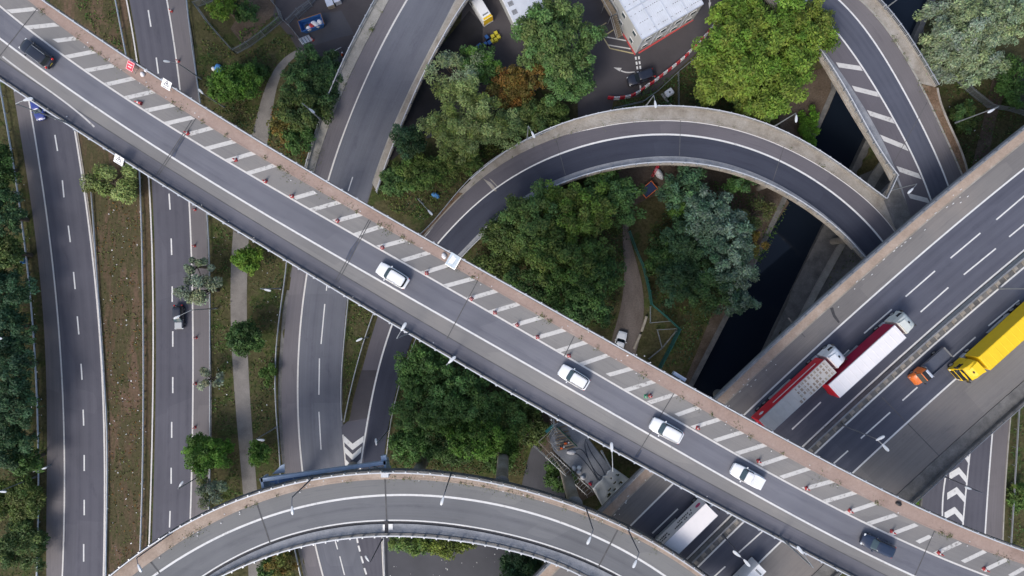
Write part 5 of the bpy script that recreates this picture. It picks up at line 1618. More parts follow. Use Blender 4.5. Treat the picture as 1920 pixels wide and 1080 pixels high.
e, Lt, hw, zb, zt = lorry((1846, 682), ZM, (-0.742, 0.670), "bright yellow lorry with yellow cab on the motorway at right", M['yellow_paint'], M['yellow_roof'], M['yellow_paint'], 'yellow', cab_high=True)
e, Lt, hw, zb, zt = lorry((1335, 955), ZM, (0.715, -0.70), "white box lorry with dark lettering on its side, between the two flyovers", M['white_tarp'], M['white_tarp'], M['trim'], roof_ribs=False)
for s in (1,):
    # illegible lettering and pink emblem on the visible flank
    for k_, (x0, n_, zz) in enumerate(((4.0, 12, 3.0), (4.2, 9, 2.2), (-0.6, 12, 2.9), (-0.8, 10, 2.2))):
        for i in range(n_):
            if rng.random() < 0.85:
                MB().box((x0 - i * 0.33, hw + 0.012, zz), (0.2 + 0.08 * rng.random(), 0.015, 0.32 + 0.1 * rng.random())).build("lettering", M['sign_black'], e)
    b = MB(); b.poly([(5.5 + 0.5 * math.cos(a_), hw + 0.02, 2.7 + 0.42 * math.sin(a_)) for a_ in np.linspace(0, 2 * math.pi, 16, endpoint=False)]); b.build("emblem", plain('emblem_pink', (0.5, 0.04, 0.16), 0.5), e)

# orange flatbed truck
hd = (-0.752, 0.66)
e = empty("flatbed_truck", tuple(W(1737, 685, ZM)), math.atan2(-hd[1], hd[0]), "small flatbed truck with orange bonnet and dark open bed on the motorway", "truck")
st = []
for x, zt_, w_ in ((1.3, 2.2, 0.96), (1.55, 2.25, 0.98), (2.25, 2.2, 0.97), (2.75, 1.45, 0.97), (3.3, 1.3, 0.93), (3.5, 1.0, 0.86)):
    st.append([(x, y * 0.98 * w_ * (0.88 if q > 0.9 else 1), 0.4 + (zt_ - 0.4) * q) for y, q in ((-1, 0), (-1, 0.55), (-0.95, 0.93), (-0.8, 1), (0, 1.02), (0.8, 1), (0.95, 0.93), (1, 0.55), (1, 0))])
MB().loft(st).build("cab", M['orange_paint'], e, True)
b = MB(); b.poly([(2.33, -0.78, 2.12), (2.33, 0.78, 2.12), (2.78, 0.84, 1.5), (2.78, -0.84, 1.5)]); b.build("windscreen", M['glass'], e)
MB().bbox((1.85, 0, 2.28), (0.85, 1.5, 0.05), 0.02).build("roof_panel", M['trim'], e)
MB().bbox((1.45, 0, 2.33), (0.35, 1.4, 0.10), 0.03).build("light_bar", M['cabin_trim'], e)
MB().box((-1.1, 0, 0.95), (4.4, 2.05, 0.12)).build("bed_floor", M['pole_dark'], e)
for s in (-1, 1):
    MB().box((-1.1, s * 1.02, 1.2), (4.4, 0.05, 0.42)).build("drop_side", M['pole_dark'], e)
    MB().bbox((2.6, s * 1.12, 1.6), (0.12, 0.22, 0.3), 0.03).build("mirror", M['trim'], e)
    MB().bbox((3.4, s * 0.66, 0.85), (0.2, 0.3, 0.2), 0.03).build("headlight", M['lamp_clear'], e)
    MB().box((-3.3, s * 0.85, 0.85), (0.08, 0.25, 0.16)).build("tail_light", M['lamp_red'], e)
MB().box((-3.28, 0, 1.2), (0.05, 2.05, 0.42)).build("tailboard", M['steel_dull'], e)
MB().box((1.12, 0, 1.5), (0.06, 2.0, 1.2)).build("headboard", M['steel_dull'], e)
MB().box((-0.6, 0, 0.72), (5.6, 0.8, 0.25)).build("chassis", M['trim'], e)
wheels(e, (2.6, -1.9), 0.98, 0.38, 0.26)

# ------------------------------------------------------------------ cabins in the yard
G0 = W(1191, 100, 0)
uv_ = (W(1299, 37, 0) - G0); ub = uv_.length; ua = math.atan2(uv_.y, uv_.x)
hb, db = 6.0, 16.0
ce_ = empty("site_cabin", tuple(G0), ua, "two-storey white cabin block with ribbed pale roof in the yard", "building")
MB().box((ub / 2, db / 2, hb / 2 - 0.1), (ub, db, hb - 0.2)).build("wall", M['cabin_wall'], ce_)
nm = 4; mw = ub / nm
for r_ in range(3):
    for i in range(nm):
        y0 = 0.0 + r_ * 5.4
        b = MB()
        b.box((i * mw + mw / 2, y0 + 2.68, hb + 0.02), (mw - 0.12, 5.24, 0.14))
        rf = b.build("roof_sheet", M['cabin_roof'], ce_)
        b = MB()
        for k in range(9):
            b.box((i * mw + mw * (k + 0.5) / 9, y0 + 2.68, hb + 0.115), (0.10, 5.2, 0.05))
        for k in range(3):
            for q in range(6):
                if rng.random() < 0.8: b.box((i * mw + mw * (q + 0.5) / 6, y0 + 0.9 + k * 1.7, hb + 0.15), (0.16, 0.07, 0.02))
        b.build("roof_rib", M['cabin_roof'], rf)
        b = MB()
        for k in range(3):
            for q in range(7):
                if rng.random() < 0.72: b.box((i * mw + mw * (q + 0.5) / 7 + rng.random() * 0.1, y0 + 0.85 + k * 1.75, hb + 0.165), (0.15 + 0.12 * rng.random(), 0.07, 0.03))
        b.build("roof_fixing", M['trim'], rf)
    for i in range(nm + 1):
        MB().tube((i * mw, r_ * 5.4 + 0.05, hb + 0.10), (i * mw, r_ * 5.4 + 5.3, hb + 0.10), 0.09).build("valley_pipe", M['cabin_trim'], ce_)
    MB().tube((0, r_ * 5.4 + 0.02, hb + 0.12), (ub, r_ * 5.4 + 0.02, hb + 0.12), 0.10).build("eaves_pipe", M['cabin_trim'], ce_)
for fl in range(2):
    for i in range(nm):
        z0_ = 1.6 + fl * 2.9
        wn = MB().box((i * mw + mw * 0.5, -0.04, z0_), (1.15, 0.08, 1.05)).build("window", M['sign_white'], ce_)
        MB().box((i * mw + mw * 0.5, -0.09, z0_), (0.98, 0.04, 0.88)).build("pane", M['glass_pale'], wn)
        MB().box((i * mw + 0.06, -0.05, z0_ - 0.1), (0.08, 0.10, 2.7)).build("downpipe" if i else "corner_post", M['cabin_trim'], ce_)
    for k in range(4):
        wn = MB().box((-0.04, 2.0 + k * 3.6, 1.6 + fl * 2.9), (0.08, 1.1, 1.0)).build("window", M['sign_white'], ce_)
        MB().box((-0.09, 2.0 + k * 3.6, 1.6 + fl * 2.9), (0.04, 0.95, 0.85)).build("pane", M['glass_pale'], wn)
MB().box((ub / 2, -0.02, hb * 0.5), (ub, 0.06, 0.12)).build("floor_band", M['cabin_trim'], ce_)
# outside staircase on the left wall
se = empty("staircase", tuple(G0), ua, "outdoor steel staircase with timber treads against the cabin block", "staircase")
for i in range(11):
    MB().box((-1.0, 4.0 + i * 0.27, 0.25 + i * 0.26), (1.1, 0.27, 0.05)).build("tread", M['timber'], se)
    MB().box((-1.0, 9.4 + i * 0.27, 2.95 - i * 0.0 + 0.0), (1.1, 0.25, 0.05)).build("tread", M['timber'], se)
MB().box((-1.0, 8.2, 2.95), (1.3, 2.2, 0.08)).build("landing", M['timber'], se)
for x in (-1.6, -0.42):
    b = MB(); b.tube((x, 3.9, 1.15), (x, 7.0, 4.05), 0.035); b.tube((x, 7.0, 4.05), (x, 12.4, 4.05), 0.035)
    b.tube((x, 3.9, 0), (x, 3.9, 1.15), 0.035); b.tube((x, 7.0, 0), (x, 7.0, 4.05), 0.045); b.tube((x, 9.3, 0), (x, 9.3, 4.05), 0.045); b.tube((x, 3.9, 0.15), (x, 7.0, 2.85), 0.05)
    b.tube((x, 12.3, 0), (x, 12.3, 4.05), 0.045)
    b.build("handrail", M['steel'], se)
# neighbouring cabin with pale roof
q0 = W(968, 66, 0); q1 = W(935, -2, 0); dd = q1 - q0
c2 = empty("site_cabin", tuple(q0), math.atan2(dd.y, dd.x) , "pale-roofed single cabin partly hidden by the tall tree at top", "building")
MB().box((5, -3.0, 1.6), (12, 6.0, 3.2)).build("wall", M['cabin_wall'], c2)
MB().bbox((5, -3.0, 3.26), (12.1, 6.1, 0.12), 0.04).build("roof_sheet", M['cabin_roof'], c2)
for i in range(7):
    b = MB()
    for k in range(5): b.box((0.6 + i * 1.6 + k * 0.17, -0.9, 3.34), (0.08, 0.9, 0.05))
    b.build("roof_grille", M['trim'], c2)
MB().box((5, 0.06, 3.2), (12.1, 0.14, 0.3)).build("gutter", M['sign_white'], c2)

# markings in the yard
ym = road("yard_marking", "white, buff and red lines painted on the yard tarmac")
Y5 = lambda x, y: (1100 + x / 5.4, y / 5.4)
for a, b_, c, w_ in (((495, 575), (500, 605), 'paint', .3), ((503, 625), (508, 655), 'paint', .3), ((510, 672), (514, 702), 'paint', .3), ((517, 722), (520, 745), 'paint', .3),
                     ((527, 570), (531, 600), 'paint', .3), ((534, 620), (538, 650), 'paint', .3), ((541, 667), (545, 700), 'paint', .3), ((548, 720), (551, 735), 'paint', .3), ((541, 865), (546, 900), 'paint', .3),
                     ((175, 370), (415, 415), 'paint_worn', .2), ((215, 455), (460, 497), 'paint_worn', .2), ((235, 490), (475, 542), 'paint_yellow', .2), ((135, 325), (237, 492), 'paint_yellow', .2), ((165, 372), (275, 300), 'paint_yellow', .2), ((110, 285), (200, 230), 'paint_yellow', .2),
                     ((365, 335), (490, 555), 'paint_red', .28), ((525, 538), (1078, 200), 'paint_red', .28)):
    stroke("painted_line", Y5(*a), Y5(*b_), w_, 0.0, M[c], ym)
arc = [Y5(*p) for p in ((485, 728), (450, 733), (410, 733), (370, 725), (345, 715))]
A_ = world(fit(arc, 3, 12, (0, 0)), 0); line("arrow_shaft", A_, 0.22, M['paint_worn'], 0.016, ym)
sheet("arrow_head", [Y5(*p) for p in ((270, 682), (355, 688), (335, 722))], 0.018, M['paint_worn'], ym)
stroke("arrow_shaft", Y5(1243, 0), Y5(1247, 30), 0.22, 0, M['paint_worn'], ym)
sheet("arrow_head", [Y5(*p) for p in ((1234, 25), (1262, 25), (1240, 92))], 0.018, M['paint_worn'], ym)

# ------------------------------------------------------------------ skip, crates, odds and ends
q = W(588, 49, 0); d = W(606, 44, 0) - W(568, 57, 0)
sk = empty("skip", tuple(q), math.atan2(d.y, d.x), "blue metal skip filled with white and red sacks in the compound", "skip")
b = MB()
L2, w2 = 2.15, 1.0
b.loft([[(x * (L2 - 0.55), y * (w2 - 0.1), 0.08) for x, y in ((1, -1), (1, 1), (-1, 1), (-1, -1))], [(x * L2, y * w2, 1.5) for x, y in ((1, -1), (1, 1), (-1, 1), (-1, -1))], [(x * (L2 - 0.1), y * (w2 - 0.1), 1.5) for x, y in ((1, -1), (1, 1), (-1, 1), (-1, -1))], [(x * (L2 - 0.5), y * (w2 - 0.18), 0.35) for x, y in ((1, -1), (1, 1), (-1, 1), (-1, -1))]])
b.build("hopper", M['skip_blue'], sk)
for s in (-1, 1):
    MB().box((0, s * w2, 1.52), (L2 * 2, 0.10, 0.08)).build("rim", M['rust'] if s > 0 else M['skip_blue'], sk)
    MB().box((s * L2, 0, 1.52), (0.10, w2 * 2.1, 0.08)).build("rim", M['rust'], sk)
    for x in (-0.9, 0.9): MB().tube((x, s * (w2 + 0.02), 0.9), (x, s * (w2 + 0.2), 0.9), 0.07).build("lifting_lug", M['steel_dull'], sk)
for i, (x, y, mt, lb) in enumerate(((580, 54, 'bag_white', "white sack at the left end of the blue skip"), (585, 50, 'bag_red', "red sack in the middle of the blue skip"), (590, 45, 'bag_white', "largest white sack in the middle of the blue skip"), (596, 48, 'litter', "pale cardboard sack at the lower rim of the blue skip"), (601, 43, 'bag_white', "white sack at the right end of the blue skip"), (577, 51, 'trim', "black sack at the left end of the blue skip"))):
    lump("rubbish_sack", (x, y), 0.95, (0.55, 0.45, 0.5), M[mt], lb, "sack", "sacks in the blue skip", seed=20 + i)
st_ = empty("platform_steps", tuple(W(575, 77, 0)), math.radians(35), "small grey metal steps below the blue skip", "steps")
for i in range(4): MB().box((-0.75 + i * 0.5, 0, 0.9 - i * 0.2), (0.4, 1.2, 0.05)).build("tread", M['steel'], st_)
for s in (-1, 1): b = MB(); b.tube((-0.9, s * 0.6, 1.0), (0.95, s * 0.6, 0.2), 0.05); b.tube((-0.9, s * 0.6, 0), (-0.9, s * 0.6, 1.0), 0.05); b.build("stringer", M['steel'], st_)
for i, (x, y, s_, mt, lb) in enumerate(((620, 7, (1.2, 1.9), 'timber_pale', "buff wooden container beside the compound fence"), (634, 3, (1.1, 1.2), 'cabin_trim', "grey container at the top edge of the compound"))):
    e = empty("storage_box", tuple(W(x, y, 0)), 0.35, lb, "container", "containers in the compound")
    MB().bbox((0, 0, 0.6), (s_[0], s_[1], 1.2), 0.05).build("body", M[mt], e); MB().bbox((0, 0, 1.24), (s_[0] + 0.06, s_[1] + 0.06, 0.08), 0.03).build("lid", M['cabin_trim'], e)
e = empty("trestle_barrier", tuple(W(634, 97, 0)), 0.5, "white folding barrier by the shrubs beside the slip road", "barrier")
MB().box((0, 0, 0.9), (1.8, 0.05, 0.2)).build("plank", M['sign_white'], e); b = MB(); [b.tube((x, y, 0), (x, 0, 1.0), 0.03) for x in (-0.7, 0.7) for y in (-0.3, 0.3)]; b.build("leg", M['steel_dull'], e)
for i, (x, y) in enumerate(((924, 70), (930, 64), (935, 71), (930, 76), (923, 79))):
    e = empty("plastic_crate", tuple(W(x, y, 0)), 0.45, "yellow crate in the yard, %s of the five" % ("upper left", "topmost", "rightmost", "middle lower", "lower left")[i], "crate", "yellow crates in the yard")
    MB().bbox((0, 0, 0.35), (0.62, 0.62, 0.7), 0.05).build("body", M['crate_yellow'], e); MB().bbox((0, 0, 0.73), (0.5, 0.5, 0.05), 0.03).build("lid", M['crate_yellow'], e)
for i, (x, y, s_) in enumerate(((913, 72, 0.7), (918, 82, 0.7), (911, 84, 0.6), (900, 90, 1.0))):
    e = empty("plastic_crate", tuple(W(x, y, 0)), 0.6, "dark blue crate in the shaded yard, %s of the four" % ("topmost", "rightmost", "middle", "largest and leftmost")[i], "crate", "dark blue crates in the yard")
    MB().bbox((0, 0, 0.35), (s_, s_ * 1.2, 0.7), 0.05).build("body", M['crate_blue'], e); MB().bbox((0, 0, 0.72), (s_ * 0.8, s_, 0.05), 0.03).build("lid", M['skip_blue'], e)
e = empty("storage_tank", tuple(W(1253, 176, 0)), 0.6, "white square tank cover beside the fence above the loop ramp", "tank")
MB().bbox((0, 0, 0.5), (1.5, 1.2, 1.0), 0.15).build("body", M['sign_white'], e); MB().tube((0, 0, 1.0), (0, 0, 1.06), 0.16).build("cap", M['trim'], e)
e = empty("timber_beam", tuple(W(1250, 190, 0)), -0.9, "grey beam lying between fence and loop ramp", "beam")
MB().box((0, 0, 0.2), (3.2, 0.35, 0.3)).build("beam_body", M['concrete'], e)
for i, (x, y, a, lb) in enumerate(((1207, 607, 1.25, "upper of two long timber blocks edging the service track"), (1194, 640, 1.15, "lower of two long timber blocks edging the service track"))):
    o = MB().bbox((0, 0, 0.25), (2.9, 0.42, 0.5), 0.05).build("timber_block", M['timber_pale']); o.location = W(x, y, 0); o.rotation_euler = (0, 0, a); tag(o, lb, "block", "timber blocks by the track")
# machine under the loop ramp
e = empty("excavator_trailer", tuple(W(1214, 357, 0)), 0.70, "orange-framed plant trailer in the gap below the loop ramp", "trailer")
MB().bbox((0, 0, 0.7), (2.6, 1.7, 0.5), 0.05).build("bed", M['crate_blue'], e)
for s in (-1, 1): MB().box((0, s * 0.88, 1.0), (2.7, 0.10, 0.2)).build("side_rail", M['orange_paint'], e); MB().box((s * 1.33, 0, 1.0), (0.1, 1.8, 0.2)).build("end_rail", M['orange_paint'], e)
wheels(e, (0.4, -0.4), 0.85, 0.3, 0.2)
e = empty("equipment_cabinet", tuple(W(1188, 359, 0)), 0.6, "white box with a black mark beside the orange plant trailer", "cabinet")
MB().bbox((0, 0, 0.5), (1.1, 1.0, 1.0), 0.06).build("housing", M['cabin_trim'], e); MB().box((0, 0, 1.01), (0.5, 0.12, 0.02), 0.7).build("mark", M['trim'], e)
e = empty("red_prop", tuple(W(1226, 322, 0)), 1.2, "red steel prop leaning under the inner edge of the loop ramp", "prop")
b = MB(); b.tube((-1.0, -0.15, 0.2), (1.0, -0.15, 2.6), 0.06); b.tube((-1.0, 0.15, 0.2), (1.0, 0.15, 2.6), 0.06); [b.tube((x, -0.15, 1.4 + x * 1.2), (x, 0.15, 1.4 + x * 1.2), 0.04) for x in (-0.7, -0.2, 0.3, 0.8)]; b.build("ladder_frame", M['sign_red'], e)
lump("rubble_sack", (1234, 326), 0, (0.6, 1.2, 0.7), M['bag_white'], "long grey-white sack under the loop ramp beside the red prop", "sack", seed=33)

# ------------------------------------------------------------------ scaffolded pier under repair
zs = 9.0
PZ = lambda x, y: (980 + x / 5.686, 770 + y / 5.686)
sc = empty("pier_crosshead", tuple(W(1095, 850, 0)), 0, "grey concrete pier top under repair beside the long flyover", "pier")
base_ = W(1095, 850, 0)
def loc(pz, z=zs): return W(*PZ(*pz), z) - base_
b = MB(); top_ = [loc(p) for p in ((360, 165), (560, 120), (720, 330), (960, 640), (740, 830), (330, 430), (290, 320))]
b.loft([[p - Vector((0, 0, 2.4)) for p in top_], top_]); b.build("crosshead", M['concrete_blue'], sc)
for p in ((420, 360), (800, 700)):
    q = loc(p, 0); MB().path([(q.x, q.y, 0), (q.x, q.y, 6.6)], 0.9, 16).build("column", M['concrete_warm'], sc, True)
e = empty("scaffold", tuple(base_), 0, "tangled steel scaffolding with boards around the pier top", "scaffold")
tubes = MB()
for i in range(16):
    t = i / 15
    a = Vector(loc((300, 440), zs)).lerp(loc((740, 850), zs), t)
    o_ = Vector((-0.55, -0.5, 0))
    for k in (0, 1):
        q = a + o_ * k * 1.6
        tubes.tube((q.x, q.y, 0), (q.x, q.y, zs + 1.1), 0.03, k=5)
    tubes.tube(a + Vector((0, 0, 0.1)), a + o_ * 1.6 + Vector((0, 0, 0.1)), 0.03, k=5)
    b2 = loc((430 + 500 * t, 100 + 500 * t), zs)
for zz in (0.1, 0.6, 1.05):
    for k in (0, 1):
        a, c = loc((300, 440), zs + zz), loc((740, 850), zs + zz); o_ = Vector((-0.55, -0.5, 0)) * k * 1.6
        tubes.tube(a + o_, c + o_, 0.03, k=5)
for i in range(26):
    a = loc((300 + rng.random() * 80, 60 + rng.random() * 330), zs + rng.random() * 1.2)
    c = a + Vector((rng.uniform(-1.2, 1.2), rng.uniform(-1.8, 1.8), rng.uniform(-0.6, 0.6)))
    tubes.tube(a, c, 0.03, k=5)
for p in ((310, 60), (350, 160), (300, 260), (310, 420)):
    q = loc(p, 0); tubes.tube((q.x, q.y, 0), (q.x, q.y, zs + 1.4), 0.035, k=5)
tubes.build("tube", M['steel'], e, kind="stuff")
for i in range(9):
    a, c = loc((330 + i * 5, 200 + i * 28), zs + 0.18), loc((470 + i * 10, 160 + i * 28), zs + 0.18)
    d = c - a
    MB().box(tuple((a + c) / 2), (d.length, 0.24, 0.045), math.atan2(d.y, d.x)).build("board", M['timber_pale'] if i % 2 else M['timber'], e)
for a, c in (((170, 330), (345, 170)), ((170, 335), (330, 500)), ((330, 500), (470, 690)), ((360, 180), (570, 385))):
    p, q = loc(a, zs + 0.5), loc(c, zs + 0.5); d = q - p
    MB().box(tuple((p + q) / 2), (d.length, 0.10, 0.14), math.atan2(d.y, d.x)).build("edge_board", M['timber_pale'], e)
MB().box(tuple((loc((360, 180), zs + 0.6) + loc((570, 385), zs + 0.6)) / 2 + Vector((0.15, 0.1, 0))), ((loc((570, 385)) - loc((360, 180))).length, 0.06, 0.9), math.atan2((loc((570, 385)) - loc((360, 180))).y, (loc((570, 385)) - loc((360, 180))).x)).build("green_netting", plain('green_net', (0.03, 0.13, 0.09), 0.8), e)
MB().box(tuple((loc((240, 230), zs - 0.4) + loc((340, 150), zs - 0.4)) / 2), (1.8, 0.5, 0.06), 0.75).build("green_netting", M['fence_green'], e)
# sheeting draped over the lower end
rows, cols_ = 16, 22
v, f = [], []
c00, c01, c10, c11 = loc((740, 830), zs + 0.75), loc((960, 600), zs + 0.75), loc((850, 1020), zs - 0.6), loc((1150, 735), zs - 0.6)
for i in range(rows):
    for j in range(cols_):
        a, b_ = i / (rows - 1), j / (cols_ - 1)
        p = c00.lerp(c01, b_).lerp(c10.lerp(c11, b_), a)
        p.z += 0.07 * math.sin(b_ * 17 + a * 3) * (0.4 + a) + 0.06 * math.sin(a * 9 + b_ * 5)
        p.x += 0.10 * math.sin(b_ * 31) * (1 - a); p.y += 0.12 * math.sin(b_ * 23 + 2) * (1 - a)
        v.append(p)
holes = {(11, 6), (11, 7), (12, 5), (12, 6), (12, 7), (9, 8), (9, 9), (12, 10), (12, 11), (8, 13), (8, 14), (4, 14), (11, 15), (11, 16), (12, 16), (6, 18), (6, 19), (5, 18)}
for i in range(rows - 1):
    for j in range(cols_ - 1):
        if (i, j) not in holes: f.append([i * cols_ + j, i * cols_ + j + 1, (i + 1) * cols_ + j + 1, (i + 1) * cols_ + j])
o = mesh_ob("plastic_sheeting", [p + base_ for p in v], f, M['white_sheet'], None, True); tag(o, "torn pale sheeting draped over the lower end of the scaffolded pier", "sheeting")
sol = o.modifiers.new("thickness", 'SOLIDIFY'); sol.thickness = 0.03
for i, p in enumerate(((545, 610), (600, 605), (597, 655), (640, 712))):
    lump("builders_sack", PZ(*p), zs, (0.42, 0.36, 0.4), M['bag_white'] if i != 1 else M['white_sheet'], "grey-white sack on the pier top, %s of the four in a row" % ("leftmost", "upper right", "second from bottom", "lowest")[i], "sack", "sacks on the pier top", seed=40 + i)
lump("petrol_can", PZ(720, 778), zs, (0.3, 0.25, 0.35), M['sign_red'], "red can at the lower edge of the pier top", "can", seed=50)
lump("rubble_sack", PZ(520, 440), zs, (0.75, 0.4, 0.3), M['bag_white'], "long white sack below the boards on the pier top", "sack", seed=51)
for i, p in enumerate((((675, 300), (670, 420), (720, 560), (800, 680), (870, 700)), ((680, 330), (740, 460), (800, 560), (860, 640), (870, 720)), ((570, 420), (640, 420), (690, 500), (730, 610), (800, 700), (830, 750)), ((560, 460), (600, 480), (680, 560), (740, 650), (800, 740)))):
    P_ = [W(*PZ(*q), zs + 0.05) for q in p]
    C_ = np.array([tuple(q) for q in P_]); t_ = np.linspace(0, 1, len(C_)); tt_ = np.linspace(0, 1, 24)
    C_ = np.stack([np.polyval(np.polyfit(t_, C_[:, k], 3), tt_) for k in range(3)], 1)
    b = MB(); b.path([tuple(q) for q in C_], 0.045, 6); o = b.build("hose", M['hose'], None, True)
    tag(o, "dark hose snaking over the pier top, %s from the left" % ("fourth", "third", "second", "first")[i], "hose", "hoses on the pier top")


# ------------------------------------------------------------------ workers
def person(px, z, yaw, bend, label, vest):
    """standing or stooping figure grown from a joint skeleton"""
    p = W(*px, z)
    e = empty("person", tuple(p), yaw, label, "person")
    hip = Vector((0, 0, 0.92))
    up = Vector((math.sin(bend), 0, math.cos(bend)))
    chest = hip + up * 0.42; neck = hip + up * 0.56; headp = hip + up * 0.74 + Vector((0.04, 0, 0))
    J = [hip, chest, neck]
    E = [(0, 1), (1, 2)]
    Rr = [0.16, 0.17, 0.07]
    for s in (-1, 1):
        n = len(J)
        sh = hip + up * 0.50 + Vector((0, s * 0.19, 0))
        el = sh + Vector((0.12, s * 0.08, -0.26)); wr = el + Vector((0.22, -s * 0.04, -0.12)); hn = wr + Vector((0.09, 0, -0.03))
        J += [sh, el, wr, hn]; E += [(1, n), (n, n + 1), (n + 1, n + 2), (n + 2, n + 3)]; Rr += [0.075, 0.055, 0.042, 0.045]
        n = len(J)
        lg = hip + Vector((0, s * 0.10, -0.06)); kn = Vector((0.05, s * 0.13, 0.48)); an = Vector((-0.02, s * 0.14, 0.08)); to = Vector((0.16, s * 0.16, 0.04))
        J += [lg, kn, an, to]; E += [(0, n), (n, n + 1), (n + 1, n + 2), (n + 2, n + 3)]; Rr += [0.11, 0.075, 0.05, 0.045]
    me = bpy.data.meshes.new("body"); me.from_pydata(J, E, []); me.materials.append(M['navy_gloss'])
    o = link(bpy.data.objects.new("body", me), e)
    sk_ = o.modifiers.new("skin", 'SKIN')
    for v_, r_ in zip(me.skin_vertices[0].data, Rr): v_.radius = (r_, r_)
    me.skin_vertices[0].data[0].use_root = True
    o.modifiers.new("sub", 'SUBSURF').levels = 1
    b = MB(); q = up.to_track_quat('Z', 'Y')
    b.loft([[hip + up * h_ + q @ Vector((r0 * math.cos(a), r1 * math.sin(a), 0)) for a in np.linspace(0, 2 * math.pi, 14, endpoint=False)] for h_, r0, r1 in ((-0.02, 0.18, 0.20), (0.2, 0.18, 0.20), (0.42, 0.18, 0.24), (0.54, 0.10, 0.14))]); b.build("vest", vest, e, True)
    b = MB(); b.loft([[headp + Vector((r_ * math.cos(a), r_ * 0.85 * math.sin(a), zz)) for a in np.linspace(0, 2 * math.pi, 12, endpoint=False)] for zz, r_ in ((-0.13, 0.05), (-0.06, 0.085), (0.02, 0.10))]); b.build("face", plain('skin_tone', (0.45, 0.28, 0.2), 0.6), e, True)
    b = MB(); b.loft([[headp + Vector((r_ * math.cos(a) + 0.01, r_ * 0.9 * math.sin(a), zz)) for a in np.linspace(0, 2 * math.pi, 14, endpoint=False)] for zz, r_ in ((0.01, 0.15), (0.025, 0.125), (0.09, 0.11), (0.13, 0.05))]); b.build("helmet", M['sign_white'], e, True)
    return e


person(PZ(405, 385), zs + 0.2, 0.6, 0.7, "stooping person in orange hi-vis and white helmet on the scaffold boards", M['hivis'])
person(PZ(445, 335), zs + 0.2, 0.4, 0.9, "second stooping person in orange hi-vis further up the scaffold boards", M['hivis'])
person((645, 107), 0, 1.0, 0.2, "person in orange hi-vis standing beside the slip road parapet at top", M['hivis'])

# ------------------------------------------------------------------ trees and shrubs
PAL = {'green': (0.058, 0.115, 0.026), 'dark': (0.036, 0.072, 0.024), 'yellowgreen': (0.142, 0.190, 0.030), 'wispy': (0.170, 0.195, 0.105), 'pale': (0.215, 0.270, 0.105), 'silver': (0.165, 0.220, 0.172),
       'bluegreen': (0.042, 0.092, 0.050), 'bright': (0.075, 0.165, 0.020), 'autumn': (0.175, 0.085, 0.020), 'olive': (0.098, 0.125, 0.032), 'mid': (0.070, 0.140, 0.045), 'mossy': (0.095, 0.115, 0.035)}


PAL = {k_: tuple(c_ * 1.22 for c_ in v_) for k_, v_ in PAL.items()}


def leaves_mesh(name, C, D, size, col, parent, flat=0.55, aspect=0.5):
    """C leaf centres, D outward directions, one rhombic leaf each"""
    n = len(C)
    nrm = D * (1 - flat) + np.array([0, 0, flat]) + NR.normal(0, 0.38, (n, 3))
    nrm /= np.linalg.norm(nrm, axis=1)[:, None] + 1e-9
    ax = D * np.array([1, 1, 0.35]) + NR.normal(0, 0.55, (n, 3))
    ax -= nrm * (ax * nrm).sum(1)[:, None]
    ax /= np.linalg.norm(ax, axis=1)[:, None] + 1e-9
    sd = np.cross(nrm, ax)
    s = (size * NR.uniform(0.65, 1.35, n))[:, None]
    V = np.empty((n, 4, 3))
    V[:, 0] = C - ax * s * 0.55
    V[:, 1] = C + sd * s * aspect * 0.5 + ax * s * 0.05
    V[:, 2] = C + ax * s * 0.6 - nrm * s * 0.12
    V[:, 3] = C - sd * s * aspect * 0.5 + ax * s * 0.05
    me = bpy.data.meshes.new(name)
    me.vertices.add(n * 4)
    me.vertices.foreach_set("co", V.ravel())
    me.loops.add(n * 4)
    me.loops.foreach_set("vertex_index", np.arange(n * 4, dtype=np.int32))
    me.polygons.add(n)
    me.polygons.foreach_set("loop_start", np.arange(0, n * 4, 4, dtype=np.int32))
    me.update(calc_edges=True)
    a = me.attributes.new("tint", 'FLOAT_COLOR', 'FACE')
    a.data.foreach_set("color", np.column_stack([np.clip(col, 0, 1), np.ones(n)]).ravel())
    me.materials.append(M['leaf'])
    return link(bpy.data.objects.new(name, me), parent)


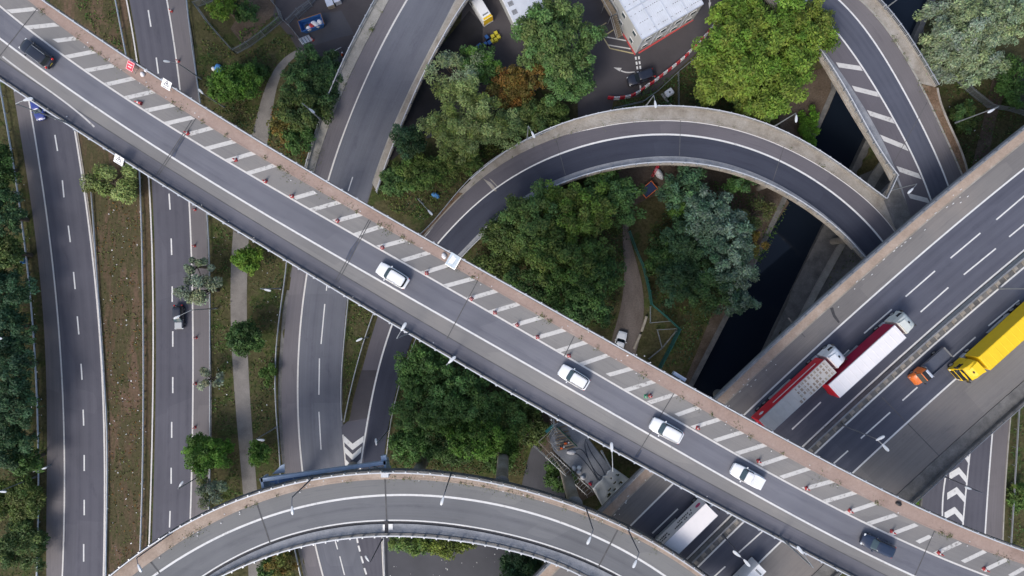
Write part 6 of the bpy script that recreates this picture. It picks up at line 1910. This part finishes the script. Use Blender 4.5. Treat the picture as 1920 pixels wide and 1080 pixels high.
def tree(px, py, rx, ry, h, kind, label, dens=1.25, leaf=0.37, rot=0.0, sparse=False, group="trees and shrubs of the junction", z0=0.0, second=None, low=False, name=None, compact=False):
    zc = h * 0.62
    k = (H - zc - z0) / F
    p = W(px, py, z0 + zc)
    gs = 1.10 if rx < 70 else 1.02
    R1, R2 = rx * k * gs, ry * k * gs
    e = empty(name or ("tree" if h > 4 else "shrub"), (p.x, p.y, z0), 0, label, "tree" if h > 4 else "shrub", group)
    c_base = np.array(PAL[kind]) * NR.uniform(0.94, 1.06, 3)
    c_sec = np.array(PAL[second]) if second else c_base * np.array([1.25, 1.12, 0.95])
    Rm = (R1 + R2) / 2
    ncl = int(max(12, min(240, 6.5 * Rm ** 1.6))) if not sparse else int(max(8, 2.2 * Rm ** 1.5))
    # irregular hull
    ph = NR.uniform(0, 6.28, 6); am = NR.uniform(0.05, 0.16, 6); fq = np.array([2, 3, 4, 5, 7, 9])
    if compact: am = am * 0.3
    d = NR.normal(0, 1, (ncl, 3)); d[:, 2] = np.abs(d[:, 2]) * (0.9 if not low else 0.5) - 0.28
    d /= np.linalg.norm(d, axis=1)[:, None]
    az = np.arctan2(d[:, 1], d[:, 0])
    hull = 1 + (am * np.cos(fq * az[:, None] + ph)).sum(1) * 0.9
    rad = NR.uniform(0.22, 1.0, ncl) ** 0.5 * 0.88
    hz = h * 0.40 if not low else h * 0.5
    cc = np.column_stack([d[:, 0] * R1 * rad * hull, d[:, 1] * R2 * rad * hull, d[:, 2] * hz * rad])
    cr_, sr_ = math.cos(rot), math.sin(rot)
    cc[:, :2] = cc[:, :2] @ np.array([[cr_, sr_], [-sr_, cr_]])
    cc[:, 2] += h * 0.58 if not low else h * 0.45
    clr = (0.20 + 0.16 * NR.random(ncl)) * Rm * (26 / max(22, ncl)) ** 0.40
    area = math.pi * R1 * R2
    total = int(min(34000, area * (78 if not sparse else 34) * dens))
    w_ = clr ** 2
    cnt = np.maximum(8, (total * w_ / w_.sum()).astype(int))
    Cs, Ds, Ts = [], [], []
    for i in range(ncl):
        n = cnt[i]
        dd = NR.normal(0, 1, (n, 3)); dd[:, 2] = dd[:, 2] * 0.8 + 0.35
        dd /= np.linalg.norm(dd, axis=1)[:, None]
        rr_ = NR.random(n)[:, None] ** 0.42 * clr[i]
        Cs.append(cc[i] + dd * rr_ * np.array([1, 1, 0.75]))
        out = cc[i] * np.array([1, 1, 0]) / (Rm + 1e-6)
        Ds.append(dd * 0.7 + out * 0.5)
        t = NR.random()
        base = c_base * (1 - t * 0.75) + c_sec * t * 0.75
        base = base * NR.uniform(0.70, 1.38)
        Ts.append(base * NR.uniform(0.72, 1.32, (n, 1)) * np.array([1, 1, 1]) * (1 + NR.normal(0, 0.06, (n, 3))))
    if not sparse:                       # leaves filling the dome between the clumps
        n = int(total * (0.9 if compact else 0.16))
        dd = NR.normal(0, 1, (n, 3)); dd[:, 2] = np.abs(dd[:, 2]) * 0.9
        dd /= np.linalg.norm(dd, axis=1)[:, None]
        a_ = np.arctan2(dd[:, 1], dd[:, 0])
        hl = 1 + (am * np.cos(fq * a_[:, None] + ph)).sum(1) * 0.9
        q_ = dd * (NR.random(n)[:, None] ** 0.35) * 0.78 * hl[:, None] * np.array([R1, R2, hz * 0.55])
        q_[:, :2] = q_[:, :2] @ np.array([[cr_, sr_], [-sr_, cr_]])
        q_[:, 2] += h * 0.55 if not low else h * 0.40
        Cs.append(q_); Ds.append(dd)
        Ts.append((c_base * 0.7 + c_sec * 0.3) * NR.uniform(0.6, 1.25, (n, 1)))
    C, D_, T_ = np.vstack(Cs), np.vstack(Ds), np.vstack(Ts)
    C[:, 2] = np.maximum(C[:, 2], 0.12)
    leaves_mesh("crown", C, D_, leaf, T_, e, aspect=0.42 if kind in ('silver', 'pale', 'mossy') else 0.55)
    # trunk with limbs
    b = MB()
    tr = 0.035 * h + 0.03 if h > 4 else 0.06
    lean = Vector((NR.normal(0, 0.04) * h, NR.normal(0, 0.04) * h, 0))
    fork = Vector((0, 0, h * 0.30)) + lean * 0.4
    b.path([(0, 0, -0.1), tuple(fork * 0.5), tuple(fork), tuple(Vector((0, 0, h * 0.62)) + lean)], [tr * 1.25, tr, tr * 0.8, tr * 0.35], 7)
    order = np.argsort(-clr)[:min(14, ncl)]
    for i in order:
        q = Vector(cc[i]); s_ = fork.lerp(Vector((0, 0, h * 0.5)) + lean, NR.random() * 0.8)
        m_ = s_.lerp(q, 0.5) + Vector((0, 0, -0.06 * h))
        b.path([tuple(s_), tuple(m_), tuple(q)], [tr * 0.42, tr * 0.28, tr * 0.08], 5)
    b.build("trunk", M['bark'], e, True)
    return e


T_ = tree
# yard and top
T_(1045, 70, 80, 88, 15, 'mid', "tall rounded green tree between the cabins and pale-roofed cabin", second='mossy', leaf=0.43)
T_(1062, 150, 48, 42, 12, 'mid', "lower front part of the tall green tree group beside the yard", second='green')
T_(868, 222, 80, 76, 12, 'pale', "pale yellow-green willow tree left of the loop ramp top", second='yellowgreen', leaf=0.38)
T_(935, 245, 46, 40, 9, 'pale', "pale green tree just right of the big willow", second='mid')
T_(852, 132, 42, 38, 10, 'pale', "grey-green narrow tree beside the slip road parapet", second='silver', sparse=True, dens=1.7)
T_(900, 120, 42, 36, 7, 'mid', "green bush between narrow tree and yellow crates", second='bright')
T_(958, 165, 40, 48, 7, 'autumn', "orange-brown autumn bush beside the big willow", second='olive', leaf=0.34)
T_(985, 222, 42, 36, 7, 'olive', "olive bush below the orange autumn bush", second='mid')
T_(1030, 215, 42, 34, 6, 'green', "dark green bush at the yard's lower corner", second='mossy')
T_(1000, 140, 30, 28, 7, 'mossy', "small mossy bush between autumn bush and tall tree", second='autumn')
T_(766, 264, 33, 30, 8, 'dark', "small dark tree against the slip road parapet", second='bluegreen')
T_(792, 320, 52, 34, 5, 'green', "low green shrub under the willow beside the loop ramp", second='olive', low=True)
T_(860, 305, 45, 26, 4.5, 'olive', "low olive shrub on the loop ramp's outer slope", second='green', low=True)
T_(740, 340, 28, 26, 3.5, 'mid', "small green shrub beside the end of the slip road parapet", low=True)
T_(1432, 100, 132, 112, 16, 'yellowgreen', "large spreading yellow-green tree right of the yard", second='bright', leaf=0.45, dens=1.2)
T_(1350, 142, 58, 48, 12, 'yellowgreen', "left lower lobe tree of the yellow-green group", second='olive', leaf=0.43)
T_(1500, 55, 70, 55, 14, 'yellowgreen', "right-hand yellow-green tree against the hatched ramp", second='olive', leaf=0.43)
T_(1425, 190, 50, 34, 10, 'yellowgreen', "lowest yellow-green tree tip above the loop ramp", second='mid', leaf=0.45)
T_(1375, 20, 48, 34, 12, 'yellowgreen', "yellow-green tree at the top edge beside the yard", second='bright', leaf=0.43)
T_(1805, 55, 78, 72, 15, 'silver', "large silver-grey tree at the top right", second='pale', leaf=0.40)
T_(1870, 30, 62, 55, 14, 'silver', "silver-grey tree at the very top right corner", second='pale', leaf=0.40)
T_(1780, 110, 52, 46, 12, 'silver', "lower silver-grey tree beside the hatched ramp", second='pale', leaf=0.38)
T_(1838, 125, 38, 30, 10, 'silver', "small silver-grey tree above the grey mesh fence", second='pale', leaf=0.42)
# left of the slip road
T_(582, 145, 56, 52, 7, 'dark', "dense dark green shrub mass beside the upper slip road", second='mid')
T_(572, 200, 54, 40, 7, 'dark', "dark green shrub below the dense mass by the slip road", second='olive')
T_(612, 130, 36, 34, 6, 'dark', "dark rounded shrub touching the slip road parapet", second='bluegreen')
T_(532, 238, 30, 24, 4, 'olive', "yellow-brown shrub beside the footpath above the flyover", second='autumn', low=True, dens=1.2)
T_(562, 262, 28, 26, 5, 'green', "round green shrub between footpath and slip road above the flyover", second='mid')
T_(446, 152, 42, 38, 6, 'bright', "bright green leafy tree in the verge above the flyover", second='green', compact=True)
T_(418, 168, 30, 28, 5, 'green', "green shrub left of the bright leafy tree", second='bright')
T_(478, 130, 20, 20, 3.5, 'green', "small shrub right of the bright leafy tree", second='dark', low=True)
T_(418, 8, 30, 26, 8, 'bright', "bright green tree at the top edge inside the fenced enclosure", second='yellowgreen')
T_(460, 22, 26, 20, 5, 'dark', "dark shrub beside the earth enclosure at top", second='green')
T_(208, 340, 46, 36, 5, 'olive', "yellow-green bush on the median just below the flyover", second='pale', sparse=True, dens=2.2, low=True)
T_(172, 340, 22, 20, 3, 'mossy', "sparse bush at the left edge of the median below the flyover", sparse=True, dens=1.6, low=True)
# beside the right-hand road
T_(368, 500, 24, 22, 6, 'wispy', "upper pale willow over the road shoulder", sparse=True, second='silver', dens=2.4)
T_(386, 545, 42, 28, 7, 'wispy', "wide pale willow over the road shoulder near the black car", sparse=True, second='silver', dens=2.4)
T_(390, 712, 32, 20, 5, 'wispy', "wispy pale willow on the verge between road and footpath", sparse=True, second='silver', dens=1.2)
T_(386, 849, 44, 38, 7, 'bright', "bright green domed tree at the road's right edge", second='green', compact=True)
T_(400, 920, 36, 30, 6, 'mossy', "wispy grey-green tree below the bright domed tree", sparse=True, second='silver', dens=2.0)
T_(464, 488, 29, 26, 6, 'bright', "bright green small tree beside the footpath below the flyover", second='yellowgreen', compact=True)
T_(458, 632, 36, 32, 7, 'dark', "dark green tree overhanging the footpath", second='green', compact=True)
T_(484, 851, 22, 24, 5, 'green', "small green tree between footpath and slip road", second='bright')
T_(500, 700, 16, 18, 3, 'green', "little shrub in the verge left of the slip road", low=True)
# left edge
T_(2, 405, 40, 46, 9, 'dark', "dark tree at the left edge below the flyover", second='bluegreen')
T_(10, 475, 36, 40, 9, 'dark', "dark tree at the left edge just above the blue cabinet", second='olive')
T_(6, 545, 46, 44, 9, 'bluegreen', "blue-green tree at the left edge below the blue cabinet", second='dark')
T_(8, 615, 48, 46, 9, 'bluegreen', "blue-green tree at the left edge, halfway down", second='dark')
T_(14, 690, 50, 52, 10, 'bluegreen', "large dark tree at the left edge below the halfway lamp", second='dark')
T_(16, 765, 52, 46, 10, 'dark', "dark tree at the lower left edge", second='bluegreen')
T_(10, 835, 50, 44, 9, 'dark', "dark tree at the left edge above the lower left lamp", second='bluegreen')
T_(46, 865, 26, 28, 7, 'green', "green bush by the lower left guard rail", second='dark')
T_(22, 940, 52, 44, 6, 'olive', "olive bush at the lower left edge", second='green', low=True)
T_(30, 1030, 44, 46, 6, 'dark', "dark bush in the bottom left corner", second='olive', low=True)
T_(-14, 310, 40, 50, 8, 'dark', "dark tree at the left edge just below the flyover", second='green')
# inside the loop
T_(1018, 408, 78, 58, 12, 'mid', "green tree at upper left inside the loop", second='olive', leaf=0.40)
T_(1085, 395, 80, 62, 13, 'olive', "large olive-green tree in the middle of the loop", second='bright', leaf=0.40)
T_(1148, 370, 56, 48, 10, 'mid', "green tree inside the loop next to the orange trailer", second='green')
T_(1060, 480, 82, 62, 13, 'green', "broad green tree inside the loop above the long flyover", second='olive', leaf=0.40)
T_(1110, 520, 62, 52, 11, 'dark', "dark tree inside the loop beside the service track", second='green')
T_(960, 440, 54, 48, 6, 'dark', "dark brambly bush beside the loop ramp's inner rail", second='olive')
T_(1010, 540, 54, 38, 8, 'dark', "dark bush inside the loop against the long flyover", second='green')
T_(935, 495, 40, 28, 5, 'olive', "olive bush between loop ramp and long flyover", second='dark', low=True)
T_(1090, 580, 54, 36, 8, 'dark', "dark tree inside the loop left of the white car", second='mid')
T_(1130, 325, 36, 20, 8, 'green', "green tree tip at the loop ramp's inner edge", second='olive')
T_(1280, 352, 42, 36, 10, 'bluegreen', "blue-green tree below the loop ramp's inner rim", second='mid')
T_(1272, 395, 30, 24, 7, 'green', "small bright shrub tree amid the dark trees in the loop", second='bright')
T_(1330, 410, 62, 48, 12, 'bluegreen', "blue-green tree in the right half of the loop", second='silver')
T_(1362, 440, 48, 44, 13, 'bluegreen', "pale-topped blue-green tree near the canal in the loop", second='silver')
T_(1290, 450, 50, 46, 10, 'dark', "dark tree right of the green mesh fence", second='bluegreen')
T_(1370, 505, 48, 42, 12, 'bluegreen', "blue-green tree overhanging the towpath", second='silver')
T_(1335, 540, 54, 40, 10, 'dark', "dark tree above the towpath", second='mid')
T_(1382, 560, 34, 36, 10, 'bluegreen', "lowest blue-green tree over the canal edge", second='silver')
T_(1275, 520, 50, 46, 9, 'dark', "dark tree beside the bend of the green fence", second='bluegreen')
T_(1240, 480, 34, 40, 7, 'dark', "dark bush between service track fence and trees", second='green')
T_(1388, 342, 26, 20, 8, 'green', "tree tip at the loop ramp's inner rim by the canal", second='bluegreen')
T_(1410, 400, 36, 34, 6, 'mossy', "dull brownish bush on the canal bank", second='dark', sparse=True, dens=1.5)
T_(1415, 455, 22, 24, 5, 'olive', "olive bush on the canal edge", second='autumn', sparse=True, dens=1.8, low=True)
# below the long flyover
T_(800, 690, 56, 46, 10, 'green', "green tree under the long flyover's lower parapet", second='mid', leaf=0.40)
T_(800, 760, 56, 56, 11, 'mid', "green tree at the left of the dense group above the curved flyover", second='green', leaf=0.40)
T_(870, 745, 70, 58, 13, 'mid', "largest green tree in the dense group above the curved flyover", second='green', leaf=0.41)
T_(900, 815, 66, 52, 11, 'green', "green tree above the curved flyover columns", second='bright', leaf=0.40)
T_(955, 780, 44, 44, 9, 'mid', "right-hand green tree of the dense group", second='olive')
T_(775, 835, 46, 36, 8, 'green', "green tree beside the lower loop arm above the gantry end", second='mid')
T_(850, 840, 50, 34, 9, 'dark', "dark tree touching the curved flyover parapet", second='green')
T_(935, 862, 34, 20, 4, 'dark', "low dark bush around the curved flyover column", second='green', low=True)
T_(1000, 800, 26, 40, 5, 'dark', "dark bush left of the wire fence by the scaffolding", second='olive', low=True)
T_(1050, 895, 28, 26, 5, 'green', "bush between scaffolding and curved flyover", second='dark')
T_(1000, 745, 26, 26, 6, 'dark', "dark tree under the long flyover left of the scaffolding", second='green')
# bottom
T_(770, 1018, 50, 18, 5, 'mid', "left bush below the curved flyover at the bottom", second='yellowgreen')
T_(840, 1022, 48, 20, 5, 'olive', "yellow-green bush below the curved flyover at the bottom", second='yellowgreen')
T_(980, 1062, 48, 34, 8, 'bluegreen', "dark blue-green tree at the bottom edge left of the motorway", second='dark')
T_(525, 1062, 26, 24, 5, 'olive', "brownish bush at the bottom between path and slip road", second='autumn', low=True)
T_(500, 1070, 20, 22, 4, 'green', "dark bush beside the path at the bottom edge", second='dark', low=True)
# right
T_(1905, 150, 26, 50, 6, 'green', "green bush at the right edge beyond the earth path", second='mid', low=True)
T_(1812, 215, 26, 26, 4, 'mid', "green bush below the silver trees beside the hatched ramp", second='olive', low=True)
T_(1912, 935, 16, 30, 3, 'green', "green bush right of the chevron ramp", second='olive', low=True)
T_(1715, 935, 14, 14, 3, 'bright', "bright weed bush between motorway and chevron ramp", low=True)
T_(1520, 240, 16, 40, 2.5, 'bright', "bright green weeds along the canal bank under the ramp", low=True, z0=0)


# ------------------------------------------------------------------ undergrowth and litter
def in_poly(P, poly):
    x, y = P[:, 0], P[:, 1]
    ins = np.zeros(len(P), bool)
    n = len(poly)
    for i in range(n):
        (x1, y1), (x2, y2) = poly[i], poly[(i + 1) % n]
        c = ((y1 > y) != (y2 > y)) & (x < (x2 - x1) * (y - y1) / (y2 - y1 + 1e-9) + x1)
        ins ^= c
    return ins


def scatter(poly, n):
    P = np.array(poly, float)
    lo, hi = P.min(0), P.max(0)
    out = np.empty((0, 2))
    while len(out) < n:
        q = NR.uniform(lo, hi, (n * 2, 2))
        out = np.vstack([out, q[in_poly(q, poly)]])
    return out[:n]


def undergrowth(specs, name, label):
    Cs, Ds, Ts = [], [], []
    for poly, n, hgt, cols in specs:
        q = scatter(poly, n)
        clump = NR.random((max(3, n // 60), 2))
        k = H / F
        xy = np.column_stack([(q[:, 0] - 960) * k, (540 - q[:, 1]) * k])
        bump_ = 0.5 + 0.5 * np.sin(xy[:, 0] * 0.9 + 1.3 * np.sin(xy[:, 1] * 0.7)) * np.sin(xy[:, 1] * 1.1 + np.sin(xy[:, 0] * 0.6))
        keep = NR.random(n) < (bump_ if hgt < 0.6 else 0.35 + 0.65 * bump_)
        xy, bump_ = xy[keep], bump_[keep]; n = len(xy)
        z = NR.random(n) * hgt * (0.25 + bump_)
        Cs.append(np.column_stack([xy, z]))
        d = NR.normal(0, 1, (n, 3)); d[:, 2] = np.abs(d[:, 2]); Ds.append(d / np.linalg.norm(d, axis=1)[:, None])
        ca = np.array([PAL[c] for c in cols])
        mixv = np.clip(bump_ + NR.normal(0, 0.25, n), 0, 0.999)
        Ts.append(ca[(mixv * len(cols)).astype(int)] * NR.uniform(0.6, 1.25, (n, 1)))
    o = leaves_mesh(name, np.vstack(Cs), np.vstack(Ds), 0.36, np.vstack(Ts), None, 0.4)
    tag(o, label, None, None, "stuff")


undergrowth([
    ([(800, 300), (960, 270), (930, 300), (860, 355), (800, 415), (740, 400), (705, 365), (730, 310)], 3400, 0.7, ('dark', 'green', 'olive', 'mossy')),
    ([(880, 200), (1080, 230), (1050, 240), (960, 280), (900, 300)], 2600, 1.0, ('dark', 'green', 'olive')),
    ([(870, 490), (960, 400), (1020, 362), (1180, 330), (1180, 440), (1160, 560), (1150, 620), (1060, 600)], 7500, 1.0, ('dark', 'dark', 'green', 'olive')),
    ([(1210, 440), (1300, 330), (1440, 370), (1400, 480), (1330, 600), (1290, 680), (1240, 690), (1270, 615), (1215, 560)], 6500, 1.0, ('dark', 'bluegreen', 'dark', 'green')),
    ([(745, 740), (790, 640), (960, 730), (1010, 760), (985, 830), (990, 890), (730, 880)], 8000, 0.9, ('dark', 'green', 'dark')),
    ([(385, 30), (450, 105), (545, 60), (560, 90), (520, 115), (490, 190), (470, 280), (400, 215), (372, 120)], 4200, 0.4, ('olive', 'green', 'mossy', 'dark')),
    ([(510, 200), (620, 160), (590, 250), (572, 310), (500, 275)], 1800, 0.6, ('olive', 'autumn', 'green', 'dark')),
    ([(398, 410), (436, 440), (432, 600), (440, 760), (452, 930), (400, 950), (398, 700)], 2200, 0.35, ('olive', 'mossy', 'green')),
    ([(470, 450), (536, 495), (520, 640), (516, 760), (526, 880), (484, 900), (468, 720)], 2200, 0.35, ('olive', 'mossy', 'green', 'dark')),
    ([(-40, 240), (18, 260), (50, 480), (66, 700), (68, 1090), (-40, 1090)], 3000, 0.6, ('dark', 'olive', 'dark', 'green')),
    ([(655, 560), (702, 580), (680, 650), (648, 785), (644, 700)], 900, 0.3, ('olive', 'green', 'mossy')),
    ([(130, -10), (215, -10), (240, 105), (180, 62)], 800, 0.3, ('olive', 'mossy', 'green')),
    ([(198, 330), (262, 330), (272, 500), (276, 800), (264, 1060), (206, 1060), (198, 700), (176, 450)], 2600, 0.18, ('mossy', 'olive', 'autumn', 'mossy')),
    ([(1770, 170), (1900, 110), (1930, 330), (1815, 330)], 2000, 0.5, ('green', 'mid', 'olive', 'dark')),
    ([(1260, 150), (1300, 115), (1480, 200), (1440, 215), (1300, 205)], 2200, 0.6, ('dark', 'dark', 'green')),
    ([(1150, 195), (1240, 150), (1262, 140), (1265, 200), (1150, 212)], 900, 0.5, ('green', 'dark', 'mid')),
    ([(1600, 380), (1640, 480), (1560, 580), (1540, 560)], 350, 0.4, ('green', 'olive', 'dark')),
    ([(1895, 770), (1935, 740), (1935, 1080), (1885, 1060)], 900, 0.4, ('green', 'olive', 'mid')),
    ([(1690, 930), (1728, 905), (1724, 960), (1700, 960)], 260, 0.6, ('bright', 'green')),
    ([(450, 60), (520, 25), (530, 38), (450, 95)], 500, 0.5, ('green', 'dark', 'bright')),
    ([(500, 1000), (548, 985), (566, 1090), (490, 1090)], 700, 0.4, ('olive', 'autumn', 'mossy')),
    ([(1445, 385), (1480, 385), (1425, 500), (1410, 490)], 420, 0.5, ('olive', 'green', 'bright')),
], "undergrowth", "low brambles and weeds covering the verges and slopes")


def litter():
    b = MB()
    def spot(px, z, s):
        p = W(*px, z)
        b.box((p.x, p.y, z + 0.03), (s * rng.uniform(0.6, 1.4), s * rng.uniform(0.4, 1.0), 0.05), rng.random() * 3)
    for poly, n in (([(190, 340), (268, 340), (276, 800), (266, 1060), (204, 1060), (196, 700)], 150), ([(42, 300), (62, 500), (78, 720), (80, 1080), (60, 1080), (56, 620)], 40), ([(720, 1010), (950, 1030), (900, 1090), (720, 1090)], 22), ([(400, 440), (436, 450), (440, 760), (400, 800)], 25),
                    ([(480, 500), (530, 520), (516, 760), (490, 800)], 22), ([(1775, 190), (1870, 240), (1820, 320)], 16), ([(720, 350), (830, 340), (790, 420)], 16)):
        for q in scatter(poly, n): spot(q, 0.0, rng.choice((0.07, 0.09, 0.12, 0.2)))
    for q in scatter([(1060, 585), (1250, 690), (1230, 700), (1040, 590)], 6): spot(q, ZT + 0.14, 0.2)
    for q in scatter([(640, 135), (660, 130), (650, 160)], 5): spot(q, 3.8, 0.25)
    for C, n in ((tK, 46), (tS, 20)):
        for i in range(n):
            p = C[rng.randrange(8, len(C) - 8)]
            b.box((p[0] + rng.uniform(-0.6, 0.6), p[1] + rng.uniform(-0.6, 0.6), ZT + 0.16), (0.12, 0.10, 0.04), rng.random() * 3)
    for i in range(60):
        p = mo(-3.0)[rng.randrange(8, 110)]
        b.box((p[0] + rng.uniform(-0.9, 0.5), p[1] + rng.uniform(-0.9, 0.5), ZM + 0.14), (0.3 * rng.random() + 0.08, 0.10, 0.05), 0.7)
    for i in range(26):
        p = rK[rng.randrange(8, 100)]
        b.box((p[0] + rng.uniform(-0.7, 0.5), p[1] + rng.uniform(-0.7, 0.5), ZR + 0.16), (0.16, 0.12, 0.05), rng.random() * 3)
    o = b.build("litter", M['litter']); tag(o, "scraps of pale litter scattered on verges and walkways", None, None, "stuff")


litter()


def weeds():
    """tufts growing along the kerbs and joints of the flyovers"""
    Cs = []
    for C, z, n, k in ((tK, ZT, 60, 26), (rK, ZR, 40, 22), (cEW[:40], None, 26, 20), (nKW, 8.0, 20, 18), (le[10:110], None, 24, 14)):
        for i in range(n):
            j = rng.randrange(4, len(C) - 4); p = C[j]
            s = rng.choice((0.15, 0.2, 0.35, 0.5))
            q = NR.normal(0, 1, (k, 3)) * np.array([s, s, 0.08]) + np.array([p[0], p[1], (p[2] if z is None else z) + 0.2])
            q[:, 2] = np.maximum(q[:, 2], (p[2] if z is None else z) + 0.12)
            Cs.append(q)
    C = np.vstack(Cs); n = len(C)
    d = NR.normal(0, 1, (n, 3)); d[:, 2] = np.abs(d[:, 2])
    col = np.array(PAL['mossy']) * NR.uniform(0.6, 1.3, (n, 1))
    o = leaves_mesh("kerb_weeds", C, d / np.linalg.norm(d, axis=1)[:, None], 0.16, col, None, 0.5)
    tag(o, "small weeds growing along kerbs and joints of the flyovers", None, None, "stuff")


weeds()

# outward normals for the swept solids
for o in list(S.objects):
    if o.type == 'MESH' and o.name.split('.')[0] in ("canal_bank", "kerb", "parapet", "parapet_rail", "lower_rail", "barrier", "beam", "verge_edging", "body", "cab", "cabin", "crosshead", "hopper", "bracket_arm", "roof_deflector"):
        if o.data.users > 1 and o.name != o.data.name: continue
        bm = bmesh.new(); bm.from_mesh(o.data)
        if len(bm.faces): bmesh.ops.recalc_face_normals(bm, faces=bm.faces)
        bm.to_mesh(o.data); bm.free()
